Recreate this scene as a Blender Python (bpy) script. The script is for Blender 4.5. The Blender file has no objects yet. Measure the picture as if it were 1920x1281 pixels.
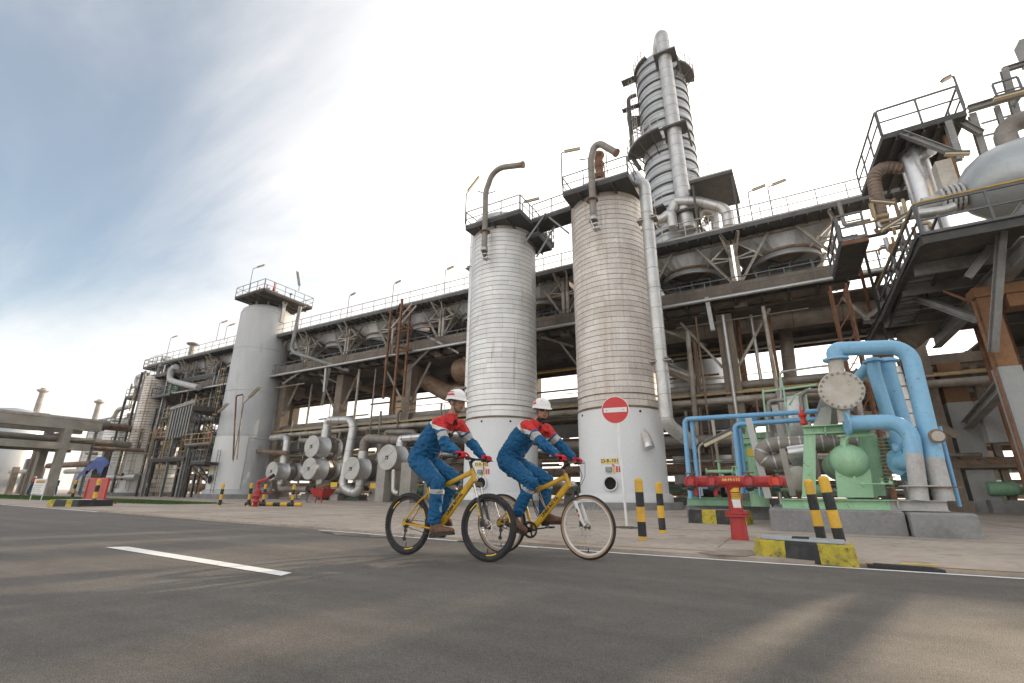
import bpy, math, random
from mathutils import Vector, Matrix, noise as mnoise
random.seed(7)
R = math.radians
scene = bpy.context.scene
col = scene.collection
# ------------------------------------------------------------------ camera
CAM_H = 0.70
PITCH, ROLL, YAW, FPX = R(17.95), R(0.42), R(29.4), 875.0
_f = Vector((-math.sin(YAW)*math.cos(PITCH), math.cos(YAW)*math.cos(PITCH), math.sin(PITCH)))
_r = Vector((math.cos(YAW), math.sin(YAW), 0))
_u = _r.cross(_f)
RGT = _r*math.cos(ROLL) + _u*math.sin(ROLL)
UPV = -_r*math.sin(ROLL) + _u*math.cos(ROLL)
FWD = _f
cam_data = bpy.data.cameras.new('camera')
cam = bpy.data.objects.new('camera', cam_data); col.objects.link(cam)
cam_data.sensor_width = 36.0; cam_data.lens = FPX/1920*36
cam_data.clip_start = 0.05; cam_data.clip_end = 3000
cam.matrix_world = Matrix(((RGT.x, UPV.x, -FWD.x, 0), (RGT.y, UPV.y, -FWD.y, 0), (RGT.z, UPV.z, -FWD.z, CAM_H), (0, 0, 0, 1)))
scene.camera = cam
# ------------------------------------------------------------------ sky, sun, exposure
SUN_EL, SUN_AZ = R(15.7), R(16.0)        # azimuth measured from +Y towards +X
SUN_DIR = Vector((math.sin(SUN_AZ)*math.cos(SUN_EL), math.cos(SUN_AZ)*math.cos(SUN_EL), math.sin(SUN_EL)))
world = bpy.data.worlds.new('World'); scene.world = world; world.use_nodes = True
nt = world.node_tree; nt.nodes.clear()
def wn(t, **k):
    n = nt.nodes.new(t)
    for a, b in k.items(): setattr(n, a, b)
    return n
def wl(a, b): nt.links.new(a, b)
def wmath(op, a, b=None, clamp=False):
    n = wn('ShaderNodeMath', operation=op, use_clamp=clamp)
    for i, x in enumerate((a, b)):
        if x is None: continue
        if isinstance(x, (int, float)): n.inputs[i].default_value = x
        else: wl(x, n.inputs[i])
    return n.outputs[0]
sky = wn('ShaderNodeTexSky', sky_type='NISHITA', sun_disc=False, sun_elevation=SUN_EL, sun_rotation=SUN_AZ,
         altitude=0, air_density=1.0, dust_density=1.5, ozone_density=1.5)
tc = wn('ShaderNodeTexCoord')
sep = wn('ShaderNodeSeparateXYZ'); wl(tc.outputs['Generated'], sep.inputs[0])
zz = wmath('ADD', wmath('MAXIMUM', sep.outputs[2], 0.0), 0.22)
px_ = wmath('DIVIDE', sep.outputs[0], zz); py_ = wmath('DIVIDE', sep.outputs[1], zz)
cmb = wn('ShaderNodeCombineXYZ'); wl(px_, cmb.inputs[0]); wl(py_, cmb.inputs[1])
mp = wn('ShaderNodeMapping'); mp.inputs['Rotation'].default_value = (0, 0, R(-38)); mp.inputs['Scale'].default_value = (0.55, 1.5, 1)
mp.inputs['Location'].default_value = (1.3, 0.4, 0)
wl(cmb.outputs[0], mp.inputs[0])
n1 = wn('ShaderNodeTexNoise'); n1.inputs['Scale'].default_value = 1.15; n1.inputs['Detail'].default_value = 9; n1.inputs['Roughness'].default_value = 0.6; n1.inputs['Distortion'].default_value = 0.5
wl(mp.outputs[0], n1.inputs['Vector'])
# haze and thin cloud thicken towards the sun and the horizon, and behind the camera as added fill
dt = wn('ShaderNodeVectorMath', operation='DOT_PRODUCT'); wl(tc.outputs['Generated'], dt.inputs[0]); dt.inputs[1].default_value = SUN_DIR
def wramp(x, pts):      # smooth curve through (position, value) pairs
    fc = wn('ShaderNodeFloatCurve'); c = fc.mapping.curves[0]
    fc.mapping.use_clip = False
    for i, (a, b) in enumerate(pts):
        if i < 2: c.points[i].location = (a, b)
        else: c.points.new(a, b)
    fc.mapping.update(); wl(x, fc.inputs['Value']); return fc
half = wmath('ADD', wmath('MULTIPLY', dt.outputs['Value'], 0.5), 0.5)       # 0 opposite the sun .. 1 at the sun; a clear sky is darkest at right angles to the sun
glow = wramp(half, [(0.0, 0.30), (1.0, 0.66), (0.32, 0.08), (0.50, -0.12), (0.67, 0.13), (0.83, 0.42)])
hor = wn('ShaderNodeMapRange', interpolation_type='SMOOTHSTEP'); wl(sep.outputs[2], hor.inputs[0])
hor.inputs[1].default_value = 0.0; hor.inputs[2].default_value = 0.42; hor.inputs[3].default_value = 0.55; hor.inputs[4].default_value = 0.0
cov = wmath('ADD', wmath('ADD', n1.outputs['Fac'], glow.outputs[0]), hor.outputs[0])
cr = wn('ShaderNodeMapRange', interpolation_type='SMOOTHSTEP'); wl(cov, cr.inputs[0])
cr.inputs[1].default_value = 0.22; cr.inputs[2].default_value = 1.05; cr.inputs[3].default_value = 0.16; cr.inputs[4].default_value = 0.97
# cloud brightness rises near the sun; also raised opposite it to light camera-facing sides
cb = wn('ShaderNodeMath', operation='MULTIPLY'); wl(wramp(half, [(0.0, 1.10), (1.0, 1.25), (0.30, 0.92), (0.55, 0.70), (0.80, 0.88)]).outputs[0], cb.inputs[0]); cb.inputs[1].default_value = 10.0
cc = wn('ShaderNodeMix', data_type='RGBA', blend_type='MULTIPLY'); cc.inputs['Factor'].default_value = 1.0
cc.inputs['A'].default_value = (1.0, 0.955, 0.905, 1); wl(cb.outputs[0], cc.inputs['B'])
skm = wn('ShaderNodeMix', data_type='RGBA', blend_type='MULTIPLY'); skm.inputs['Factor'].default_value = 1.0
wl(sky.outputs[0], skm.inputs['A']); skm.inputs['B'].default_value = (0.68, 0.90, 0.95, 1)
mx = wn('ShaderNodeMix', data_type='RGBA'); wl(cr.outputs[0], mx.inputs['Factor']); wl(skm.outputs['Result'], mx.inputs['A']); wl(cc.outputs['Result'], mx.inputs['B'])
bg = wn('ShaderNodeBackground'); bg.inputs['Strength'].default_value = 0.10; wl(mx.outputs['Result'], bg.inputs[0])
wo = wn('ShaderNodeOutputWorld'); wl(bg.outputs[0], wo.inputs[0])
sun_data = bpy.data.lights.new('sun', 'SUN'); sun_data.energy = 2.7; sun_data.angle = R(1.2); sun_data.color = (1.0, 0.80, 0.56)
sun = bpy.data.objects.new('sun', sun_data); col.objects.link(sun)
sun.rotation_euler = (-SUN_DIR).to_track_quat('-Z', 'Y').to_euler()
vs = scene.view_settings; vs.view_transform = 'Standard'; vs.look = 'None'; vs.gamma = 1.0; vs.use_curve_mapping = False
vs.exposure = 1.05
scene.cycles.max_bounces = 6; scene.cycles.diffuse_bounces = 4; scene.cycles.glossy_bounces = 3
# ------------------------------------------------------------------ pixel helpers (photo pixel -> place in the world)
def _ray(x, y): return FWD + RGT*((x-960)/FPX) - UPV*((y-640.5)/FPX)
def at(x, y, Y):
    d = _ray(x, y); t = Y/d.y; return Vector((d.x*t, Y, CAM_H+d.z*t))
def atx(x, y, X):
    d = _ray(x, y); t = X/d.x; return Vector((X, d.y*t, CAM_H+d.z*t))
def gd(x, y, z=0.0):
    d = _ray(x, y); t = (z-CAM_H)/d.z; return Vector((d.x*t, d.y*t, z))
V = Vector
# ------------------------------------------------------------------ mesh builder
def frame(d):
    d = d.normalized()
    a = Vector((0, 0, 1)) if abs(d.z) < 0.95 else Vector((1, 0, 0))
    s = a.cross(d).normalized(); return s, d.cross(s)
class MB:
    def __init__(s): s.v = []; s.f = []; s.sm = []
    def add(s, vs, fs, smooth=False):
        o = len(s.v); s.v += [Vector(p) for p in vs]
        for f in fs: s.f.append([i+o for i in f]); s.sm.append(smooth)
        return s
    def box(s, c, size, rz=0.0, M=None):
        hx, hy, hz = size[0]/2, size[1]/2, size[2]/2
        vs = [Vector((x*hx, y*hy, z*hz)) for z in (-1, 1) for y in (-1, 1) for x in (-1, 1)]
        if M is None and rz: M = Matrix.Rotation(rz, 3, 'Z')
        if M is not None: vs = [M @ v for v in vs]
        c = Vector(c)
        return s.add([v+c for v in vs], [(0, 2, 3, 1), (4, 5, 7, 6), (0, 1, 5, 4), (2, 6, 7, 3), (0, 4, 6, 2), (1, 3, 7, 5)])
    def bx(s, x0, x1, y0, y1, z0, z1): return s.box(((x0+x1)/2, (y0+y1)/2, (z0+z1)/2), (abs(x1-x0), abs(y1-y0), abs(z1-z0)))
    def beam(s, a, b, w, h, up=None):
        a, b = Vector(a), Vector(b); d = b-a; L = d.length
        if L < 1e-6: return s
        d /= L
        u = Vector(up) if up else (Vector((0, 0, 1)) if abs(d.z) < 0.95 else Vector((0, 1, 0)))
        x = d.cross(u).normalized(); z = x.cross(d)
        M = Matrix((x, d, z)).transposed()
        return s.box((a+b)/2, (w, L, h), M=M)
    def ibeam(s, a, b, w, h, t=0.02, up=None):
        a, b = Vector(a), Vector(b); d = (b-a).normalized()
        u = Vector(up) if up else (Vector((0, 0, 1)) if abs(d.z) < 0.95 else Vector((0, 1, 0)))
        x = d.cross(u).normalized(); z = x.cross(d)
        o = z*(h/2-t/2)
        s.beam(a+o, b+o, w, t, up=z); s.beam(a-o, b-o, w, t, up=z)
        return s.beam(a, b, t, h-2*t, up=z)
    def cyl(s, a, b, r0, r1=None, n=14, caps=True, smooth=True):
        a, b = Vector(a), Vector(b); r1 = r0 if r1 is None else r1
        x, y = frame(b-a); vs = []
        for p, r in ((a, r0), (b, r1)):
            for i in range(n):
                t = 2*math.pi*i/n; vs.append(p+x*(r*math.cos(t))+y*(r*math.sin(t)))
        s.add(vs, [(i, (i+1) % n, n+(i+1) % n, n+i) for i in range(n)], smooth)
        if caps:
            if r0 > 1e-5: s.add(vs[:n], [tuple(reversed(range(n)))])
            if r1 > 1e-5: s.add(vs[n:], [tuple(range(n))])
        return s
    def tube(s, pts, r, n=10, caps=True, smooth=True):
        pts = [Vector(p) for p in pts]; m = len(pts)
        rr = r if isinstance(r, (list, tuple)) else [r]*m
        t0 = (pts[1]-pts[0]).normalized(); x, y = frame(t0); vs = []
        pt = t0
        for i, p in enumerate(pts):
            t = ((pts[min(i+1, m-1)]-p).normalized()+(p-pts[max(i-1, 0)]).normalized())
            t = t.normalized() if t.length > 1e-6 else pt
            q = pt.rotation_difference(t); x = q @ x; y = q @ y; pt = t
            for k in range(n):
                a = 2*math.pi*k/n; vs.append(p+x*(rr[i]*math.cos(a))+y*(rr[i]*math.sin(a)))
        fs = [(i*n+k, i*n+(k+1) % n, (i+1)*n+(k+1) % n, (i+1)*n+k) for i in range(m-1) for k in range(n)]
        s.add(vs, fs, smooth)
        if caps: s.add(vs[:n], [tuple(reversed(range(n)))]); s.add(vs[-n:], [tuple(range(n))])
        return s
    def lathe(s, prof, c=(0, 0, 0), n=24, axis=None, smooth=True, a0=0.0, a1=2*math.pi):
        c = Vector(c); full = abs(a1-a0-2*math.pi) < 1e-6; k = n if full else n+1
        M = None
        if axis is not None:
            ax = Vector(axis).normalized(); x, y = frame(ax); M = Matrix((x, y, ax)).transposed()
        vs = []
        for r, z in prof:
            for i in range(k):
                t = a0+(a1-a0)*i/n; p = Vector((r*math.cos(t), r*math.sin(t), z))
                vs.append((M @ p if M else p)+c)
        fs = []
        for j in range(len(prof)-1):
            for i in range(n):
                i2 = (i+1) % k if full else i+1
                fs.append((j*k+i, j*k+i2, (j+1)*k+i2, (j+1)*k+i))
        return s.add(vs, fs, smooth)
    def ell(s, c, rad, n=14, m=8, M=None):
        c = Vector(c); vs = []
        for j in range(m+1):
            ph = math.pi*j/m-math.pi/2
            for i in range(n):
                t = 2*math.pi*i/n
                p = Vector((rad[0]*math.cos(ph)*math.cos(t), rad[1]*math.cos(ph)*math.sin(t), rad[2]*math.sin(ph)))
                vs.append((M @ p if M else p)+c)
        fs = [(j*n+i, j*n+(i+1) % n, (j+1)*n+(i+1) % n, (j+1)*n+i) for j in range(m) for i in range(n)]
        return s.add(vs, fs, True)
    def extr(s, poly, vec, smooth=False):
        poly = [Vector(p) for p in poly]; vec = Vector(vec); n = len(poly)
        vs = poly+[p+vec for p in poly]
        s.add(vs, [(i, (i+1) % n, n+(i+1) % n, n+i) for i in range(n)], smooth)
        s.add(poly, [tuple(reversed(range(n)))]); return s.add([p+vec for p in poly], [tuple(range(n))])
    def mesh(s, name, off):
        me = bpy.data.meshes.new(name)
        me.from_pydata([tuple(v-off) for v in s.v], [], s.f)
        me.polygons.foreach_set('use_smooth', s.sm); me.update(); return me
    def build(s, name, mat, parent=None, loc=None):
        if parent is not None: off = wloc(parent)
        elif loc is not None: off = Vector(loc)
        else:
            xs = [v.x for v in s.v]; ys = [v.y for v in s.v]
            off = Vector(((min(xs)+max(xs))/2, (min(ys)+max(ys))/2, min(v.z for v in s.v)))
        o = bpy.data.objects.new(name, s.mesh(name, off)); col.objects.link(o)
        if mat is not None: o.data.materials.append(M_(mat))
        if parent is not None: o.parent = parent
        else: o.location = off
        return o
def wloc(o):
    p = Vector((0, 0, 0))
    while o is not None: p += o.location; o = o.parent
    return p
def fillet(pts, rad, k=6):
    pts = [Vector(p) for p in pts]; out = [pts[0]]
    for i in range(1, len(pts)-1):
        a, b, c = pts[i-1], pts[i], pts[i+1]
        d1 = (a-b); d2 = (c-b); l1, l2 = d1.length, d2.length; d1 /= l1; d2 /= l2
        ang = d1.angle(d2)
        if ang > math.pi-0.02: out.append(b); continue
        cut = min(rad/math.tan(ang/2), l1*0.49, l2*0.49)
        p, q = b+d1*cut, b+d2*cut
        rr = cut*math.tan(ang/2)
        bis = (d1+d2).normalized(); o = b+bis*(rr/math.sin(ang/2))
        u, w = p-o, q-o; th = u.angle(w)
        for j in range(k+1):
            t = j/k; out.append(o+(u*math.sin((1-t)*th)+w*math.sin(t*th))/math.sin(th))
    out.append(pts[-1]); return out
def empty(name, loc=(0, 0, 0), rz=0.0, parent=None):
    o = bpy.data.objects.new(name, None); col.objects.link(o); o.location = loc; o.rotation_euler = (0, 0, rz)
    o.empty_display_size = 0.2
    if parent: o.parent = parent
    return o
def tag(o, label=None, cat=None, group=None, kind=None):
    if label: o['label'] = label
    if cat: o['category'] = cat
    if group: o['group'] = group
    if kind: o['kind'] = kind
    return o
def copy_tree(o, parent=None):
    c = o.copy(); col.objects.link(c)
    if parent: c.parent = parent
    for ch in list(o.children): copy_tree(ch, c)
    return c
# ------------------------------------------------------------------ materials
MATS = {}
def M_(n): return MATS[n] if isinstance(n, str) else n
def mat(name, c, rough=0.6, metal=0.0, c2=None, scale=2.0, lo=0.45, hi=0.65, streak=1.0, bump=0.0, bscale=30.0,
        c3=None, s3=6.0, lo3=0.6, hi3=0.7, spec=0.5, fine=0.12, emit=None, space='world', alpha=None, orand=0.0, run=None, grain=0.0, lane=0.0):
    m = bpy.data.materials.new(name); m.use_nodes = True; t = m.node_tree; nd = t.nodes; L = t.links
    b = nd['Principled BSDF']; b.inputs['Roughness'].default_value = rough; b.inputs['Metallic'].default_value = metal
    b.inputs['Specular IOR Level'].default_value = spec
    if space == 'world': src = nd.new('ShaderNodeNewGeometry').outputs['Position']
    else: src = nd.new('ShaderNodeTexCoord').outputs['Object']
    mpn = nd.new('ShaderNodeMapping'); mpn.inputs['Scale'].default_value = (1, 1, 1/streak); L.new(src, mpn.inputs[0])
    def ns(sc, det=5, vec=None):
        n = nd.new('ShaderNodeTexNoise'); n.inputs['Scale'].default_value = sc; n.inputs['Detail'].default_value = det; n.inputs['Roughness'].default_value = 0.62
        L.new(vec or mpn.outputs[0], n.inputs['Vector']); return n.outputs['Fac']
    def mr(x, a, bb, lo_=0.0, hi_=1.0):
        n = nd.new('ShaderNodeMapRange'); L.new(x, n.inputs[0]); n.inputs[1].default_value = a; n.inputs[2].default_value = bb
        n.inputs[3].default_value = lo_; n.inputs[4].default_value = hi_; return n.outputs[0]
    def mixc(fac, a, bb, mode='MIX'):
        n = nd.new('ShaderNodeMix'); n.data_type = 'RGBA'; n.blend_type = mode
        for sk, x in (('Factor', fac), ('A', a), ('B', bb)):
            if hasattr(x, 'links'): L.new(x, n.inputs[sk])
            elif isinstance(x, (int, float)): n.inputs[sk].default_value = x
            else: n.inputs[sk].default_value = (*x, 1)
        return n.outputs['Result']
    cur = tuple(c)
    if c2: cur = mixc(mr(ns(scale), lo, hi), cur, tuple(c2))
    if c3: cur = mixc(mr(ns(s3, 7), lo3, hi3), cur, tuple(c3))
    if run:     # long vertical stains
        mp2 = nd.new('ShaderNodeMapping'); mp2.inputs['Scale'].default_value = (1, 1, 0.05); L.new(src, mp2.inputs[0])
        cur = mixc(mr(ns(run[1], 4, mp2.outputs[0]), run[2], run[3], 0, run[4]), cur, tuple(run[0]))
    if orand:   # every piece a slightly different tone
        oi = nd.new('ShaderNodeObjectInfo'); cur = mixc(1.0, cur, mr(oi.outputs['Random'], 0, 1, 1-orand, 1+orand*0.6), 'MULTIPLY')
    if grain:
        cur = mixc(1.0, cur, mr(ns(170, 2, src), 0.32, 0.68, 1-grain, 1+grain), 'MULTIPLY')
    if lane:    # faint wear along the driving direction
        mp3 = nd.new('ShaderNodeMapping'); mp3.inputs['Scale'].default_value = (0.06, 1.3, 1); L.new(src, mp3.inputs[0])
        cur = mixc(1.0, cur, mr(ns(1.6, 5, mp3.outputs[0]), 0.3, 0.7, 1-lane, 1+lane), 'MULTIPLY')
        cur = mixc(1.0, cur, mr(ns(42, 3, src), 0.3, 0.7, 1-lane*1.3, 1+lane*1.3), 'MULTIPLY')
    if fine:
        f = mr(ns(scale*9+3, 3, src), 0.3, 0.7, 1-fine, 1+fine)
        cur = mixc(1.0, cur, f, 'MULTIPLY')
    if hasattr(cur, 'links'): L.new(cur, b.inputs['Base Color'])
    else: b.inputs['Base Color'].default_value = (*cur, 1)
    rn = mr(ns(scale*2.3), 0.3, 0.7, max(0, rough-0.1), min(1, rough+0.1)); L.new(rn, b.inputs['Roughness'])
    if bump:
        bn = nd.new('ShaderNodeBump'); bn.inputs['Strength'].default_value = min(1, bump); bn.inputs['Distance'].default_value = 0.02*max(1, bump)
        L.new(ns(bscale, 4, src), bn.inputs['Height']); L.new(bn.outputs[0], b.inputs['Normal'])
    if emit: b.inputs['Emission Color'].default_value = (*emit[:3], 1); b.inputs['Emission Strength'].default_value = emit[3]
    MATS[name] = m; return m
RUST = (0.16, 0.065, 0.03)
mat('asphalt', (0.142, 0.129, 0.115), 0.88, c2=(0.172, 0.157, 0.139), scale=0.35, lo=0.35, hi=0.7, bump=0.9, bscale=150, c3=(0.118, 0.107, 0.096), s3=1.1, lo3=0.5, hi3=0.8, fine=0.10, grain=0.6, lane=0.16)
mat('apron_concrete', (0.43, 0.365, 0.305), 0.85, c2=(0.32, 0.268, 0.22), scale=0.5, lo=0.4, hi=0.7, bump=0.35, bscale=40, c3=(0.20, 0.165, 0.135), s3=2.2, lo3=0.56, hi3=0.72)
mat('plinth_concrete', (0.26, 0.26, 0.255), 0.85, c2=(0.19, 0.185, 0.18), scale=1.6, lo=0.4, hi=0.7, bump=0.4, bscale=25, c3=(0.16, 0.13, 0.10), s3=3.0, lo3=0.6, hi3=0.75)
mat('old_concrete', (0.25, 0.205, 0.16), 0.88, c2=(0.14, 0.115, 0.093), scale=0.8, lo=0.38, hi=0.66, bump=0.4, bscale=12, c3=(0.28, 0.235, 0.19), s3=2.5, lo3=0.6, hi3=0.72, streak=1.8)
mat('pale_concrete', (0.36, 0.34, 0.31), 0.85, c2=(0.26, 0.24, 0.21), scale=0.9, lo=0.4, hi=0.65, bump=0.3, bscale=18)
mat('grass', (0.05, 0.11, 0.02), 0.8, c2=(0.09, 0.14, 0.03), scale=1.2)
mat('white_paint', (0.67, 0.675, 0.665), 0.55, c2=(0.63, 0.64, 0.63), scale=0.7, lo=0.45, hi=0.7, streak=3, bump=0.08, bscale=9, c3=(0.52, 0.50, 0.46), s3=2.6, lo3=0.68, hi3=0.8, fine=0.04)
mat('road_paint', (0.78, 0.77, 0.74), 0.6, c2=(0.55, 0.53, 0.50), scale=7, lo=0.55, hi=0.7, fine=0.08)
mat('orange_line', (0.55, 0.27, 0.05), 0.7, c2=(0.36, 0.26, 0.17), scale=5, lo=0.42, hi=0.58)
mat('cladding', (0.77, 0.77, 0.75), 0.5, 0.3, orand=0.10, run=((0.34, 0.22, 0.13), 3.2, 0.60, 0.78, 0.75), c2=(0.66, 0.66, 0.65), scale=1.2, lo=0.4, hi=0.7, streak=3, c3=(0.42, 0.36, 0.29), s3=1.4, lo3=0.66, hi3=0.82, bump=0.12, bscale=8, fine=0.05)
mat('cladding_worn', (0.71, 0.675, 0.63), 0.55, 0.25, orand=0.10, run=((0.36, 0.24, 0.16), 2.6, 0.54, 0.78, 0.6), c2=(0.57, 0.515, 0.46), scale=1.0, lo=0.35, hi=0.65, streak=2.2, c3=(0.36, 0.24, 0.16), s3=1.3, lo3=0.66, hi3=0.82, bump=0.15, bscale=9, fine=0.12)
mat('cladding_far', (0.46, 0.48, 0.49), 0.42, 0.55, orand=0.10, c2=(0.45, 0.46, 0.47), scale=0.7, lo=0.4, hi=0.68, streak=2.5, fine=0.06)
mat('seam_rust', (0.17, 0.105, 0.06), 0.85, c2=(0.25, 0.20, 0.15), scale=2.5)
mat('shell_grey', (0.50, 0.505, 0.50), 0.55, 0.12, c2=(0.43, 0.435, 0.43), scale=0.5, lo=0.4, hi=0.65, streak=3.5, c3=(0.33, 0.335, 0.335), s3=0.9, lo3=0.6, hi3=0.75, fine=0.05)
mat('pipe_silver', (0.55, 0.55, 0.54), 0.42, 0.65, c2=(0.44, 0.43, 0.41), scale=1.2, lo=0.4, hi=0.7, streak=1.0, c3=(0.33, 0.25, 0.18), s3=1.8, lo3=0.68, hi3=0.8)
mat('pipe_dull', (0.31, 0.285, 0.255), 0.6, 0.3, c2=(0.20, 0.175, 0.15), scale=0.9, lo=0.35, hi=0.65, c3=(0.15, 0.085, 0.05), s3=1.5, lo3=0.6, hi3=0.75)
mat('pipe_rusty', (0.19, 0.115, 0.07), 0.75, 0.1, c2=(0.27, 0.20, 0.15), scale=1.4, lo=0.4, hi=0.65, c3=(0.11, 0.05, 0.025), s3=2.5, lo3=0.55, hi3=0.7)
mat('steel_dark', (0.055, 0.057, 0.055), 0.65, 0.1, c2=(0.085, 0.078, 0.068), scale=1.5, c3=(0.10, 0.06, 0.04), s3=3, lo3=0.62, hi3=0.75)
mat('steel_grey', (0.28, 0.285, 0.28), 0.6, 0.1, c2=(0.20, 0.19, 0.175), scale=1.3, lo=0.4, hi=0.65, c3=(0.15, 0.08, 0.045), s3=2.6, lo3=0.63, hi3=0.75)
mat('truss_grey', (0.44, 0.405, 0.355), 0.6, 0.15, c2=(0.24, 0.21, 0.175), scale=1.0, lo=0.4, hi=0.65, c3=(0.17, 0.09, 0.05), s3=2.3, lo3=0.6, hi3=0.74)
mat('plenum_grey', (0.44, 0.455, 0.46), 0.5, 0.25, c2=(0.31, 0.32, 0.325), scale=0.8, lo=0.38, hi=0.66, streak=2, c3=(0.17, 0.12, 0.09), s3=1.3, lo3=0.64, hi3=0.8)
mat('rust', (0.17, 0.075, 0.038), 0.8, c2=(0.24, 0.13, 0.075), scale=2.2, c3=(0.13, 0.05, 0.03), s3=4, lo3=0.55, hi3=0.7)
mat('louvre_rust', (0.23, 0.15, 0.10), 0.8, c2=(0.32, 0.25, 0.19), scale=1.2, lo=0.4, hi=0.65)
mat('walk_grey', (0.11, 0.11, 0.107), 0.65, 0.15, c2=(0.075, 0.072, 0.066), scale=1.1)
mat('soot', (0.038, 0.036, 0.033), 0.85, c2=(0.065, 0.056, 0.048), scale=1.0)
mat('rail_grey', (0.13, 0.135, 0.14), 0.55, 0.2, fine=0.1)
mat('rail_pale', (0.40, 0.395, 0.38), 0.5, 0.3, c2=(0.30, 0.24, 0.19), scale=2, lo=0.5, hi=0.7)
mat('rail_tan', (0.42, 0.33, 0.20), 0.6, c2=(0.30, 0.20, 0.11), scale=2)
mat('rail_yellow', (0.50, 0.33, 0.08), 0.55, c2=(0.32, 0.19, 0.06), scale=3)
mat('lamp_body', (0.10, 0.10, 0.09), 0.6)
mat('lamp_lens', (0.66, 0.55, 0.36), 0.4, c2=(0.55, 0.46, 0.32), scale=3)
mat('blue_paint', (0.22, 0.46, 0.66), 0.42, c2=(0.25, 0.50, 0.70), scale=1.5, fine=0.05, c3=(0.26, 0.22, 0.18), s3=8, lo3=0.635, hi3=0.70, run=((0.17, 0.33, 0.46), 5, 0.56, 0.75, 0.5))
mat('blue_pipe', (0.16, 0.38, 0.62), 0.42, c2=(0.20, 0.44, 0.66), scale=2, fine=0.05)
mat('green_paint', (0.33, 0.56, 0.35), 0.45, c2=(0.30, 0.52, 0.32), scale=1.6, fine=0.06, c3=(0.24, 0.16, 0.09), s3=8, lo3=0.635, hi3=0.70, run=((0.23, 0.36, 0.22), 5, 0.55, 0.75, 0.6))
mat('green_dark', (0.22, 0.40, 0.26), 0.5, c2=(0.16, 0.28, 0.18), scale=2)
mat('channel_grey', (0.56, 0.53, 0.47), 0.6, c2=(0.46, 0.42, 0.36), scale=2.5, lo=0.4, hi=0.6, fine=0.05, c3=(0.36, 0.30, 0.24), s3=9, lo3=0.62, hi3=0.7)
mat('vessel_grey', (0.42, 0.45, 0.46), 0.42, 0.35, c2=(0.36, 0.38, 0.38), scale=0.8, fine=0.04)
mat('leg_grey', (0.47, 0.47, 0.46), 0.6, c2=(0.40, 0.39, 0.37), scale=2)
mat('red_paint', (0.43, 0.036, 0.034), 0.45, c2=(0.34, 0.035, 0.035), scale=3, fine=0.06, c3=(0.30, 0.04, 0.03), s3=6, lo3=0.62, hi3=0.75)
mat('red_bright', (0.60, 0.05, 0.02), 0.4, fine=0.05)
mat('sign_red', (0.58, 0.03, 0.035), 0.4, fine=0.03)
mat('plain_white', (0.78, 0.78, 0.76), 0.5, fine=0.03, c2=(0.70, 0.70, 0.68), scale=5)
mat('yellow_paint', (0.72, 0.43, 0.04), 0.5, c2=(0.60, 0.35, 0.05), scale=4, fine=0.08, c3=(0.28, 0.19, 0.07), s3=11, lo3=0.66, hi3=0.76)
mat('yellow_mossy', (0.52, 0.42, 0.04), 0.75, c2=(0.30, 0.25, 0.05), scale=7, lo=0.42, hi=0.62, bump=0.3, bscale=60, c3=(0.07, 0.07, 0.03), s3=14, lo3=0.56, hi3=0.7)
mat('black_paint', (0.018, 0.019, 0.02), 0.55, c2=(0.05, 0.05, 0.05), scale=5, lo=0.5, hi=0.7)
mat('black_plastic', (0.02, 0.02, 0.022), 0.4, fine=0.05)
mat('hole_black', (0.004, 0.004, 0.004), 0.9, fine=0)
mat('plate_steel', (0.42, 0.47, 0.50), 0.45, 0.4, c2=(0.33, 0.36, 0.38), scale=4)
mat('orange_column', (0.27, 0.145, 0.07), 0.85, c2=(0.18, 0.095, 0.05), scale=0.9, lo=0.38, hi=0.65, bump=0.2, bscale=10, c3=(0.15, 0.07, 0.035), s3=2, lo3=0.64, hi3=0.78, streak=2)
mat('column_grey', (0.33, 0.34, 0.335), 0.7, c2=(0.27, 0.27, 0.265), scale=0.8, streak=2, fine=0.06)
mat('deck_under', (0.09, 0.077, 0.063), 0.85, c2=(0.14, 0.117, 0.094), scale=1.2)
mat('plastic_blue', (0.02, 0.055, 0.22), 0.5, c2=(0.02, 0.05, 0.22), scale=3)
mat('label_yellow', (0.80, 0.52, 0.05), 0.5, fine=0.03)
mat('label_pale', (0.80, 0.62, 0.22), 0.5, fine=0.03)
mat('gravel', (0.10, 0.085, 0.07), 0.9, c2=(0.22, 0.20, 0.17), scale=22, bump=0.8, bscale=60)
mat('steel_bright', (0.58, 0.58, 0.58), 0.32, 0.8, fine=0.02)
mat('chrome', (0.62, 0.60, 0.57), 0.3, 0.95, fine=0.05, c2=(0.45, 0.38, 0.3), scale=12)
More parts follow.
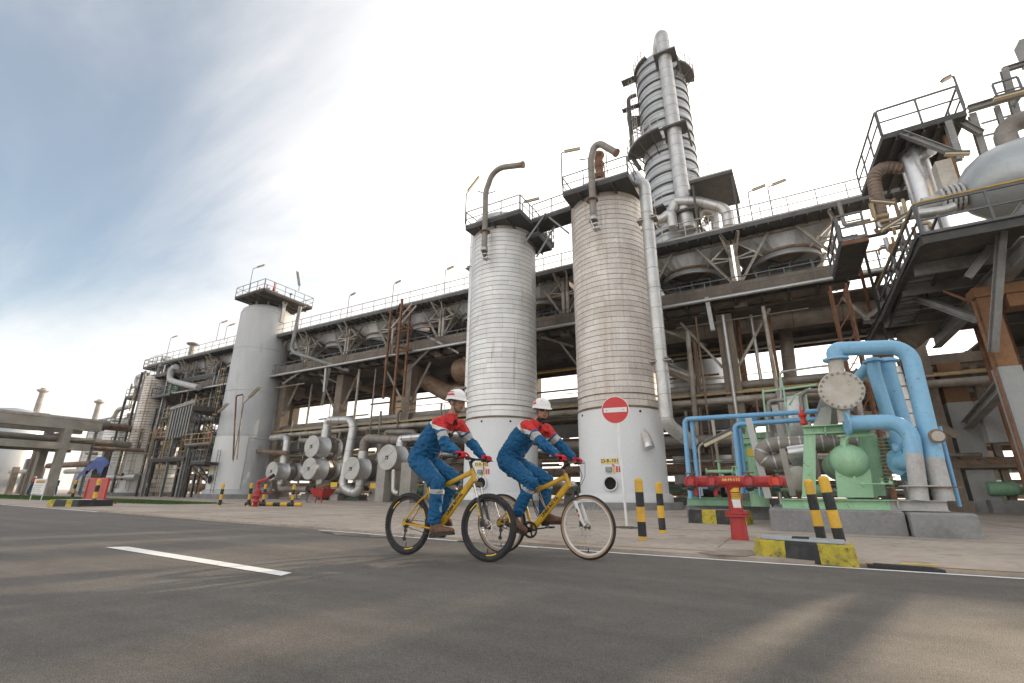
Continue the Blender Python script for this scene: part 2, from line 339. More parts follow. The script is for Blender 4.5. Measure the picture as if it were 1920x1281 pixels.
# ------------------------------------------------------------------ shared builders
def railing(mb, pts, h=1.05, step=1.3, r=0.022, closed=False, mid=1, toe=True):
    pts = [Vector(p) for p in pts]
    if closed: pts = pts+[pts[0]]
    for a, b in zip(pts[:-1], pts[1:]):
        L = (b-a).length; k = max(1, round(L/step)); dv = (b-a)/L*(r*1.15); a = a+dv; b = b-dv
        for i in range(k+1):
            p = a.lerp(b, i/k); mb.beam(p, p+V((0, 0, h-r)), 2*r, 1.9*r)
        mb.beam(a+V((0, 0, h)), b+V((0, 0, h)), 2.1*r, 2*r)
        for j in range(mid): mb.beam(a+V((0, 0, h*(j+1)/(mid+1))), b+V((0, 0, h*(j+1)/(mid+1))), 1.6*r, 1.6*r)
        if toe: mb.beam(a+V((0, 0, 0.06)), b+V((0, 0, 0.06)), 0.012, 0.11)
def ladder(mb, base, h, n, w=0.42, cage=True, r=0.022, cr=0.38):
    base = Vector(base); n = Vector(n).normalized(); s = n.cross(V((0, 0, 1))).normalized()
    for k in (-1, 1): mb.beam(base+s*(k*w/2), base+s*(k*w/2)+V((0, 0, h)), 2*r, 2*r)
    for i in range(int(h/0.3)):
        z = V((0, 0, 0.2+i*0.3)); mb.beam(base-s*(w/2)+z, base+s*(w/2)+z, r, r)
def cage(mb, base, h, n, z0=2.2, cr=0.36, step=1.1, r=0.016):
    base = Vector(base); n = Vector(n).normalized(); s = n.cross(V((0, 0, 1))).normalized()
    k = int((h-z0)/step)
    def pt(t, z): return base+s*(cr*math.cos(t))+n*(cr*(0.15+1.0*math.sin(t)))+V((0, 0, z))
    for i in range(k+1):
        z = z0+i*step
        q = [pt(math.pi*j/8, z) for j in range(9)]
        for a, b in zip(q[:-1], q[1:]): mb.beam(a, b, 0.012, 0.06)
    for j in (1, 3, 5, 7): mb.beam(pt(math.pi*j/8, z0), pt(math.pi*j/8, h), 0.03, 0.012)
def flange(mb, p, d, r, t=0.05, bolts=8):
    p = Vector(p); d = Vector(d).normalized(); mb.cyl(p-d*(t/2), p+d*(t/2), r, n=20)
    x, y = frame(d)
    for i in range(bolts):
        a = 2*math.pi*i/bolts; q = p+(x*math.cos(a)+y*math.sin(a))*(r*0.86); mb.cyl(q-d*(t*0.8), q+d*(t*0.8), r*0.07, n=6)
def pipe(name, pts, r, m, label, cat='pipe', rad=None, group=None, n=14, k=7, flanges=(), fm=None, bands=0, bm='seam_rust', bw=0.03):
    """a pipe line as one thing; flange and band rings as parts"""
    mb = MB(); P = fillet(pts, rad if rad else r*2.6, k); mb.tube(P, r, n)
    if not flanges and not bands:
        return tag(mb.build(name, m), label, cat, group)
    lo = min((p for p in P), key=lambda p: p.z)
    e = tag(empty(name, lo-V((0, 0, r))), label, cat, group); mb.build('run', m, e)
    for p, d in flanges:
        b = MB(); flange(b, p, d, r*1.55, r*0.28); b.build('flange', fm or m, e)
    if bands:
        Ls = 0; nxt = bands*0.5
        b = MB()
        for a, c in zip(P[:-1], P[1:]):
            L = (c-a).length
            while nxt < Ls+L:
                p = a.lerp(c, (nxt-Ls)/L); d = (c-a).normalized(); b.cyl(p-d*bw/2, p+d*bw/2, r+0.008, n=n, caps=True); nxt += bands
            Ls += L
        if b.v: b.build('band', bm, e)['kind'] = 'stuff'
    return e
def lamp(p, hgt, dirv, label, tilt=0.03, L=0.9, arm=0.45, group='tube lamps on poles along the plant', m='rail_grey', lens=True, w=0.16):
    """pole with a short arm and a tube light fixture"""
    p = Vector(p); d = Vector(dirv).normalized(); e = tag(empty('tube_lamp', p), label, 'lamp', group)
    up = V((0, 0, 1)); k = (d+up*tilt).normalized()
    a = p+up*hgt; b = a+k*arm
    MB().tube(fillet([p, a, b], 0.12, 5), 0.034, 6).build('pole', m, e)
    c0, c1 = b-k*0.1, b+k*(L-0.1); s = k.cross(up).normalized(); nn = s.cross(k)
    MB().beam(c0+nn*0.05, c1+nn*0.05, w, 0.05, up=nn).build('fixture', 'lamp_body', e)
    MB().beam(c0-nn*0.005, c1-nn*0.005, w*0.8, 0.07, up=nn).build('lens', 'lamp_lens', e)
    return e
def text_mb(txt, size, fn, extr=0.0, bold=0.0):
    """lettering as faces; fn maps the flat (x, y) of the lettering to a place in the world"""
    cu = bpy.data.curves.new('lettering', 'FONT'); cu.body = txt; cu.size = size; cu.align_x = 'CENTER'; cu.align_y = 'CENTER'; cu.resolution_u = 3
    cu.offset = bold
    o = bpy.data.objects.new('lettering', cu); col.objects.link(o)
    dg = bpy.context.evaluated_depsgraph_get(); me = o.evaluated_get(dg).to_mesh()
    mb = MB(); mb.add([fn(v.co.x, v.co.y) for v in me.vertices], [tuple(p.vertices) for p in me.polygons])
    o.evaluated_get(dg).to_mesh_clear(); bpy.data.objects.remove(o); bpy.data.curves.remove(cu)
    return mb
# ------------------------------------------------------------------ the setting: ground, road, apron
def sheet(name, poly, z, m, kind='structure'):
    mb = MB(); mb.add([(x, y, z) for x, y in poly], [tuple(range(len(poly)))])
    o = mb.build(name, m, loc=(0, 0, 0)); o['kind'] = kind; return o
AZ = 0.03
sheet('ground', [(-1500, -800), (1500, -800), (1500, 2200), (-1500, 2200)], -0.03, 'apron_concrete')
edge_px = [(85, 952.5), (185, 960), (365, 975), (600, 994), (880, 1016), (1160, 1037), (1417, 1054), (1619, 1066.5), (1920, 1085)]
EDGE = [gd(*p) for p in edge_px]
EDGE = [V((-400, 34, 0)), V((-120, 15.8, 0)), V((-60, 10.8, 0))]+EDGE+[V((12, 6.6, 0)), V((400, 14, 0))]
road_poly = [(p.x, p.y+0.05) for p in EDGE]+[(400, -60), (-400, -60)]
sheet('road', list(reversed(road_poly)), 0.0, 'asphalt')
mb = MB(); top = [V((p.x, p.y+0.16, AZ)) for p in EDGE]; k = len(top)
mb.add(top+[V((400, 900, AZ)), V((-400, 900, AZ))], [tuple(range(k+2))])
mb.add(top+[V((p.x, p.y, -0.05)) for p in top], [(i+1, i, k+i, k+i+1) for i in range(k-1)])
tag(mb.build('apron', 'apron_concrete', loc=(0, 0, 0)), kind='structure')
def strip(name, pts, w, z, m):
    mb = MB(); L = []
    for i, p in enumerate(pts):
        a = pts[max(i-1, 0)]; b = pts[min(i+1, len(pts)-1)]; d = (b-a); n = V((-d.y, d.x, 0)).normalized()
        L += [V((p.x, p.y, z))+n*(w/2), V((p.x, p.y, z))-n*(w/2)]
    mb.add(L, [(2*i, 2*i+1, 2*i+3, 2*i+2) for i in range(len(pts)-1)])
    return tag(mb.build(name, m), kind='structure')
off = lambda p, d: V((p.x, p.y+d, 0))
strip('edge_line', [off(p, -0.03) for p in EDGE[2:5]], 0.11, 0.004, 'road_paint')
strip('edge_line', [off(p, -0.035) for p in EDGE[6:13]], 0.075, 0.004, 'road_paint')
strip('edge_line', [off(gd(860, 1014.5), -0.03), off(gd(1010, 1027), -0.03)], 0.07, 0.004, 'road_paint')
strip('orange_line', [gd(*p, AZ) for p in ((900, 1003), (1150, 1024), (1290, 1031), (1412, 1038))], 0.055, AZ+0.004, 'orange_line')
strip('orange_line', [gd(*p, AZ) for p in ((1625, 1057), (1760, 1064.5), (1925, 1074))], 0.05, AZ+0.004, 'orange_line')
strip('orange_line', [gd(*p, AZ) for p in ((190, 957), (370, 965), (560, 979))], 0.08, AZ+0.004, 'orange_line')
a, b = gd(200, 1027.5), gd(547, 1077)
mb = MB(); mb.add([gd(197, 1026, .004), gd(240, 1025, .004), gd(548, 1074, .004), gd(527, 1079.5, .004)], [(0, 3, 2, 1)])
tag(mb.build('lane_dash', 'road_paint'), kind='structure')
# gutter: dark drain between road and apron on the right, damp patch on the left
sheet('gutter', [(p.x, p.y+0.02) for p in EDGE[9:13]]+[(p.x, p.y+0.17) for p in reversed(EDGE[9:13])], -0.012, 'soot')
mat('damp', (0.05, 0.042, 0.036), 0.18, c2=(0.11, 0.092, 0.078), scale=1.4, lo=0.45, hi=0.62, fine=0.1)
def blob(name, px, z, m, kind='structure', seed=0):
    c = sum((gd(*p, z) for p in px), V((0, 0, 0)))/len(px); P = []
    n = len(px)
    for i in range(n):
        a, b = gd(*px[i], z), gd(*px[(i+1) % n], z)
        for j in range(6):
            q = a.lerp(b, j/6); P.append(q+(q-c)*(0.10*mnoise.noise(V((q.x*3+seed, q.y*3, 0)))))
    mb = MB(); mb.add(P, [tuple(range(len(P)))]); return tag(mb.build(name, m), kind=kind)
blob('damp_patch', [(600, 997), (660, 999), (720, 1004), (735, 1008), (700, 1008), (630, 1003)], 0.005, 'damp')
mat('dirt', (0.25, 0.21, 0.175), 0.9, c2=(0.33, 0.28, 0.23), scale=6, bump=0.5, bscale=60)
blob('dirt_patch', [(1305, 1036), (1360, 1030), (1408, 1031), (1414, 1040), (1395, 1043), (1335, 1040)], AZ+0.006, 'dirt', seed=3)
mb = MB()
for X0 in (-30, -24, -18, -12, -6.2, -0.9, 4.4, 10): mb.bx(X0-.012, X0+.012, 7.2, 40, AZ+.001, AZ+.004)
for Y0 in (10.35, 15.6, 19.0): mb.bx(-60, 30, Y0-.012, Y0+.012, AZ+.0012, AZ+.0045)
tag(mb.build('joint_lines', 'dirt', loc=(0, 0, 0)), kind='structure')
# grass verge at the left
rg = random.Random(3); mb = MB()
A_, B_ = gd(0, 938), gd(345, 939.5)
for i in range(26000):
    x = rg.uniform(-85, -27); y = rg.uniform(13.2-(x+40)*0.04, 17.2-(x+40)*0.10)
    if x > -31 and rg.random() < 0.5: continue
    h = rg.uniform(0.04, 0.11); a = rg.uniform(0, 6.28); w = 0.03; dx, dy = math.cos(a)*w, math.sin(a)*w
    mb.add([(x-dx, y-dy, AZ), (x+dx, y+dy, AZ), (x+rg.uniform(-.05, .05), y+rg.uniform(-.05, .05), AZ+h)], [(0, 1, 2)])
g = mb.build('grass', 'grass', loc=(0, 0, 0)); g['kind'] = 'stuff'; g['label'] = 'green grass verge beside the road at the left'
sheet('verge', [(-90, 12), (-26.5, 12.9), (-26, 16), (-40, 17.3), (-90, 22)], AZ+0.004, 'grass')
# ------------------------------------------------------------------ silos, towers and columns
def curved_panel(r, ang, h, n=7, flare=0.005, th=0.014):
    """one cladding sheet: bottom edge stands proud so that it laps the sheet below"""
    A = []; B = []
    for i in range(n+1):
        t = ang*i/n; c, q = math.cos(t), math.sin(t)
        A += [V((r*c, r*q, h)), V(((r+flare)*c, (r+flare)*q, 0))]
        B += [V(((r+flare)*c, (r+flare)*q, 0)), V(((r+flare-th)*c, (r+flare-th)*q, 0))]
    mb = MB(); mb.add(A, [(2*i, 2*i+1, 2*i+3, 2*i+2) for i in range(n)], True); mb.add(B, [(2*i, 2*i+1, 2*i+3, 2*i+2) for i in range(n)])
    return mb
def clad(parent, cx, cy, r, z0, z1, bands, per, m, gap=0.03, name='cladding_panel', seed=1):
    rg = random.Random(seed); hb = (z1-z0)/bands; ang = 2*math.pi/per
    me = curved_panel(r, ang-0.003, hb-gap).mesh(name, V((0, 0, 0))); me.materials.append(M_(m))
    L = wloc(parent); st = 0
    for b in range(bands):
        st += rg.choice((0.5, 0.33, 0.5, 0.4))*ang if b % 3 == 0 else 0
        for k in range(per):
            o = bpy.data.objects.new(name, me); col.objects.link(o); o.parent = parent
            o.location = V((cx, cy, z0+b*hb+gap))-L+V((0, 0, 0)); o.rotation_euler = (0, 0, st+k*ang)
            s = 1+rg.uniform(-.0015, .0015); o.scale = (s, s, 1)
def platform(parent, poly, z, t=0.22, name='platform', m='steel_dark', rail=True, rm='rail_grey', skip=(), h=1.05, step=1.2):
    mb = MB(); mb.extr([V((x, y, z-t)) for x, y in poly], V((0, 0, t)))
    n = len(poly)
    xs = [p[0] for p in poly]; ys = [p[1] for p in poly]
    k = max(2, int((max(xs)-min(xs))/0.9))
    pf = mb.build(name, m, parent)
    # joists under the deck
    j = MB()
    if n == 4:
        for i in range(1, k):
            f = i/k; a = V((*poly[0], 0)).lerp(V((*poly[1], 0)), f); b = V((*poly[3], 0)).lerp(V((*poly[2], 0)), f)
            j.ibeam((a.x, a.y, z-t-0.081), (b.x, b.y, z-t-0.081), 0.1, 0.16, 0.015)
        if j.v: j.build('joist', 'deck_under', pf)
    if rail:
        mb = MB()
        for i in range(n):
            if i in skip: continue
            a, b = V((*poly[i], z)), V((*poly[(i+1) % n], z)); railing(mb, [a, b], h=h, step=step)
        mb.build('railing', rm, parent)
    return pf
def silo(cx, label, m, seed, tagtxt):
    cy, r = 23.0, 2.02; zt = 17.0; zs = 4.55; zb = 0.33
    e = tag(empty('clad_silo', (cx, cy, 0.03)), label, 'silo')
    MB().lathe([(0, 0.03), (2.62, 0.03), (2.62, zb-.02), (2.60, zb), (0, zb)], (cx, cy, 0), 40, smooth=False).build('plinth', 'plinth_concrete', e)
    # white skirt with foot ring
    MB().lathe([(r+.2, zb), (r+.2, zb+.30), (r+.05, zb+.38), (r+.03, zb+.38), (r+.03, zs-.05), (r+.01, zs)], (cx, cy, 0), 64).build('skirt', 'white_paint', e)
    # inner shell (dark rusty seams show between the sheets)
    MB().lathe([(r-.012, zs-.05), (r-.012, zt-.25), (r-.15, zt-.05), (r-.5, zt+.15), (0, zt+.3)], (cx, cy, 0), 64).build('shell', 'seam_rust', e)
    MB().lathe([(r+.045, zs-.06), (r+.06, zs-.06), (r+.06, zs+.0), (r+.03, zs+.0)], (cx, cy, 0), 64).build('seam_ring', 'seam_rust', e)
    clad(e, cx, cy, r, zs+.02, zs+.62, 2, 7, m, gap=.026, seed=seed+9)
    clad(e, cx, cy, r, zs+.62, zt-.22, 40, 7, m, gap=.027, seed=seed)
    MB().lathe([(r+.02, zs+.60), (r+.035, zs+.60), (r+.035, zs+.64), (r+.02, zs+.64)], (cx, cy, 0), 64).build('seam_ring', 'seam_rust', e)
    MB().lathe([(r+.012, zt-.23), (r+.004, zt-.02), (r-.06, zt+.10), (r-.4, zt+.26), (0, zt+.36)], (cx, cy, 0), 64).build('roof_edge', m, e)
    return e
def onsilo(cx, cy, r, px, py):
    """point on the silo's camera side seen at a photo pixel"""
    d = _ray(px, py); o = V((0, 0, CAM_H)); dx, dy = d.x, d.y; fx, fy = -cx, -cy
    A = dx*dx+dy*dy; B = 2*(dx*fx+dy*fy); Cc = fx*fx+fy*fy-r*r
    D = B*B-4*A*Cc
    t = (-B-math.sqrt(max(D, 0)))/(2*A); p = o+d*t
    n = V((p.x-cx, p.y-cy, 0)).normalized(); return p, n
S1X, S2X, SY, SR = -13.6, -6.77, 23.0, 2.02
silo1 = silo(S1X, 'silver banded silo with white skirt behind the left cyclist, curved vent on top', 'cladding', 1, '33-R-102')
silo2 = silo(S2X, 'wider looking rust tinged banded silo behind the no entry sign', 'cladding_worn', 2, '33-R-101')
def wrap(cx, p0):
    a0 = math.atan2(p0.y-SY, p0.x-cx)
    def fn(x, y, dr=0.0): a = a0+x/(SR+.04); return V((cx+(SR+.046+dr)*math.cos(a), SY+(SR+.046+dr)*math.sin(a), p0.z+y))
    return fn
def plate_on(fn, x0, x1, y0, y1, name, m, par, dr=0.0, th=0.0):
    mb = MB(); k = 6
    vs = [fn(x0+(x1-x0)*i/k, y, dr) for i in range(k+1) for y in (y0, y1)]
    fs = [(2*i, 2*i+2, 2*i+3, 2*i+1) for i in range(k)]
    mb.add(vs, fs); return mb.build(name, m, par)
for cx, s, px, txt in ((S2X, silo2, (1142.5, 864.5), '33-R-101'), (S1X, silo1, (902, 871), '33-R-102')):
    p, n = onsilo(cx, SY, SR+.04, *px); fn = wrap(cx, p)
    k = 1.0 if cx == S2X else 0.95
    o = plate_on(fn, -.40, .40, -.115, .115, 'name_plate', 'label_pale', s)
    text_mb(txt, 0.22, lambda x, y: fn(x, y, .006), bold=.004).build('plate_lettering', 'black_paint', o)
    MB().box(fn(-.04, -.36, .05), (.26, .10, .2), rz=math.atan2(n.y, n.x)+math.pi/2).build('junction_box', 'steel_grey', s)
    for j, (xx, mm, hh, yy) in enumerate(((.19, 'label_yellow', .30, -.40), (.32, 'sign_red', .26, -.36), (.44, 'sign_red', .26, -.36), (.15, 'sign_red', .06, -.17), (.19, 'sign_red', .06, -.23))):
        for q in range(4 if hh > .1 else 1):
            d = hh/4 if hh > .1 else hh
            plate_on(fn, xx-.04, xx+.04, yy+hh/2-(q+1)*d+.008, yy+hh/2-q*d, 'hazard_label', mm, s)
    # round manhole, small vents, bent nozzle
    pm, nm = onsilo(cx, SY, SR+.03, *((1145, 906.5) if cx == S2X else (903, 906)))
    MB().lathe([(.30, 0), (.33, 0), (.33, .09), (.27, .09), (.27, -.02)], pm+nm*.0, 28, axis=nm).build('manhole_ring', 'white_paint', s)
    MB().cyl(pm+nm*.004, pm+nm*.012, .275, n=28).build('manhole', 'hole_black', s)
for s, cx, q in ((silo2, S2X, ((1092, 779.5), (1200.5, 771))), (silo1, S1X, ((903, 790), (957, 790)))):
    for a in q:
        p, n = onsilo(cx, SY, SR+.035, *a); MB().cyl(p-n*.02, p+n*.012, .055, n=12).build('vent_hole', 'hole_black', s)
p, n = onsilo(S2X, SY, SR+.03, 1208, 822); s_ = n.cross(V((0, 0, 1)))
mb = MB(); mb.tube([p+V((0, 0, .35))-n*.1, p+V((0, 0, .1))+n*.12, p+V((0, 0, -.28))+n*.30], [.15, .19, .20], 16); mb.build('bent_nozzle', 'cladding_worn', silo2)
MB().cyl(p+V((0, 0, -.27))+n*.29, p+V((0, 0, -.45))+n*.37, .215, n=18).build('nozzle_cap', 'steel_bright', silo2)
# roof platforms
def legs(par, cx, z0, z1, m='steel_grey'):
    for a in range(8):
        t = a*math.pi/4+.3; mb = MB(); mb.ibeam((cx+1.5*math.cos(t), SY+1.5*math.sin(t), z0), (cx+1.5*math.cos(t), SY+1.5*math.sin(t), z1), .12, .12, .02); mb.build('platform_leg', m, par)
Z1, Z2 = 17.75, 18.05
P1 = [at(873, 422, 20.6), at(975, 398, 20.6)]
e = tag(empty('roof_platform', (S1X, SY, 17.0)), 'dark roof platform with pipe railing on the left silo', 'platform')
x0, x1 = P1[0].x, P1[1].x; Z1 = (P1[0].z+P1[1].z)/2
platform(e, [(x0, 20.6), (x1, 20.6), (x1+.1, 25.2), (x0+.3, 25.2)], Z1, skip=())
legs(e, S1X, 17.0, Z1-.38)
P2 = [at(1055, 357, 20.4), at(1178, 330, 20.4)]
e2 = tag(empty('roof_platform', (S2X, SY, 17.0)), 'higher dark roof platform with railing on the right silo', 'platform')
x2, x3 = P2[0].x, P2[1].x; Z2 = (P2[0].z+P2[1].z)/2
platform(e2, [(x2, 20.4), (x3, 20.4), (x3+.15, 26.2), (x2, 26.2)], Z2)
legs(e2, S2X, 17.0, Z2-.38)
# linking walkway
wk = tag(empty('link_walkway', ((x1+x2)/2, 22.4, Z1-.25)), 'sloping steel walkway joining the two silo roofs', 'walkway')
mb = MB(); a0, a1 = V((x1+.12, 21.9, Z1)), V((x2-.02, 21.9, Z1+.12)); w = V((0, 1.3, 0))
mb.extr([a0, a1, a1+w, a0+w], V((0, 0, -.2))); mb.build('walk_deck', 'steel_dark', wk)
mb = MB(); railing(mb, [a0, a1]); railing(mb, [a0+w, a1+w]); mb.build('railing', 'rail_grey', wk)
for (pa, pb) in (((1023, 400, 21.9), (984, 455, 21.1)), ((1030, 408, 21.9), (1067, 438, 22.0)), ((1040, 425, 22.6), (1006, 482, 22.3))):
    MB().beam(at(*pa), at(*pb), .09, .09).build('diagonal_brace', 'steel_grey', wk)
# small side platform on the right of silo 1
e3 = tag(empty('side_platform', (S1X+2, 24, 16)), 'small low platform at the right shoulder of the left silo', 'platform')
q = at(1020, 448, 23.2); platform(e3, [(q.x-1.3, 22.4), (q.x, 22.4), (q.x, 24.4), (q.x-1.3, 24.4)], q.z, step=.8)
# curved vent pipes
def vent(px_path, Y, r, label, cup):
    pts = [at(x, y, Y) for x, y in px_path]
    e = tag(empty('vent_pipe', pts[0]), label, 'vent pipe')
    MB().tube(fillet(pts, 1.3, 10), r, 14).build('run', 'pipe_dull', e)
    d = (pts[-1]-pts[-2]).normalized(); MB().cyl(pts[-1]-d*.06, pts[-1]+d*.02, r*1.25, n=14).build('mouth', 'pipe_rusty', e)
    b = pts[0]; MB().lathe([(r*1.15, 0), (r*1.3, .0), (r*1.3, .25), (r*1.1, .25)], b, 14).build('collar', 'pipe_silver', e)
    mb = MB(); mb.box(b+V((.05, 0, -.22)), (.32, .30, .05)); mb.box(b+V((.14, .0, -.5)), (.36, .34, .05)); mb.beam(b+V((-.08, -.12, -.05)), b+V((.08, -.12, -.55)), .04, .22); mb.beam(b+V((-.08, .12, -.05)), b+V((.08, .12, -.55)), .04, .22)
    mb.build('bottom_bracket', 'pipe_silver', e)
    mb = MB(); m = at(*cup, Y); mb.lathe([(r, -.03), (r*1.75, -.03), (r*1.75, .03), (r, .03)], m, 16); mb.build('support_ring', 'pipe_rusty', e)
    return e
vent([(908, 472), (911, 360), (926, 316), (981, 309)], 20.4, .17, 'rusty curved vent pipe rising from the left silo', (910, 435))
mb = MB(); mb.tube([at(895, 358, 20.4), at(911, 364, 20.4), at(929, 359, 20.4)], .03, 6)
tag(mb.build('brace_rod', 'steel_dark'), 'thin bracing rod across the left curved vent pipe', 'rod')
vent([(1113, 415), (1108, 300), (1116, 264), (1156, 287)], 20.2, .18, 'taller hooked vent pipe above the right silo', (1110, 376))
mb = MB(); mb.tube([at(1086, 300, 20.2), at(1109, 297, 20.2), at(1118, 280, 20.2)], .03, 6)
tag(mb.build('brace_rod', 'steel_dark'), 'thin bracing rod beside the hooked vent pipe', 'rod')
# red stub stack on the right silo's platform
e = tag(empty('relief_valve', at(1124, 335, 22.5)), 'rust red relief stack with rungs on the right silo roof', 'relief valve')
b = at(1124, 335, 22.5); t = at(1122, 285, 22.5)
MB().lathe([(.2, 0), (.34, .1), (.34, .25), (.2, .3), (.24, .8), (.32, .9), (.32, 1.05), (.22, 1.1), (.22, 1.5), (.36, 1.55), (.36, 1.7), (0, 1.7)], b, 16).build('stack_body', 'rust', e)
mb = MB(); ladder(mb, b+V((.42, -.2, 0)), 1.6, (0, -1, 0), .25); mb.build('rungs', 'rust', e)
# downcomer pipes beside the silos
def downcomer(xy, z0, z1, r, label, brk, foot=None, top=None, m='pipe_silver'):
    pts = ([top] if top else [])+[V((xy[0], xy[1], z1)), V((xy[0], xy[1], z0))]+([foot] if foot else [])
    e = pipe('downcomer_pipe', pts, r, m, label, bands=1.05, bm='seam_rust', bw=.014, rad=.6, n=18)
    for z in brk:
        mb = MB(); mb.box((xy[0], xy[1], z), (1.0, .55, .07)); mb.beam((xy[0]-.42, xy[1]+.1, z-.45), (xy[0]+.1, xy[1], z), .06, .06); mb.box((xy[0], xy[1], z+.12), (.75, .5, .05))
        mb.build('bracket', 'truss_grey', e)
    return e
q = at(885, 560, 24.6); downcomer((q.x, 24.6), at(872, 740, 24.6).z, at(886, 432, 24.6).z, .27, 'silver downcomer pipe on the left flank of the left silo', [at(880, 505, 24.6).z], m='cladding')
mb = MB(); z = at(868, 727, 24.6); mb.box((z.x, 24.6, z.z-.1), (.9, .8, .12)); mb.beam((z.x, 24.6, z.z), (z.x+.9, 24.2, z.z-.9), .12, .12)
tag(mb.build('pipe_bracket', 'steel_grey'), 'steel bracket holding the foot of the left downcomer pipe', 'bracket')
q = at(1232, 600, 21.6); qt = at(1222, 345, 21.6)
downcomer((q.x, 21.6), at(1258, 795, 21.6).z, qt.z, .30, 'tall silver downcomer pipe beside the right silo', [at(1226, 411, 21.6).z, at(1243, 678, 21.6).z], foot=at(1300, 832, 22.6), top=at(1190, 330, 22.6))
# ------------------------------------------------------------------ plain grey tower at left
TX, TY, TR = -44.3, 27.0, 2.43
ztop = at(505, 561, 25.0).z
tw = tag(empty('plain_tower', (TX, TY, 0)), 'plain grey cylindrical tower with platform on top', 'tower')
MB().lathe([(0, 0), (3.3, 0), (3.3, .35), (3.2, .4), (0, .4)], (TX, TY, 0), 40, smooth=False).build('plinth', 'plinth_concrete', tw)
MB().lathe([(TR+.25, .4), (TR+.25, .7), (TR, .8), (TR, ztop-.7), (TR-.02, ztop-.62), (TR-.12, ztop-.3), (TR-.5, ztop), (TR-1.2, ztop+.28), (0, ztop+.4)], (TX, TY, 0), 64).build('shell', 'shell_grey', tw)
mb = MB()
for z in (ztop-.75, ztop-4.6, ztop-8.8, ztop-13.2, 5.6): mb.lathe([(TR, z-.02), (TR+.012, z-.02), (TR+.012, z+.02), (TR, z+.02)], (TX, TY, 0), 64)
mb.build('weld_seam', 'leg_grey', tw)
p, n = onsilo(TX, TY, TR+.02, 531, 585); mb = MB(); mb.box(p+V((0, 0, -.1)), (.14, .34, 2.1), rz=math.atan2(n.y, n.x)); mb.cyl(p+n*.0+V((0, 0, .95)), p+n*.09+V((0, 0, .95)), .3, n=18); mb.build('lifting_lug', 'leg_grey', tw)
p2 = p+V((0, 0, .95)); MB().cyl(p2+n*.085, p2+n*.1, .09, n=12).build('lug_hole', 'hole_black', tw)
zp = at(495, 541, 24.2).z
e = tag(empty('tower_platform', (TX, TY, zp)), 'square dark platform with railing on top of the plain grey tower', 'platform')
c = [at(441, 554, 24.4), at(494, 537, 28), at(587, 573, 26), at(520, 570, 22.5)]
xa, xb = at(441, 556, 24.2).x, at(495, 541, 24.2).x
yb = atx(586, 574, xb).y
platform(e, [(xa, 24.2), (xb, 24.2), (xb, yb), (xa, yb)], zp, m='soot')
for a in range(10):
    t = a*math.pi/5; mb = MB(); mb.ibeam((TX+1.8*math.cos(t), TY+1.8*math.sin(t), ztop-.2), (TX+1.8*math.cos(t), TY+1.8*math.sin(t), zp-.38), .14, .14, .02); mb.build('platform_leg', 'steel_grey', e)
rg = random.Random(5)
mb = MB()
for i in range(14):
    x, y = rg.uniform(xa+.5, xb-.5), rg.uniform(24.8, 29); h = rg.uniform(.3, .9); mb.cyl((x, y, zp), (x, y, zp+h), .05, n=6); mb.cyl((x-.12, y, zp+h), (x+.12, y, zp+h), .11, n=8); mb.cyl((x, y, zp+.25), (x+rg.uniform(-1, 1), y, zp+.25), .07, n=6)
tag(mb.build('valve_cluster', 'pipe_dull'), 'cluster of small valves and pipes on the grey tower roof', 'valves')
for i in range(3):
    x = xa+2.6+i*1.2; tag(MB().lathe([(.02, 0), (.12, .02), (.10, .3), (.05, .5), (.07, .9), (0, .92)], (x, 25, zp), 8).build('relief_valve', 'red_paint'), 'small red valve behind the railing on the grey tower roof', 'valve', 'red valves on the grey tower roof')
# manway house / white cylindrical skirt in front of tower
# ------------------------------------------------------------------ distillation column behind the rack
CX, CY, CR = -5.22, 40.0, 2.36; ct = 41.6
dcol = tag(empty('distillation_column', (CX, CY, 0)), 'very tall silver column with dark stiffening rings behind the rack', 'column')
MB().lathe([(CR-.03, .0), (CR-.03, ct), (CR-.3, ct+.7), (0, ct+1.6)], (CX, CY, 0), 48).build('shell', 'seam_rust', dcol)
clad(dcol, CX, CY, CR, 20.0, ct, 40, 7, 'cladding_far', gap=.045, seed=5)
for i in range(19):
    z = 20.2+i*(ct-20.4)/18.0
    MB().lathe([(CR-.02, z-.09), (CR+.09, z-.09), (CR+.09, z+.06), (CR-.02, z+.06)], (CX, CY, 0), 48, smooth=False).build('stiffening_ring', 'steel_dark', dcol)
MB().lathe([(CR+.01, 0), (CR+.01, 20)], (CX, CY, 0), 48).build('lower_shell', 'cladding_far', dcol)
MB().lathe([(CR+.02, ct-.02), (CR+.01, ct+.3), (CR-.12, ct+.8), (CR-.45, ct+1.35), (CR-1.0, ct+1.8), (.5, ct+2.1), (0, ct+2.15)], (CX, CY, 0), 48).build('top_head', 'cladding_far', dcol)
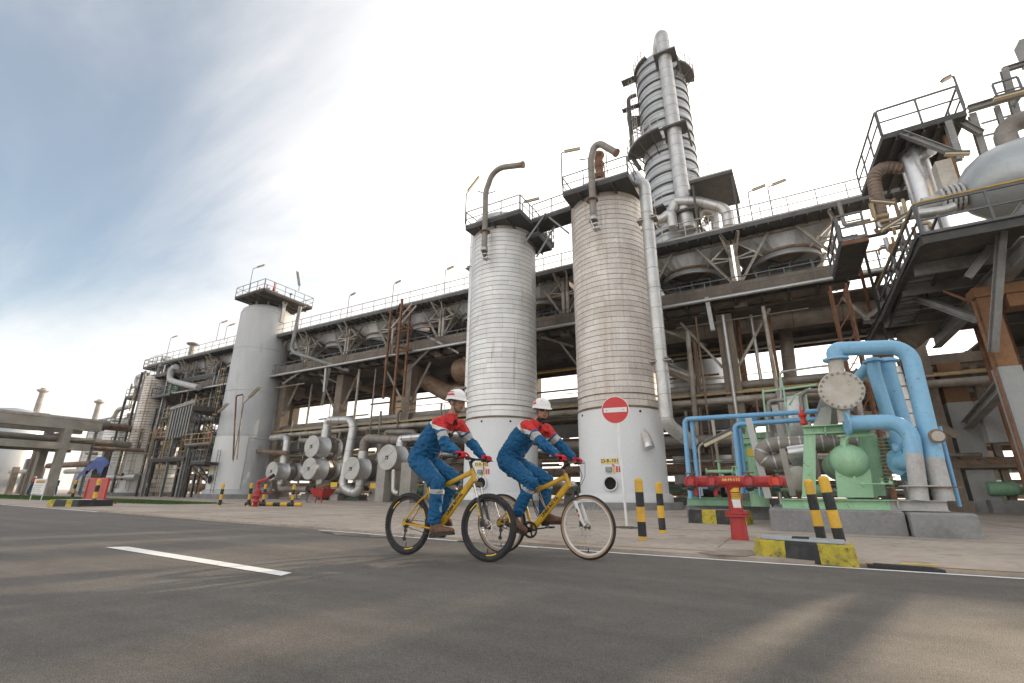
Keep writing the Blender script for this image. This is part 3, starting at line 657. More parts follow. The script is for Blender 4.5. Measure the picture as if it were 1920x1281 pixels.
# overhead vapour line down the front of the column
ov = CY-CR-.62
tp = [at(1237, 60, CY-.4), at(1247, 108, ov-.2), at(1291, 440, ov-.2)]
top = V((CX+.0, CY, ct+1)); gx = at(1245, 100, ov).x
gxb = at(1285, 400, ov).x
zg = at(1240, 52, ov).z
pth = [top, V((CX, CY, zg-.2)), V((gx, ov, zg-.2)), V((gx+.05, ov, 30)), V((gxb, ov, at(1288, 430, ov).z))]
pipe('overhead_vapour_line', pth, .62, 'pipe_silver', 'thick silver overhead pipe looping from the column top down its front', bands=1.1, bw=.03, rad=1.5, n=20, k=10, bm='steel_grey')
for px in ((1248, 108), (1267, 243), (1285, 402)):
    q = at(*px, ov); mb = MB(); mb.box((q.x, ov, q.z), (2.0, 1.6, .18)); mb.beam((q.x-.95, ov+.3, q.z), (q.x-1.05, CY-CR*.75, q.z-1.4), .16, .16); mb.beam((q.x+.95, ov+.3, q.z), (q.x+1.05, CY-CR*.75, q.z-1.4), .16, .16)
    mb.build('pipe_guide', 'steel_dark', dcol)
def ring_platform(z, a0, a1, w, par, rm='rail_pale', r0=CR+.05, cx=CX, cy=CY, t=.18, m='steel_dark'):
    k = max(4, int(abs(a1-a0)/.18)); mb = MB(); rl = []
    for i in range(k):
        t0 = a0+(a1-a0)*i/k; t1 = a0+(a1-a0)*(i+1)/k
        q = [V((cx+rr*math.cos(tt), cy+rr*math.sin(tt), z)) for rr, tt in ((r0, t0), (r0+w, t0), (r0+w, t1), (r0, t1))]
        mb.extr(q, V((0, 0, -t))); rl.append(q[1])
        if i % 2 == 0: mb.beam(V((cx+(r0+w)*math.cos(t0), cy+(r0+w)*math.sin(t0), z-t)), V((cx+r0*math.cos(t0), cy+r0*math.sin(t0), z-t-w)), .08, .08)
    rl.append(q[2]); o = mb.build('ring_platform', m, par)
    mb = MB(); railing(mb, rl, step=.9); mb.build('railing', rm, par)
A = math.radians
ring_platform(ct+.9, A(175), A(250), .5, dcol, r0=CR-.3); ring_platform(ct-1.2, A(-45), A(15), .8, dcol)
ring_platform(32.2, A(195), A(268), 1.5, dcol); ring_platform(ct-4.5, A(168), A(200), 1.2, dcol)
ring_platform(25.5, A(-60), A(60), 1.4, dcol); ring_platform(24.5, A(195), A(262), 1.2, dcol)
q0 = at(1178, 190, CY-1); q1 = at(1183, 300, CY-1)
pipe('side_pipe', [V((CX-CR, CY-1, q0.z+.4)), V((q0.x, CY-1, q0.z+.4)), V((q0.x, CY-1, q1.z)), V((CX-CR-.3, CY-1, q1.z-1.4))], .2, 'steel_dark', 'thin dark pipe hanging off the left of the tall column')
q = at(1196, 180, CY-2); mb = MB(); ladder(mb, (CX-CR-.35, CY-.9, 30), 12.4, (-.6, -.8, 0)); cage(mb, (CX-CR-.35, CY-.9, 30), 12.4, (-.8, -.6, 0)); mb.build('ladder', 'rail_pale', dcol)
q = at(1178, 205, CY-1); mb = MB(); mb.box((q.x+.6, CY-1, q.z), (2.4, .5, .15)); mb.box((q.x+.4, CY-1, q.z+3.5), (1.6, .8, .12)); mb.build('pipe_bracket', 'steel_dark', dcol)
# piping at the foot of the column above the rack
def pp(px, Y): return [at(x, y, Y) for x, y in px]
pipe('elbow_pipe', pp([(1247, 415), (1262, 390), (1265, 378), (1310, 378), (1362, 392), (1366, 425)], 36.5), .42, 'pipe_silver', 'looping silver pipe at the foot of the tall column above the rack', rad=1.2, bands=1.2, bm='steel_grey')
pipe('elbow_pipe', pp([(1262, 428), (1258, 395), (1240, 415), (1215, 408)], 36.0), .40, 'pipe_silver', 'short silver elbow left of the tall column foot', rad=1.0)
pipe('elbow_pipe', pp([(1300, 430), (1318, 395), (1340, 400), (1342, 430)], 38.0), .34, 'pipe_silver', 'second silver loop behind the tall column foot', rad=1.0)
e = tag(empty('canopy', at(1330, 400, 36)), 'dark flat canopy on posts right of the tall column', 'canopy')
c0, c1 = at(1296, 352, 36), at(1370, 366, 36)
mb = MB(); mb.extr([V((c0.x, 35, c0.z)), V((c1.x+.4, 35, c0.z-.1)), V((c1.x+.6, 40, c0.z)), V((c0.x, 40, c0.z+.1))], V((0, 0, -.25))); mb.build('roof', 'steel_dark', e)
mb = MB(); railing(mb, [V((c0.x, 35, c0.z)), V((c1.x+.4, 35, c0.z-.1))]); mb.build('railing', 'rail_pale', e)
for x in (c0.x+.2, c1.x+.3):
    for y in (35.3, 39.6): MB().beam((x, y, c0.z-.2), (x, y, c0.z-6), .16, .16).build('post', 'steel_dark', e)
# ------------------------------------------------------------------ the long air cooler rack
W = 5.35; XR = 4.6; NB = 13; XL = XR-NB*W
ZL, ZT, YF = 11.35, 15.45, 27.0
rack = tag(empty('air_cooler_rack', ((XL+XR)/2, 31, 0)), 'long concrete and steel rack with two walkways carrying the air coolers', 'rack')
mb = MB(); mb.bx(XL-2, XR+3.2, YF-.2, YF+1.0, ZT-.26, ZT); mb.build('upper_walkway', 'walk_grey', rack)
mb = MB()
k = 0
x = XL-2
while x < XR+3.2: mb.bx(x, x+.06, YF-.19, YF+.99, ZT-.40, ZT-.262); x += .62
mb.build('upper_joist', 'steel_dark', rack)
mb = MB(); railing(mb, [(XL-2, YF-.17, ZT), (XR+3.2, YF-.17, ZT)], step=1.35, r=.025); mb.build('upper_railing', 'rail_pale', rack)
mb = MB(); railing(mb, [(XL-2, 37, ZT), (XR+3.2, 37, ZT)], step=2.2, r=.022, toe=False); mb.build('rear_railing', 'rail_pale', rack)
for i in range(NB):   # louvre header boxes seen above the walkway
    x0 = XL+i*W; mb = MB(); mb.bx(x0+.3, x0+W-.45, YF+1.3, YF+9.6, ZT-.05, ZT+.42); mb.build('louvre_box', 'louvre_rust', rack)
    mb = MB(); mb.bx(x0+W-.44, x0+W+.28, YF+1.45, YF+2.1, ZT, ZT+.3); mb.build('header_end', 'pale_concrete', rack)
# lower deck: slab, fireproofed edge beam, walkway, joists
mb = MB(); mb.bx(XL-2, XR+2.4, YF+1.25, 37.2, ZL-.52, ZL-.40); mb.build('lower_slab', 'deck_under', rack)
rg = random.Random(11)
for i in range(NB):
    x0 = XL+i*W; mb = MB(); mb.bx(x0+.33, x0+W-.33, YF+.62, YF+1.15, ZL-.35, ZL+1.0+rg.uniform(-.05, .05)); mb.build('edge_beam', 'old_concrete', rack)
    mb = MB(); mb.bx(x0-.32, x0+.32, YF+.58, YF+1.2, ZL-.6, ZL+1.04); mb.build('beam_joint', 'old_concrete', rack)
mb = MB(); mb.bx(XL-2, XR+2.4, YF-.1, YF+.56, ZL-.16, ZL-.06); mb.build('lower_walkway', 'soot', rack)
mb = MB(); railing(mb, [(XL-2, YF-.06, ZL-.06), (XR+2.4, YF-.06, ZL-.06)], step=1.34, r=.026); mb.build('lower_railing', 'rail_grey', rack)
mb = MB(); mb.cyl((XL-2, YF-.22, ZL-.16), (XR+2.4, YF-.22, ZL-.16), .10, n=10); mb.build('edge_conduit', 'pipe_silver', rack)
mb = MB(); x = XL-1
while x < XR+2: mb.ibeam((x, YF-.1, ZL-.32), (x, 37, ZL-.62), .14, .26, .02); x += 1.3
mb.build('joist', 'steel_dark', rack)
for y in (YF+3.6, YF+6.2, YF+8.6): mb = MB(); mb.ibeam((XL-2, y, ZL-1.0), (XR+2.4, y, ZL-1.0), .25, .45, .03); mb.build('girder', 'steel_dark', rack)
# columns
COLX = [-1.75-8.0*i for i in range(8)]+[6.4]
for X0 in COLX:
    for Y0 in (28.7, 35.6):
        mb = MB(); mb.bx(X0-.42, X0+.42, Y0-.42, Y0+.42, AZ, ZL-.6); mb.bx(X0-.55, X0+.55, Y0-.55, Y0+.55, AZ, .5); mb.build('column', 'old_concrete', rack)
    mb = MB(); mb.bx(X0-.36, X0+.36, 29.12, 35.18, ZL-1.5, ZL-.62); mb.build('cross_beam', 'old_concrete', rack)
    mb = MB(); mb.bx(X0-.26, X0+.26, 29.12, 35.18, 6.05, 6.5); mb.bx(X0-.26, X0+.26, 29.12, 35.18, 4.2, 4.62); mb.build('cross_beam', 'steel_dark', rack)
    for s in (-1, 1):
        a = V((X0+s*.42, 28.5, 7.6)); b = V((X0+s*2.4, 28.2, ZL-.75)); mb = MB(); mb.ibeam(a, b, .13, .13, .02); mb.build('knee_brace', 'truss_grey', rack)
for a, b in zip(COLX[:-1], COLX[1:]):
    lo, hi = min(a, b)+.44, max(a, b)-.44
    if hi-lo > 9: continue
    mb = MB(); mb.bx(lo, hi, 28.45, 28.9, 4.15, 4.95); mb.build('tie_beam', 'steel_dark', rack)
    mb = MB(); mb.bx(lo, hi, 35.4, 35.8, 4.15, 4.85); mb.build('tie_beam', 'old_concrete', rack)
    mb = MB(); mb.ibeam((lo, 28.65, 6.3), (hi, 28.65, 6.3), .2, .3, .03); mb.build('tie_beam', 'steel_grey', rack)
for (px0, px1) in (((618, 690, 27.1), (603, 760, 28.0)), ((1325, 558, 26.9), (1337, 620, 26.9)), ((612, 690, 26.9), (608, 735, 26.9))):
    mb = MB(); mb.ibeam(at(*px0), at(*px1), .22, .18, .025); mb.build('hanger', 'rail_pale', rack)
for (px0, px1) in (((1243, 620, 26.9), (1325, 648, 29.5)), ((860, 662, 27), (800, 630, 27)), ((760, 700, 27), (805, 655, 27)), ((530, 720, 27), (575, 690, 27)), ((575, 690, 27), (640, 722, 29)), ((1015, 632, 27.5), (1075, 650, 29))):
    mb = MB(); mb.ibeam(at(*px0), at(*px1), .14, .14, .02); mb.build('diagonal_brace', 'truss_grey', rack)
# one bay: posts, braces, hopper plenum, fan ring
def make_bay():
    e = empty('air_cooler_bay', (0, 0, 0)); zb, zt = ZL+1.02, ZT-.42; y = YF+.86
    for x in (.16, W-.16):
        for yy in (y, y+7.2): mb = MB(); mb.ibeam((x, yy, zb-.02), (x, yy, zt), .2, .2, .03); mb.build('post', 'truss_grey', e)
    mb = MB(); mb.ibeam((0.02, y, zt+.09), (W-.02, y, zt+.09), .2, .2, .03); mb.build('top_chord', 'truss_grey', e)
    for s in (0, 1):
        f = (lambda q: q) if s == 0 else (lambda q: W-q)
        mb = MB(); mb.ibeam((f(.3), y-.13, zb+.05), (f(1.95), y-.13, zt), .15, .13, .02); mb.build('brace', 'truss_grey', e)
        mb = MB(); mb.beam((f(.25), y-.02, zt-1.1), (f(1.15), y-.1, zb+1.75), .09, .09); mb.beam((f(.25), y-.02, zt-.15), (f(1.2), y-.1, zb+1.6), .09, .09); mb.build('stub_brace', 'truss_grey', e)
        mb = MB(); mb.beam((f(.16), y-.1, zt-1.0), (f(.5), YF-.05, zt+.12), .1, .1); mb.beam((f(.16), y-.1, zt-.15), (f(.45), YF-.15, zt+.1), .1, .1); mb.build('walkway_bracket', 'truss_grey', e)
    mb = MB(); mb.beam((.3, y-.02, zb+1.45), (1.1, y-.02, zb+1.45), .08, .08); mb.beam((W-1.1, y-.02, zb+1.45), (W-.3, y-.02, zb+1.45), .08, .08); mb.build('strut', 'truss_grey', e)
    for f in (0, 1):
        q = (lambda a: a) if f == 0 else (lambda a: W-a)
        mb = MB(); mb.beam((q(.2), y+.1, zb+.1), (q(.2), y+2.2, zt-.3), .1, .1); mb.beam((q(.2), y+4.4, zb+.1), (q(.2), y+2.2, zt-.3), .1, .1); mb.beam((q(.25), y, zt-.1), (q(1.5), y+.3, zt-1.2), .07, .07); mb.build('side_brace', 'truss_grey', e)
    for yc, nm in ((y+2.1, 1), (y+6.1, 2)):
        n = 32; cx = W/2; zr = zt-.92; rr = 1.80; top = []; bot = []
        hw, hd = W/2-.2, 1.95
        for i in range(n):
            t = 2*math.pi*(i+.5)/n; c, s = math.cos(t), math.sin(t); sc = min(hw/abs(c) if abs(c) > 1e-6 else 9e9, hd/abs(s) if abs(s) > 1e-6 else 9e9)
            top.append(V((cx+c*sc, yc+s*sc, zt))); bot.append(V((cx+rr*c, yc+rr*s, zr)))
        mb = MB(); mb.add(top+bot, [(i, (i+1) % n, n+(i+1) % n, n+i) for i in range(n)]); p = mb.build('plenum', 'plenum_grey', e)
        MB().lathe([(rr-.05, zr-.42), (rr+.10, zr-.42), (rr+.04, zr-.32), (rr, zr), (rr-.06, zr)], (cx, yc, 0), 32).build('fan_ring', 'pipe_rusty' if nm == 2 else 'plenum_grey', p)
        MB().lathe([(rr+.02, zr-.08), (rr+.09, zr-.08), (rr+.09, zr+.06), (rr+.02, zr+.06)], (cx, yc, 0), 32).build('ring_lip', 'pipe_rusty', p)
        mb = MB(); mb.cyl((cx, yc, zr-.45), (cx, yc, zr-.2), .2, n=12)
        for a in range(5):
            t = a*math.pi*2/5+.3; d = V((math.cos(t), math.sin(t), 0)); mb.beam(V((cx, yc, zr-.33))+d*.15, V((cx, yc, zr-.3))+d*(rr-.12), .26, .03)
        mb.build('fan', 'steel_dark', p)
        mb = MB(); mb.lathe([(0, 0), (.2, 0), (.2, .5), (.12, .62), (.12, .75), (0, .75)], (cx, yc, zb+.35), 12); mb.box((cx, yc, zb+.25), (.8, .6, .12)); mb.cyl((cx, yc, zb+1.1), (cx, yc, zr-.4), .05, n=6); mb.build('fan_motor', 'green_dark', e)
    mb = MB(); mb.bx(1.7, W-1.5, y+1.0, y+2.9, zb-.1, zb+.02); mb.build('motor_floor', 'soot', e)
    mb = MB(); railing(mb, [(1.7, y+1.0, zb), (W-1.5, y+1.0, zb), (W-1.5, y+2.9, zb)], step=1.0, r=.018, toe=False); mb.build('motor_railing', 'rail_grey', e)
    mb = MB(); mb.bx(.0, W, y+8.2, y+8.24, zb-.5, zt); mb.build('partition', 'soot', e)
    return e
bay = make_bay()
ords = ['first', 'second', 'third', 'fourth', 'fifth', 'sixth', 'seventh', 'eighth', 'ninth', 'tenth', 'eleventh', 'twelfth', 'thirteenth']
for i in range(NB):
    o = bay if i == 0 else copy_tree(bay)
    o.location = (XR-(i+1)*W, 0, 0)
    tag(o, 'air cooler bay with grey hopper, %s from the right end of the rack' % ords[i], 'air cooler', 'air cooler bays on the rack')
# lamps along the upper walkway
for i, (px, py) in enumerate(((560, 607), (651, 589), (735, 570), (833, 548), (1450, 408), (1412, 417))):
    lamp(V((at(px, py, YF-.1).x, YF-.1, ZT)), 2.2 if i < 4 else 2.0, (1, -.2, 0), ['tube lamp on the rack railing right behind the plain tower', 'tube lamp on the rack railing, second right of the plain tower', 'tube lamp on the rack railing midway between tower and left silo', 'tube lamp on the rack railing just left of the left silo', 'small lamp on the rack railing right of the tall column', 'short lamp on the rack railing below the canopy'][i], arm=.35, L=.7)
# red drench valves on the lower deck
for i, (px, py) in enumerate(((386, 828), (1010, 590), (1018, 588), (1243, 540), (560, 668), (575, 664), (600, 655), (640, 642))):
    if i == 0: continue
    q = at(px, py, YF+.9); tag(MB().lathe([(.14, 0), (.2, .04), (.2, .1), (.12, .14), (.14, .55), (.07, .7), (.05, 1.0), (0, 1.02)], V((q.x, YF+.9, ZL-.06)), 10).build('drench_valve', 'red_bright'), 'red valve standing on the lower rack walkway', 'valve', 'red valves along the lower rack walkway')
# rusty stair frame in the middle of the rack
e = tag(empty('stair_frame', at(760, 700, YF-.6)), 'rusty tall stair frame standing against the rack', 'frame')
ZB = 7.6
for (px, py, y) in ((733, 590, YF-.5), (752, 586, YF-1.7), (768, 600, YF-.5)):
    q = at(px, py, y); mb = MB(); mb.ibeam((q.x, y, ZB if y > YF-1 else 6.4), (q.x, y, ZT-.3), .15, .15, .025); mb.build('post', 'rust', e)
q = at(745, 660, YF-1)
for z in (ZL-.1, ZL+1.6, ZT-.8): mb = MB(); mb.beam((q.x-.9, YF-.5, z), (q.x+1.0, YF-.5, z), .12, .14); mb.beam((q.x+.5, YF-1.7, z), (q.x+1.0, YF-.5, z), .12, .14); mb.beam((q.x-.9, YF-.5, z+.1), (q.x+.5, YF-1.7, z+.1), .1, .12); mb.build('landing_edge', 'rust', e)
mb = MB(); mb.beam((q.x-.6, YF-.8, ZL+1.7), (q.x+1.4, YF-.8, ZL+3.4), .05, .16); mb.beam((q.x-.6, YF-1.3, ZL+1.7), (q.x+1.4, YF-1.3, ZL+3.4), .05, .16); mb.build('stringer', 'truss_grey', e)
# big ducts under the deck
pipe('duct_pipe', [at(1090, 652, 30.5), at(1324, 618, 30.5), at(1640, 573, 30.5)], .60, 'pipe_dull', 'thick grey weathered pipe slung under the right half of the rack', bands=2.4, bw=.06, n=20)
pipe('duct_pipe', pp([(520, 705), (600, 697), (735, 672), (770, 700), (840, 738), (905, 735)], 30.0), .66, 'pipe_rusty', 'thick brown pipe bending below the rack left of the cyclists', rad=1.5, bands=2.4, bw=.06, n=20)
pipe('duct_pipe', pp([(455, 735), (520, 712), (560, 745)], 31.5), .45, 'pipe_dull', 'grey pipe emerging from behind the plain tower below the rack', rad=1.2)
q = at(868, 695, 29.0); mb = MB(); mb.lathe([(0, -1.1), (.5, -1.0), (.85, -.72), (1.0, -.3), (1.0, 3.0)], q+V((.2, 0, 0)), 24, axis=(1, 0, 0)); mb.cyl(q+V((.7, 0, -.6)), q+V((.7, 0, -2.2)), .4, n=16)
tag(mb.build('rusty_drum', 'pipe_rusty'), 'rusty domed drum hanging below the rack left of the left silo', 'drum')
pipe('duct_pipe', pp([(1470, 600), (1480, 690), (1483, 720)], 33), .38, 'pipe_dull', 'vertical grey pipe crossing the bright gap under the rack', bands=1.0)
pipe('duct_pipe', [at(1245, 690, 30), at(1310, 715, 33)], .35, 'pipe_silver', 'slanting silver pipe right of the silo downcomer')
# tiers of pipes running along the rack
rg = random.Random(21)
tiers = []
for z, ys, rr in ((6.45, (29.0, 29.9, 30.7, 31.6, 32.6, 33.8, 34.8), (.22, .34)), (5.55, (28.2, 29.3, 30.2, 31.2, 32.3, 33.4, 34.6), (.12, .26)), (3.3, (27.6, 29.0, 30.4, 31.8, 33.2, 34.8), (.14, .34)), (1.9, (28.6, 30.0, 31.9, 33.9), (.12, .3))):
    for y in ys: tiers.append((y, z, rg.uniform(*rr)))
for i, (y, z, r) in enumerate(tiers):
    x0 = rg.choice((-66, -60, -48, -30)) if z > 4 else rg.choice((-40, -24, -12, -4)); x1 = rg.choice((30, 34, 12)) if z > 4 else rg.choice((2, 9, 24))
    m = rg.choice(('pipe_dull', 'pipe_dull', 'pipe_rusty', 'pipe_silver', 'truss_grey'))
    zc = z+0
    nm = {6.45: 'upper', 5.55: 'middle', 3.3: 'lower', 1.9: 'lowest'}[z]
    pipe('rack_pipe', [(x0, y, z+r*.6), (x1, y, z+r*.6)], r, m, 'long horizontal pipe on the %s tier under the rack' % nm, group='pipes on the %s tier under the rack' % nm, n=10)
for i in range(7):
    y = 28.05+i*.13; tag(MB().cyl((-60, y, 6.0+.05*i), (30, y, 6.0+.05*i), .03+.01*(i % 3), n=6).build('conduit', rg.choice(('rail_yellow', 'pipe_silver', 'rail_tan'))), 'thin cable conduit running along the rack tie beams', 'conduit', 'conduits along the rack')
for i in range(70):     # smaller lines crowding the rack
    y = rg.uniform(27.4, 36); z = rg.choice((.7, 1.2, 2.4, 2.8, 3.8, 5.1, 5.2, 5.9, 8.4, 9.6, 10.2)); x0 = rg.uniform(-62, -4); L = rg.uniform(5, 22); r = rg.uniform(.03, .11)
    if 6.6 < z < 9.7 and y < 33: y = rg.uniform(33.5, 36.5)
    tag(MB().cyl((x0, y, z), (min(x0+L, 14), y, z), r, n=7).build('small_line', rg.choice(('pipe_dull', 'pipe_rusty', 'truss_grey', 'pipe_silver', 'rail_yellow', 'rust'))), 'small horizontal line among the pipes under the rack', 'pipe', 'small lines under the rack')
for i in range(26):     # cross lines running into the rack
    x = rg.uniform(-56, 4); z = rg.choice((2.2, 3.9, 5.7, 6.9)); r = rg.uniform(.06, .16)
    tag(MB().tube(fillet([V((x, 28.0, z-rg.uniform(.8, 1.6))), V((x, 28.0, z)), V((x, 35.5, z))], .3, 4), r, 8).build('cross_line', rg.choice(('pipe_dull', 'pipe_rusty', 'pipe_silver'))), 'bent pipe running into the depth of the rack', 'pipe', 'cross pipes of the rack')
# vertical risers
for i in range(46):
    x = rg.uniform(-40, 3.5); y = rg.uniform(27.2, 30.5); r = rg.uniform(.03, .11); z1 = rg.choice((5.2, 7, 10.6, 10.8)); z0 = rg.choice((AZ, AZ, 2.0))
    if abs(x-S1X) < 2.3 or abs(x-S2X) < 2.3 and rg.random() < .8: continue
    tag(MB().cyl((x, y, z0), (x, y, z1), r, n=8).build('riser_pipe', rg.choice(('pipe_dull', 'pipe_rusty', 'truss_grey', 'pipe_silver', 'rust'))), 'thin vertical riser pipe among the rack columns', 'pipe', 'thin riser pipes among the rack columns')
pipe('riser_pipe', [at(1289, 622, 28.0), at(1310, 850, 28.0)], .14, 'truss_grey', 'pale riser pipe right of the tall downcomer')
pipe('riser_pipe', [at(1302, 640, 28.4), at(1318, 850, 28.4)], .10, 'pipe_rusty', 'brown riser pipe close beside the pale riser')
# far side: another pipe way and equipment that fill the view under the rack
rg = random.Random(31)
far = tag(empty('far_pipe_rack', (-15, 52, 0)), 'distant pipe rack glimpsed under the air cooler rack', 'rack')
for X0 in range(-133, 50, 7):
    for y in (50, 56): MB().bx(X0-.3, X0+.3, y-.3, y+.3, 0, 8.6).build('column', 'old_concrete', far)
    MB().bx(X0-.25, X0+.25, 50.3, 55.7, 4.5, 5).build('cross_beam', 'old_concrete', far); MB().bx(X0-.25, X0+.25, 50.3, 55.7, 8, 8.5).build('cross_beam', 'old_concrete', far)
for y in (50, 56):
    for z in (4.7, 8.3): MB().bx(-134, 44, y-.24, y+.24, z-.3, z+.3).build('tie_beam', 'old_concrete', far)
for i in range(46):
    z = rg.choice((5.2, 5.2, 5.2, 8.6, 2.6, 2.6, 1.2, .5)); y = rg.uniform(49, 57); r = rg.uniform(.12, .38)
    tag(MB().cyl((rg.uniform(-135, -70), y, z+r), (rg.uniform(10, 45), y, z+r), r, n=8).build('far_pipe', rg.choice(('pipe_dull', 'pipe_silver', 'pipe_rusty', 'truss_grey'))), 'distant horizontal pipe seen through the legs of the rack', 'pipe', 'distant pipes beyond the rack')
def drum(x, y, z, r, L, m, label, ax=(1, 0, 0), group=None):
    return tag(MB().lathe([(0, -L/2-r*.5), (r*.6, -L/2-r*.4), (r*.92, -L/2-r*.15), (r, -L/2), (r, L/2), (r*.92, L/2+r*.15), (r*.6, L/2+r*.4), (0, L/2+r*.5)], (x, y, z), 18, axis=ax).build('drum', m), label, 'drum', group)
for i in range(34):
    x = rg.uniform(-90, 22); y = rg.uniform(40, 47); r = rg.uniform(.5, 1.0)
    drum(x, y, r+.5+rg.choice((0, 1.6)), r, rg.uniform(2, 4), rg.choice(('pipe_dull', 'green_dark', 'pipe_silver', 'pipe_rusty')), 'horizontal drum among the equipment beyond the rack', group='drums beyond the rack')
def pump(x, y, m, sc=1.0, rz=0):
    e = tag(empty('pump_set', (x, y, AZ)), 'small pump with motor on a skid under the rack', 'pump', 'pumps under the rack'); P = lambda a, b, c: V((x+a*sc, y+b*sc, AZ+c*sc))
    MB().box(P(0, 0, .2), (1.8*sc, .8*sc, .4*sc)).build('skid', 'plinth_concrete', e)
    MB().lathe([(0, -.5), (.26, -.5), (.3, -.45), (.3, .35), (.2, .5), (.08, .5), (.08, .8)], P(-.4, 0, .75), 14, axis=(1, 0, 0)).build('motor', m, e)
    mb = MB(); mb.lathe([(0, -.18), (.3, -.18), (.38, 0), (.3, .18), (0, .18)], P(.6, 0, .75), 14, axis=(1, 0, 0)); mb.cyl(P(.6, 0, .8), P(.6, 0, 1.5), .12*sc, n=8); mb.cyl(P(.7, 0, .75), P(1.3, 0, .75), .14*sc, n=8); mb.build('casing', m, e)
    MB().cyl(P(.6, 0, 1.5), P(.6, 0, 1.6), .2*sc, n=10).build('flange', m, e)
for i in range(22):
    pump(-40+i*2.6+rg.uniform(-.6, .6), rg.choice((27.2, 29.8, 32.5))+rg.uniform(-.4, .4), rg.choice(('green_dark', 'green_dark', 'pipe_dull', 'steel_dark')), rg.uniform(.8, 1.2))
# ------------------------------------------------------------------ raised deck with drum on the right
DZ = at(1726, 442, 15.8).z; DX = at(1726, 442, 15.8).x; DY = 15.8
deck = tag(empty('raised_deck', (DX+6, 22, 0)), 'raised steel deck on orange and grey columns at the right', 'deck')
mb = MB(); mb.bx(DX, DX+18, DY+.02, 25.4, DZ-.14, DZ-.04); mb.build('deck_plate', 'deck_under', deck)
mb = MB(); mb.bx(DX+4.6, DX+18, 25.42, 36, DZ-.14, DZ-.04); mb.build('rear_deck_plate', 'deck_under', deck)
for (a, b) in (((DX, DY, DZ-.15), (DX+18, DY, DZ-.15)), ((DX, DY+.05, DZ-.15), (DX, 27.0, DZ-.15))):
    mb = MB(); mb.ibeam(a, b, .14, .3, .025); mb.build('edge_channel', 'steel_dark', deck)
for i, y in enumerate((17.6, 19.4, 21.2, 23.0, 24.8)):
    mb = MB(); mb.ibeam((DX+.1, y, DZ-.33), (DX+18, y, DZ-.33), .16, .36, .03); mb.build('joist', 'steel_grey', deck)
for x in (DX+2.1, DX+5.4, DX+8.6, DX+12):
    mb = MB(); mb.ibeam((x, DY+.1, DZ-.78), (x, 25.4, DZ-.78), .3, .5, .04); mb.build('girder', 'steel_grey', deck)
def fcol(x, y, s, zsplit, ztop, par, top='orange_column'):
    MB().bx(x-s/2-.03, x+s/2+.03, y-s/2-.03, y+s/2+.03, AZ, zsplit).build('column_base', 'column_grey', par)
    MB().bx(x-s/2, x+s/2, y-s/2, y+s/2, zsplit, ztop).build('column', top, par)
zs = at(1885, 690, 18.3).z
ac = gd(1962, 983); fcol(6.02, 18.3, .44, zs, DZ-1.35, deck)
zsb = at(1795, 757, 29).z
fcol(7.5, 29.0, .86, zsb, DZ-1.05, deck); fcol(9.6, 23.6, .8, zsb, DZ-1.05, deck); fcol(13.5, 18.3, .82, zs, DZ-1.35, deck); fcol(12, 29, .86, zsb, DZ-1.05, deck); fcol(4.9, 27.4, .6, 4.2, DZ-.6, deck)
mb = MB(); mb.bx(5.75, 20, 18.0, 18.6, DZ-1.35, DZ-1.04); mb.bx(6.45, 20, 18.05, 18.55, DZ-1.75, DZ-1.36); mb.build('cap_beam', 'orange_column', deck)
mb = MB(); mb.bx(5.8, 20, 28.6, 29.4, DZ-1.06, DZ-.6); mb.build('cap_beam', 'old_concrete', deck)
for (p0, p1, w) in (((1690, 548, 21), (1835, 600, 18.2), .2), ((1880, 410, 16.2), (1862, 660, 17.6), .17), ((1920, 385, 17), (1815, 520, 17.2), .2), ((1620, 600, 24), (1720, 520, 24), .14), ((1745, 590, 27), (1670, 650, 27), .16), ((1620, 605, 26), (1700, 590, 22), .14)):
    mb = MB(); mb.ibeam(at(*p0), at(*p1), w, w, .025); mb.build('diagonal_brace', 'steel_grey', deck)
mb = MB(); mb.ibeam((5.9, 18.3, 3.75), (7.6, 29.0, 3.75), .3, .35, .03); mb.build('tie_beam', 'steel_grey', deck)
mb = MB(); mb.ibeam((6.5, 18.3, 3.4), (14, 18.3, 3.4), .3, .35, .03); mb.build('tie_beam', 'steel_grey', deck)
# bent concrete duct under deck
pipe('duct_pipe', [at(1700, 640, 24), at(1752, 595, 24), at(1790, 530, 22)], .45, 'old_concrete', 'fat tapering grey duct slanting up under the raised deck', n=18)
# railing of the deck: dark posts with yellow top rail
mb = MB(); pts = [V((DX+.05, 22.5, DZ)), V((DX+.05, DY+.05, DZ)), V((DX+18, DY+.05, DZ))]
railing(mb, pts, step=1.5, r=.03, h=.98); mb.build('railing', 'rail_grey', deck)
mb = MB(); mb.tube(fillet([p+V((0, 0, 1.06)) for p in pts], .2, 5), .035, 8); mb.build('handrail', 'rail_yellow', deck)
# horizontal drum with domed end
q0 = at(1792, 360, 18.4); zt_, zb_ = at(1900, 272, 18.4).z, at(1860, 418, 18.4).z; r = (zt_-zb_)/2; zc = (zt_+zb_)/2
e = tag(empty('condenser_drum', (q0.x+4, 18.4, DZ)), 'big grey horizontal drum with domed end on the raised deck', 'drum')
MB().lathe([(.28, -.02), (.34, -.0), (.5, .06), (r*.62, .25), (r*.82, .55), (r*.94, .95), (r, 1.5), (r, 9)], (q0.x+.1, 18.4, zc), 40, axis=(1, 0, 0)).build('shell', 'vessel_grey', e)
for i in range(5):
    x = q0.x+.06-i*.12; mb = MB(); flange(mb, (x, 18.4, zc-.15), (1, 0, 0), .46 if i < 4 else .4, .07, 14); mb.build('flange', 'leg_grey', e)
MB().cyl((q0.x+.2, 18.4, zc-.15), (q0.x-.9, 18.4, zc-.15), .25, n=16).build('nozzle', 'leg_grey', e)
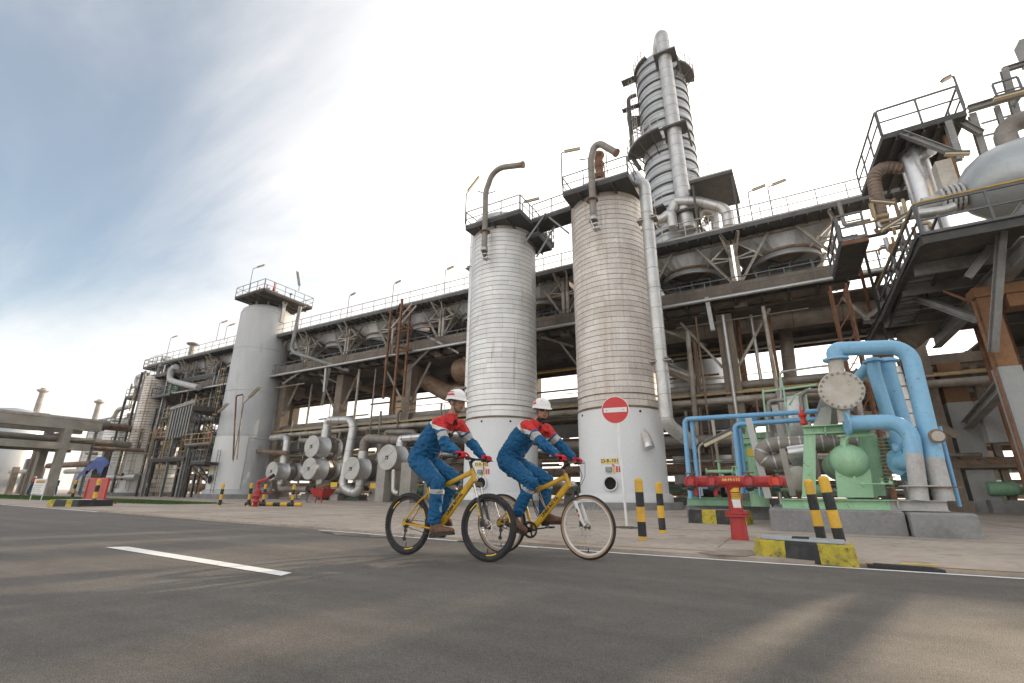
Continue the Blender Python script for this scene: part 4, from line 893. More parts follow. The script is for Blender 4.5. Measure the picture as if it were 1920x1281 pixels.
for dx in (2.2, 6): MB().bx(q0.x+dx-.2, q0.x+dx+.2, 17.6, 19.2, DZ-.04, zc-r*.6).build('saddle', 'steel_grey', e)
pipe('drum_outlet', [V((q0.x+1.55, 18.4, zc+r-.1)), V((q0.x+1.55, 18.4, zc+r+.75)), V((q0.x+6, 18.2, zc+r+.95))], .28, 'pipe_dull', 'rust stained elbow pipe rising from the domed drum', rad=.8, n=16)
pipe('cooling_pipe', pp([(1700, 405), (1770, 395), (1790, 388)], 18.0), .16, 'pipe_silver', 'short silver pipe left of the domed drum')
# shiny upright vessel under the canopy
vx = at(1722, 330, 21.0); zlo, zhi = DZ, at(1712, 268, 21.0).z; vr = (at(1752, 330, 21).x-at(1694, 330, 21).x)/2
e = tag(empty('upright_vessel', (vx.x, 21, DZ)), 'shiny upright vessel under the dark canopy on the raised deck', 'vessel')
MB().lathe([(vr, DZ), (vr, zhi-.3)], (vx.x, 21, 0), 36).build('shell', 'steel_bright', e)
MB().lathe([(vr+.08, zhi-.32), (vr+.12, zhi-.25), (vr+.12, zhi), (vr-.1, zhi+.2), (0, zhi+.3)], (vx.x, 21, 0), 36).build('top_head', 'steel_dark', e)
for z in (DZ+.9, DZ+1.9): MB().lathe([(vr, z), (vr+.03, z), (vr+.03, z+.05), (vr, z+.05)], (vx.x, 21, 0), 36).build('hoop', 'steel_grey', e)
MB().cyl((vx.x+.2, 21-vr+.1, zhi-.9), (vx.x+.35, 21-vr-.35, zhi-1.05), .18, n=14).build('nozzle', 'steel_bright', e)
q = at(1775, 340, 20.0); tag(MB().box((q.x, 20, q.z), (.45, .5, 1.5)).build('cable_box', 'channel_grey'), 'beige box standing right of the shiny vessel', 'box')
tag(MB().beam(at(1772, 255, 20.3), at(1797, 345, 20.3), .16, .16).build('rusty_post', 'orange_column'), 'rusty post beside the shiny upright vessel', 'post')
pipe('corrugated_pipe', [at(1694, 316, 21), at(1655, 312, 21), at(1637, 330, 21), at(1642, 360, 21), at(1655, 420, 21)], .23, 'pipe_rusty', 'hooked ribbed pipe left of the shiny vessel', rad=.7, bands=.16, bw=.05, bm='pipe_dull', n=16)
# canopy over the vessel
cz = at(1655, 262, 19.6).z
e = tag(empty('vessel_canopy', (vx.x, 21, DZ)), 'dark canopy roof with railing above the shiny vessel', 'canopy')
xa, xb = at(1655, 262, 19.6).x, at(1815, 218, 19.6).x
ca = [V((xa, 19.6, cz)), V((xb, 19.6, cz+.05)), V((xb+.1, 23.6, cz+.05)), V((xa-.2, 23.6, cz))]
mb = MB(); mb.extr(ca, V((0, 0, .22))); mb.build('roof', 'steel_dark', e)
for i in range(1, 6): a = ca[0].lerp(ca[1], i/6); b = ca[3].lerp(ca[2], i/6); mb = MB(); mb.ibeam(a-V((0, 0, .09)), b-V((0, 0, .09)), .12, .17, .02); mb.build('rafter', 'steel_dark', e)
mb = MB(); railing(mb, [c+V((0, 0, .22)) for c in (ca[3], ca[0], ca[1], ca[2])], step=1.4, r=.028, toe=False, h=1.1); mb.build('railing', 'rail_grey', e)
for (px0, px1, y) in (((1776, 228), (1800, 300), 19.7), ((1822, 215), (1845, 290), 20.2), ((1690, 250), (1790, 288), 19.65), ((1790, 222), (1840, 250), 20)): MB().ibeam(at(*px0, y), at(*px1, y), .2, .2, .03).build('post', 'steel_grey', e)
lamp(at(1808, 198, 19.7), 1.4, (-.9, -.3, 0), 'small lamp on a leaning pole above the vessel canopy', arm=.2, L=.35, tilt=-.5)
# upper right frame
e = tag(empty('upper_frame', at(1890, 300, 20)), 'grey steel frame with railings in the top right corner', 'frame')
for (a, b, w) in (((1815, 205, 20), (1925, 172, 20), .22), ((1882, 130, 21), (1910, 230, 21), .2), ((1880, 132, 21), (1925, 118, 21), .18), ((1868, 200, 20.5), (1888, 260, 20.5), .14), ((1900, 200, 20.5), (1925, 160, 20.5), .12), ((1845, 255, 22), (1925, 235, 22), .06), ((1840, 232, 22), (1925, 208, 22), .06), ((1852, 290, 21), (1925, 275, 21), .18)):
    MB().ibeam(at(*a), at(*b), w, w, .03).build('member', 'steel_grey', e)
q = at(1918, 118, 21); mb = MB(); mb.bx(q.x+.05, q.x+.7, 20.8, 21.3, q.z-.1, q.z+.9); mb.build('cabinet', 'steel_grey', e)
mb = MB(); railing(mb, [at(1872, 195, 20.4), at(1925, 180, 20.4)], step=.7, r=.03, h=.9); mb.build('railing', 'rail_grey', e)
def bare_fixture(a, b, label, w=.2):
    a, b = Vector(a), Vector(b); e = tag(empty('tube_light', a), label, 'lamp', 'tube light fixtures on the deck')
    MB().beam(a, b, w, .06).build('fixture', 'lamp_body', e); MB().beam(a-V((0, 0, .06)), b-V((0, 0, .06)), w*.8, .06).build('lens', 'lamp_lens', e)
bare_fixture(at(1632, 375, 19.5), at(1676, 379, 19.5), 'tube light fixed left of the shiny vessel foot')
bare_fixture(at(1652, 430, 18), at(1718, 390, 18), 'long slanting tube light above the deck stairs')
bare_fixture(at(1770, 287, 19), at(1818, 286, 19), 'tube light below the vessel canopy')
bare_fixture(at(1862, 185, 19), at(1925, 168, 19), 'tube light fixed along the top right frame')
# stairs up to the deck
e = tag(empty('deck_stairs', at(1655, 580, 22)), 'steel stairs with dark railings climbing to the raised deck', 'stairs')
a = V((DX-.15, 22.0, DZ-.2)); b = V((DX-.15, 16.6, DZ-.05))
LZ = at(1600, 500, 21).z
s0, s1 = at(1640, 600, 23.5), at(1640, 430, 23.5)
xL = at(1600, 470, 20.5)
# landing box
lp = [at(1573, 462, 20.0), at(1625, 452, 20.0)]
lz = (lp[0].z+lp[1].z)/2; x0, x1 = lp[0].x, lp[1].x
pl = MB(); pl.bx(x0, x1, 19.6, 23.0, lz-.22, lz); pl.build('landing', 'steel_dark', e)
pl = MB(); pl.bx(x0+.02, x1-.02, 19.55, 19.59, lz-.2, lz-.05); pl.build('landing_edge', 'rust', e)
mb = MB(); railing(mb, [(x0, 23, lz), (x0, 19.6, lz), (x1, 19.6, lz)], step=1.1, r=.035); mb.build('railing', 'rail_grey', e)
t0, t1 = V((x1+.9, 22.5, lz-2.6)), V((x1+.9, 17.2, DZ+.05))
for dx in (-.4, .4):
    mb = MB(); mb.beam(t0+V((dx, 0, 0)), t1+V((dx, 0, 0)), .06, .28); mb.build('stringer', 'steel_dark', e)
    mb = MB(); railing(mb, [t0+V((dx, 0, .1)), t1+V((dx, 0, .1))], step=1.0, r=.03, toe=False); mb.build('railing', 'rail_grey', e)
for i in range(16):
    p = t0.lerp(t1, (i+.5)/16); MB().box(p, (.76, .26, .04)).build('tread', 'steel_grey', e)
for (p0, p1, w) in (((1620, 470, 20.5), (1664, 640, 24), .1), ((1612, 500, 22), (1640, 620, 26), .12), ((1726, 440, 15.9), (1655, 600, 22), .16)): MB().beam(at(*p0), at(*p1), w, w).build('member', 'rust' if w == .12 else 'steel_dark', e)
# support column of brown angles below the landing
e = tag(empty('lattice_column', (x1-.2, 24, 0)), 'brown lattice column under the stair landing', 'column')
for dx in (-.3, .3):
    for dy in (-.3, .3): MB().beam((x1-.6+dx, 24.4+dy, AZ), (x1-.6+dx, 24.4+dy, lz), .09, .09).build('leg', 'rust', e)
for i in range(9):
    z = 1+i*.95; mb = MB(); mb.beam((x1-.9, 24.1, z), (x1-.3, 24.1, z+.9), .05, .05); mb.beam((x1-.3, 24.1, z), (x1-.3, 24.7, z+.9), .05, .05); mb.build('lacing', 'rust', e)
rg = random.Random(41)
for i in range(26):
    p = at(rg.uniform(1605, 1720), rg.uniform(400, 470), rg.uniform(19.5, 23)); q = p+V((rg.uniform(-1, 1), rg.uniform(-1, 1), rg.uniform(-.4, 1.2)))
    tag(MB().tube(fillet([p, V((q.x, p.y, p.z)), V((q.x, p.y, q.z))], .1, 3), rg.uniform(.03, .09), 7).build('small_pipe', rg.choice(('pipe_dull', 'pipe_rusty', 'pipe_silver', 'rail_tan', 'steel_dark'))), 'small bent pipe among the fittings at the deck stairs', 'pipe', 'small pipes at the deck stairs')
for i in range(14):
    x = rg.uniform(5, 14); y = rg.uniform(21, 34); tag(MB().cyl((x, y, AZ), (x, y, DZ-.6), rg.uniform(.03, .12), n=8).build('riser_pipe', rg.choice(('pipe_rusty', 'pipe_dull', 'rust', 'steel_dark'))), 'riser pipe among the columns under the raised deck', 'pipe', 'risers under the raised deck')
for (x, z0, z1) in ((5.62, .2, 6.2),):
    pipe('conduit', [V((5.68, 18.0, AZ)), V((5.68, 18.0, DZ-1.5)), V((5.1, 18.0, DZ-1.0))], .04, 'rust', 'rusty conduit running up the orange column')
rd = random.Random(77)
for i in range(22):
    x = rd.uniform(4.8, 15); y = rd.uniform(22, 35); kind = i % 3; a = V((x, y, AZ if kind == 0 else rd.uniform(2.5, 4)))
    b = V((x, y, DZ-.5)) if kind == 0 else V((x+rd.uniform(-3, 3), y+rd.uniform(-.5, .5), a.z+rd.uniform(1.5, 4)))
    if kind == 2: a = V((x, y, rd.uniform(1.5, 6.5))); b = a+V((rd.uniform(2, 6), 0, 0))
    w = rd.uniform(.12, .28); mb = MB(); mb.ibeam(a, b, w, w, .025); tag(mb.build('frame_member', rd.choice(('pipe_rusty', 'steel_dark', 'steel_grey', 'old_concrete'))), 'dark steel member in the framework under the raised deck', 'steel member', 'framework under the raised deck')
q = at(1868, 790, 26); tag(MB().box((q.x, 26, q.z), (.9, .5, 1.7)).build('junction_cabinet', 'column_grey'), 'grey cabinet hanging behind the orange column', 'cabinet')
for i in range(6):
    z = 2.0+i*.85; tag(MB().cyl((4.6, 30+.7*i, z), (22, 30+.7*i, z), rg.uniform(.1, .25), n=10).build('rack_pipe', rg.choice(('pipe_dull', 'pipe_rusty'))), 'horizontal pipe behind the columns of the raised deck', 'pipe', 'pipes behind the raised deck columns')
for i, (x, y) in enumerate(((9.2, 25), (11, 27.5), (7.2, 32.5), (12.5, 31), (8.6, 28.5))): pump(x, y, 'green_dark', 1.3)
# ------------------------------------------------------------------ green and blue exchanger unit on its plinth
def plinth(x0, x1, y0, y1, h, label):
    mb = MB(); b = .03
    mb.add([V(p) for p in ((x0, y0, 0), (x1, y0, 0), (x1, y1, 0), (x0, y1, 0), (x0, y0, h-b), (x1, y0, h-b), (x1, y1, h-b), (x0, y1, h-b), (x0+b, y0+b, h), (x1-b, y0+b, h), (x1-b, y1-b, h), (x0+b, y1-b, h))],
           [(0, 1, 5, 4), (1, 2, 6, 5), (2, 3, 7, 6), (3, 0, 4, 7), (4, 5, 9, 8), (5, 6, 10, 9), (6, 7, 11, 10), (7, 4, 8, 11), (8, 9, 10, 11)])
    return tag(mb.build('concrete_plinth', 'plinth_concrete'), label, 'plinth')
plinth(-.36, 1.74, 10.98, 15.5, .44, 'long grey concrete plinth under the green unit')
plinth(1.78, 2.66, 10.78, 13.2, .425, 'shorter grey concrete plinth under the two blue pipe legs')
plinth(-2.7, -.5, 15.5, 18.0, .40, 'low dark plinth under the green upright vessel')
unit = tag(empty('green_skid', (.8, 12.5, .44)), 'pale green steel skid frame carrying vessels', 'skid')
zt0 = at(1500, 936, 11.3).z
mb = MB(); mb.ibeam((-.12, 11.3, .44+(zt0-.44)/2+.002), (1.62, 11.3, .44+(zt0-.44)/2+.002), .2, zt0-.44, .015); mb.build('skid_beam', 'green_paint', unit)
mb = MB(); mb.ibeam((1.625, 11.3, .44+(zt0-.44)/2+.002), (2.42, 11.3, .44+(zt0-.44)/2+.002), .2, zt0-.44, .015); mb.box((1.72, 11.24, .44+(zt0-.44)/2), (.02, .1, zt0-.48)); mb.build('skid_beam_end', 'leg_grey', unit)
mb = MB(); mb.ibeam((-.12, 14.2, .44+(zt0-.44)/2+.002), (2.4, 14.2, .44+(zt0-.44)/2+.002), .2, zt0-.44, .015); mb.build('rear_skid_beam', 'green_dark', unit)
def face(pxs, Y, t, name, m, par):
    mb = MB(); mb.extr([at(x, y, Y) for x, y in pxs], V((0, t, 0))); return mb.build(name, m, par)
face([(1504, 932), (1530, 932), (1529, 812), (1508, 812)], 11.6, .2, 'frame_column', 'green_paint', unit)
face([(1502, 933), (1528, 933), (1519, 885)], 11.56, .04, 'gusset', 'green_paint', unit)
face([(1612, 933), (1645, 933), (1630, 812), (1612, 812)], 12.2, .2, 'frame_column', 'green_paint', unit)
a, b = at(1506, 808, 11.7), at(1630, 806, 11.7); MB().ibeam(V((a.x, 11.7, a.z)), V((b.x, 11.7, a.z)), .3, .17, .02).build('cross_beam', 'green_paint', unit)
face([(1546, 800), (1548, 800), (1549, 816), (1547, 816)], 11.55, .3, 'stiffener', 'green_paint', unit)
# green vessel
c = at(1596, 862, 11.35); rv = (at(1634, 862, 11.35).x-at(1557, 862, 11.35).x)/2
e = tag(empty('green_vessel', (c.x, 12.5, .6)), 'pale green horizontal vessel with domed end on a saddle', 'vessel')
MB().lathe([(0, -.28), (rv*.35, -.265), (rv*.62, -.215), (rv*.84, -.12), (rv*.96, -.02), (rv, .08), (rv, 2.6)], V((c.x, 11.6, c.z)), 40, axis=(0, 1, 0)).build('shell', 'green_paint', e)
face([(1571, 933), (1639, 933), (1632, 880), (1566, 880)], 11.62, .12, 'saddle', 'green_paint', e)
MB().lathe([(rv+.004, .42), (rv+.012, .42), (rv+.012, .45), (rv+.004, .45)], V((c.x, 11.6, c.z)), 40, axis=(0, 1, 0)).build('weld_seam', 'green_dark', e)
tag(MB().tube(fillet(pp([(1602, 893), (1603, 905), (1616, 908), (1668, 907)], 11.35), .04, 4), .016, 8).build('drain_pipe', 'green_paint'), 'thin green drain pipe under the domed vessel', 'pipe')
for px in ((1617, 908), (1655, 907), (1670, 906)): mb = MB(); p = at(*px, 11.35); mb.cyl(p-V((.03, 0, 0)), p+V((.03, 0, 0)), .035, n=8); mb.cyl(p, p+V((0, 0, .09)), .01, n=6); mb.cyl(p+V((0, 0, .085)), p+V((0, 0, .095)), .04, n=10); tag(mb.build('drain_valve', 'green_paint'), 'small green valve on the drain pipe under the domed vessel', 'valve', 'valves on the green drain pipe')
pipe('vessel_nozzle', pp([(1582, 852), (1584, 828), (1590, 818), (1640, 815)], 11.5), .035, 'green_paint', 'green pipe leaving the top of the domed vessel')
MB().cyl(at(1583, 838, 11.6), at(1583, 818, 11.6), .07, n=12).build('nozzle', 'green_paint', e)
mb = MB(); flange(mb, at(1583, 818, 11.6), (0, 0, 1), .13, .03, 8); mb.build('nozzle_flange', 'green_paint', e)
# finned cooler block
e = tag(empty('finned_cooler', at(1655, 930, 12.3)), 'tall green cooler block with rows of bolts right of the vessel', 'cooler')
face([(1640, 930), (1662, 930), (1644, 815), (1626, 815)], 12.27, .6, 'body', 'green_paint', e)
for i in range(15):
    q = at(1645+i*1.25, 822+i*6.6, 12.15); MB().cyl(q-V((.02, 0, 0)), q+V((.17, 0, 0)), .014, n=6).build('bolt', 'green_dark', e)
    MB().box(q+V((.08, .03, 0)), (.16, .03, .022)).build('fin', 'green_paint', e)
# grey flanged exchanger
c = at(1577, 732, 11.2); re_ = (at(1621, 732, 11.2).x-at(1533, 732, 11.2).x)/2
gx = tag(empty('flanged_exchanger', (c.x, 13, c.z-.6)), 'grey exchanger with big bolted round cover facing the road', 'exchanger')
MB().lathe([(0, -.06), (re_-.01, -.06), (re_, -.05), (re_, .05), (re_-.02, .05)], V((c.x, 11.2, c.z)), 44, axis=(0, 1, 0), smooth=False).build('cover', 'channel_grey', gx)
MB().lathe([(re_*.96, .06), (re_*.96, .14), (re_*.75, .14), (re_*.75, 3.6), (0, 3.7)], V((c.x, 11.2, c.z)), 36, axis=(0, 1, 0)).build('shell', 'leg_grey', gx)
for i in range(20):
    t = 2*math.pi*i/20; q = V((c.x+re_*.89*math.cos(t), 11.14, c.z+re_*.89*math.sin(t))); mb = MB(); mb.cyl(q+V((0, -.04, 0)), q+V((0, .2, 0)), .024, n=6); mb.build('bolt', 'steel_grey', gx)
MB().cyl(at(1570, 712, 11.5), at(1566, 672, 11.5), .14, n=18).build('top_nozzle', 'channel_grey', gx)
MB().cyl(at(1580, 760, 11.4), at(1584, 792, 11.4), .11, n=16).build('bottom_nozzle', 'channel_grey', gx)
face([(1520, 806), (1556, 806), (1560, 760), (1540, 765)], 11.9, .15, 'saddle', 'leg_grey', gx)
# blue cooling water lines
rb = .15
def bl(name, px, r, label, fl=(), rad=.4, n=20):
    pts = [at(*p) for p in px]; return pipe(name, pts, r, 'blue_paint', label, rad=rad, n=n, k=10, flanges=[(at(*p), V(d)) for p, d in fl])
bl('blue_water_pipe', [(1567, 676, 11.5), (1563, 655, 11.5), (1703, 650, 11.7), (1752, 862, 11.35)], rb, 'thick light blue pipe arching over the grey bolted cover', fl=[((1567, 674, 11.5), (0, 0, 1))], rad=.33)
bl('blue_water_pipe', [(1588, 795, 11.25), (1600, 793, 11.25), (1705, 790, 11.3), (1714, 866, 11.2), (1688, 868, 11.6)], rb*.95, 'thick light blue pipe bending down beside the green vessel', fl=[((1588, 795, 11.25), (1, .15, 0))], rad=.33)
bl('blue_water_pipe', [(1636, 672, 12.4), (1640, 700, 12.4), (1686, 850, 12.4), (1700, 868, 12.0)], .125, 'upright blue pipe, the left of two behind the arch', fl=[((1637, 678, 12.4), (0, 0, 1))], rad=.3)
bl('blue_water_pipe', [(1664, 672, 12.8), (1668, 700, 12.8), (1712, 850, 12.8)], .13, 'upright blue pipe, the right of two behind the arch', fl=[((1665, 678, 12.8), (0, 0, 1))], rad=.3)
bl('blue_water_pipe', [(1632, 680, 12.6), (1606, 712, 13.2), (1590, 725, 13.6)], .11, 'short slanting blue pipe behind the grey bolted cover')
bl('blue_water_pipe', [(1752, 862, 11.35), (1748, 885, 11.6), (1700, 892, 12.2)], .12, 'low blue elbow between the two grey pipe legs')
mb = MB(); flange(mb, at(1684, 867, 11.65), (1, .6, 0), .24, .06, 12); tag(mb.build('blue_flange', 'blue_paint'), 'bolted blue flange low beside the pipe legs', 'flange')
mb = MB(); mb.lathe([(0, -.1), (.09, -.1), (.09, .1), (0, .1)], at(1685, 840, 11.6), 12, axis=(1, 0, 0)); mb.cyl(at(1685, 840, 11.6), at(1686, 858, 11.6), .04, n=8); tag(mb.build('blue_actuator', 'blue_paint'), 'small blue actuator above the bolted blue flange', 'actuator')
mb = MB(); flange(mb, at(1757, 818, 11.12), (.15, -1, .05), .125, .05, 6); o = tag(mb.build('blind_flange', 'pipe_rusty'), 'rusty blind flange on the side of the blue arch', 'flange')
MB().cyl(at(1759, 818, 11.08), at(1759, 818, 11.05), .09, n=18).build('cover_disc', 'channel_grey', o)
for (p0, p1, r, lb) in (((1713, 850, 11.2), (1724, 936, 11.2), .135, 'left grey pipe leg below the blue pipes'), ((1750, 858, 11.35), (1770, 936, 11.35), .15, 'right grey pipe leg below the blue arch')):
    e = tag(empty('pipe_pedestal', at(*p1)), lb, 'support'); a, b = at(*p0), at(*p1); MB().cyl(a, V((b.x, b.y, zt0)), r, n=20).build('trunk', 'leg_grey', e)
    m_ = a.lerp(b, .72); mb = MB(); mb.box(m_, (.5, .42, .02)); mb.build('collar_plate', 'pipe_rusty' if r > .14 else 'leg_grey', e)
pipe('insulated_pipe', pp([(1676, 690), (1680, 700), (1710, 810), (1716, 850)], 14.0), .13, 'pipe_silver', 'grey lagged pipe standing behind the blue uprights', bands=.32, bm='seam_rust', bw=.03)
pipe('thin_blue_pipe', pp([(1762, 800), (1800, 950)], 12.0), .03, 'blue_pipe', 'thin blue pipe slanting to the right plinth corner')
mb = MB(); mb.extr([at(1660, 807, 11.4), at(1668, 807, 11.4), at(1667, 820, 11.4), at(1663, 820, 11.4)], V((0, .01, 0))); tag(mb.build('flow_arrow', 'channel_grey'), 'small pale flow arrow label on the blue upright pipe', 'label')
pipe('grey_post', pp([(1640, 930), (1605, 720)], 14.6), .06, 'truss_grey', 'slim grey post behind the exchanger')
# hidden-side equipment: steel vessel, lagged pipe, grey discs
pipe('lagged_pipe', pp([(1640, 827), (1455, 833), (1430, 838), (1428, 862), (1452, 868), (1478, 858)], 13.2), .17, 'pipe_dull', 'grey lagged pipe ending in a ribbed hook left of the green frame', rad=.42, bands=.22, bm='pipe_silver', bw=.03, n=18)
mb = MB(); mb.lathe([(0, 0), (.26, 0), (.27, .05), (.27, 1.6)], at(1498, 897, 12.6), 28, axis=(0, 1, 0)); tag(mb.build('end_disc_drum', 'channel_grey'), 'small grey drum end left of the green frame', 'drum')
p = at(1503, 832, 16); tag(MB().lathe([(.0, 0), (.33, 0), (.33, 2.2), (.28, 2.35), (0, 2.4)], V((p.x, 16, p.z-1.0)), 24).build('small_vessel', 'pipe_silver'), 'small silver upright vessel behind the blue pipe frames', 'vessel')
p = at(1478, 850, 12.9); tag(MB().cyl(p, p+V((.45, 0, .05)), .16, n=20).build('lagged_stub', 'steel_bright'), 'bright lagged pipe stub beside the ribbed hook', 'pipe')
e = tag(empty('safety_valve', at(1508, 795, 12.6)), 'red safety valve with pipe left of the bolted cover', 'valve'); b = at(1508, 797, 12.6)
MB().lathe([(.04, 0), (.085, .02), (.085, .05), (.05, .07), (.06, .18), (.085, .2), (.085, .25), (.045, .28), (.035, .42), (0, .5)], b, 14).build('valve_body', 'red_bright', e)
MB().tube(fillet(pp([(1505, 770), (1501, 742), (1512, 733), (1540, 732)], 12.6), .12, 5), .05, 10).build('outlet', 'pipe_dull', e)
# blue portal pipes
for i, (px, lb) in enumerate((([(1295, 935), (1283, 786), (1440, 777), (1600, 767)], 'front blue pipe frame, the leftmost, running to the grey exchanger'), ([(1310, 918), (1296, 787), (1330, 785)], 'short inner blue upright of the leftmost pipe frame'),
        ([(1391, 925), (1377, 796), (1480, 789), (1600, 782)], 'lower blue pipe frame left of the green upright vessel'), ([(1400, 925), (1385, 787), (1420, 786)], 'inner blue upright beside the green upright vessel'))):
    pipe('blue_frame_pipe', pp(px, 13.9+.12*(i % 2)), .062 if i % 2 == 0 else .055, 'blue_pipe', lb, rad=.14)
pipe('blue_frame_pipe', pp([(1312, 905), (1318, 914), (1343, 911)], 13.6), .06, 'blue_pipe', 'low blue pipe stub behind the red hydrant header', rad=.1)
for px in ((1296, 935), (1313, 935), (1425, 930)): pipe('blue_stake', pp([(px[0]-3, 900), px], 13.3), .022, 'blue_pipe', 'thin blue pipe going into the ground behind the hydrant', group='thin blue stakes behind the hydrant')
# green upright vessel and friends
e = tag(empty('upright_green_vessel', at(1425, 935, 14.6)), 'pale green upright vessel with flanged top behind the hydrant', 'vessel'); b = at(1424, 935, 14.6); t = at(1412, 818, 14.6)
rgv = (at(1434, 860, 14.6).x-at(1399, 860, 14.6).x)/2; zz1 = t.z-.4
MB().cyl((b.x, 14.6, .4), (b.x, 14.6, t.z), rgv, n=24).build('shell', 'green_paint', e)
for z in (t.z-.16, t.z-.02): mb = MB(); flange(mb, (b.x, 14.6, z), (0, 0, 1), rgv*1.45, .12, 20); mb.build('flange', 'green_paint', e)
mb = MB(); mb.cyl((b.x, 14.6, t.z), (b.x, 14.6, t.z+.25), .1, n=12); mb.cyl((b.x-.2, 14.6, t.z+.3), (b.x+.2, 14.6, t.z+.3), .08, n=10); mb.build('top_nozzle', 'green_paint', e)
q = at(1408, 848, 14.3); mb = MB(); mb.box((q.x+.06, 14.6-rgv-.01, q.z), (.28, .02, .2)); mb.build('number_plate', 'label_yellow', e)
mb = MB(); mb.ibeam((-2.6, 15.2, .5), (-.6, 15.2, .5), .2, .22, .02); tag(mb.build('skid_beam', 'green_dark'), 'dark green beam lying behind the hydrant', 'beam')
for (p0, p1, w, m, lb) in (((1403, 785, 13.4), (1441, 935, 13.2), .15, 'leg_grey', 'leaning grey steel post in front of the green upright vessel'), ((1466, 842, 12.2), (1487, 930, 12.2), .12, 'pale_concrete', 'pale leaning post left of the green frame'), ((1452, 760, 15), (1470, 840, 15), .16, 'leg_grey', 'thick grey post above the ribbed hook'),
        ((1336, 788, 15.5), (1352, 900, 15.5), .08, 'truss_grey', 'thin grey post behind the leftmost blue frame'), ((1440, 752, 15), (1450, 830, 15), .05, 'rail_pale', 'thin pale post above the grey hook'), ((1375, 815, 16), (1388, 930, 16), .12, 'truss_grey', 'grey post behind the blue uprights')):
    mb = MB(); mb.beam(at(*p0), at(*p1), w, w); tag(mb.build('steel_post', m), lb, 'post')
for i, px in enumerate(([(1462, 700), (1470, 735), (1482, 830)], [(1430, 730), (1440, 830)], [(1386, 782), (1400, 900)], [(1480, 760), (1490, 742), (1520, 728)], [(1510, 735), (1520, 800)])):
    tag(MB().tube(fillet(pp(px, 14.0+.2*i), .1, 4), .022, 8).build('thin_green_pipe', 'green_paint'), ['tall thin green pipe left of the bolted cover', 'thin green pipe above the green upright vessel', 'thin green pipe between the blue uprights', 'hooked green pipe above the red safety valve', 'thin green pipe right of the red safety valve'][i], 'pipe')
pipe('thin_grey_pipe', pp([(1467, 840), (1463, 698), (1530, 688), (1560, 685)], 15.0), .03, 'rail_pale', 'thin pale pipe frame above the blue frames', rad=.1)
pipe('thin_grey_pipe', pp([(1452, 850), (1440, 752), (1475, 750)], 14.4), .05, 'pipe_dull', 'thin brownish pipe bent over beside the pale pipe frame', rad=.12)
pipe('thin_green_pipe', pp([(1430, 735), (1530, 722)], 15.2), .03, 'green_paint', 'level thin green pipe left of the bolted cover')
rg = random.Random(51)
for i in range(16):
    p = at(rg.uniform(1345, 1500), rg.uniform(872, 920), rg.uniform(13.6, 15.6)); mb = MB(); L = rg.uniform(.15, .4)
    mb.cyl(p-V((L, 0, 0)), p+V((L, 0, 0)), .05, n=8); mb.cyl(p, p+V((0, 0, .28)), .035, n=8); mb.cyl(p+V((0, 0, .27)), p+V((0, 0, .29)), .11, n=12); mb.cyl(p+V((L, 0, 0))-V((.03, 0, 0)), p+V((L, 0, 0)), .1, n=10); mb.cyl(p-V((L, 0, 0)), p-V((L-.03, 0, 0)), .1, n=10)
    tag(mb.build('gate_valve', rg.choice(('green_paint', 'green_paint', 'green_dark', 'pipe_dull'))), 'small handwheel valve in the cluster behind the hydrant', 'valve', 'valves behind the hydrant')
e = tag(empty('floor_lamp', at(1322, 920, 15)), 'slanting tube light on a bent grey pole behind the blue frames', 'lamp')
MB().tube(fillet(pp([(1317, 930), (1310, 838), (1322, 828), (1368, 805)], 15), .15, 5), .03, 8).build('pole', 'rail_pale', e)
MB().beam(at(1320, 832, 15), at(1372, 806, 15), .16, .1).build('fixture', 'lamp_body', e); MB().beam(at(1321, 836, 14.95), at(1373, 811, 14.95), .15, .08).build('lens', 'lamp_lens', e)
# ------------------------------------------------------------------ hydrant header
HX, HY, HZ = -.74, 8.59, .895
e = tag(empty('hydrant_header', (HX, HY, AZ)), 'red fire hydrant header with four outlets on a flanged post', 'hydrant')
xa, xb = at(1283, 903, HY).x, at(1475, 904, HY).x
MB().lathe([(0, 0), (.05, .002), (.078, .02), (.088, .05), (.088, xb-xa-.05), (.078, xb-xa-.02), (.05, xb-xa-.002), (0, xb-xa)], V((xa, HY, HZ)), 28, axis=(1, 0, 0)).build('header_pipe', 'red_paint', e)
MB().lathe([(.125, AZ), (.125, .05), (.112, .36), (.112, .37)], (HX, HY, 0), 24).build('base_post', 'red_paint', e)
MB().lathe([(.105, .42), (.098, .75), (.11, .80), (.14, .85)], (HX, HY, 0), 24).build('upper_post', 'red_paint', e)
for z in (.385, .425): mb = MB(); flange(mb, (HX, HY, z), (0, 0, 1), .175, .034, 10); mb.build('post_flange', 'red_paint', e)
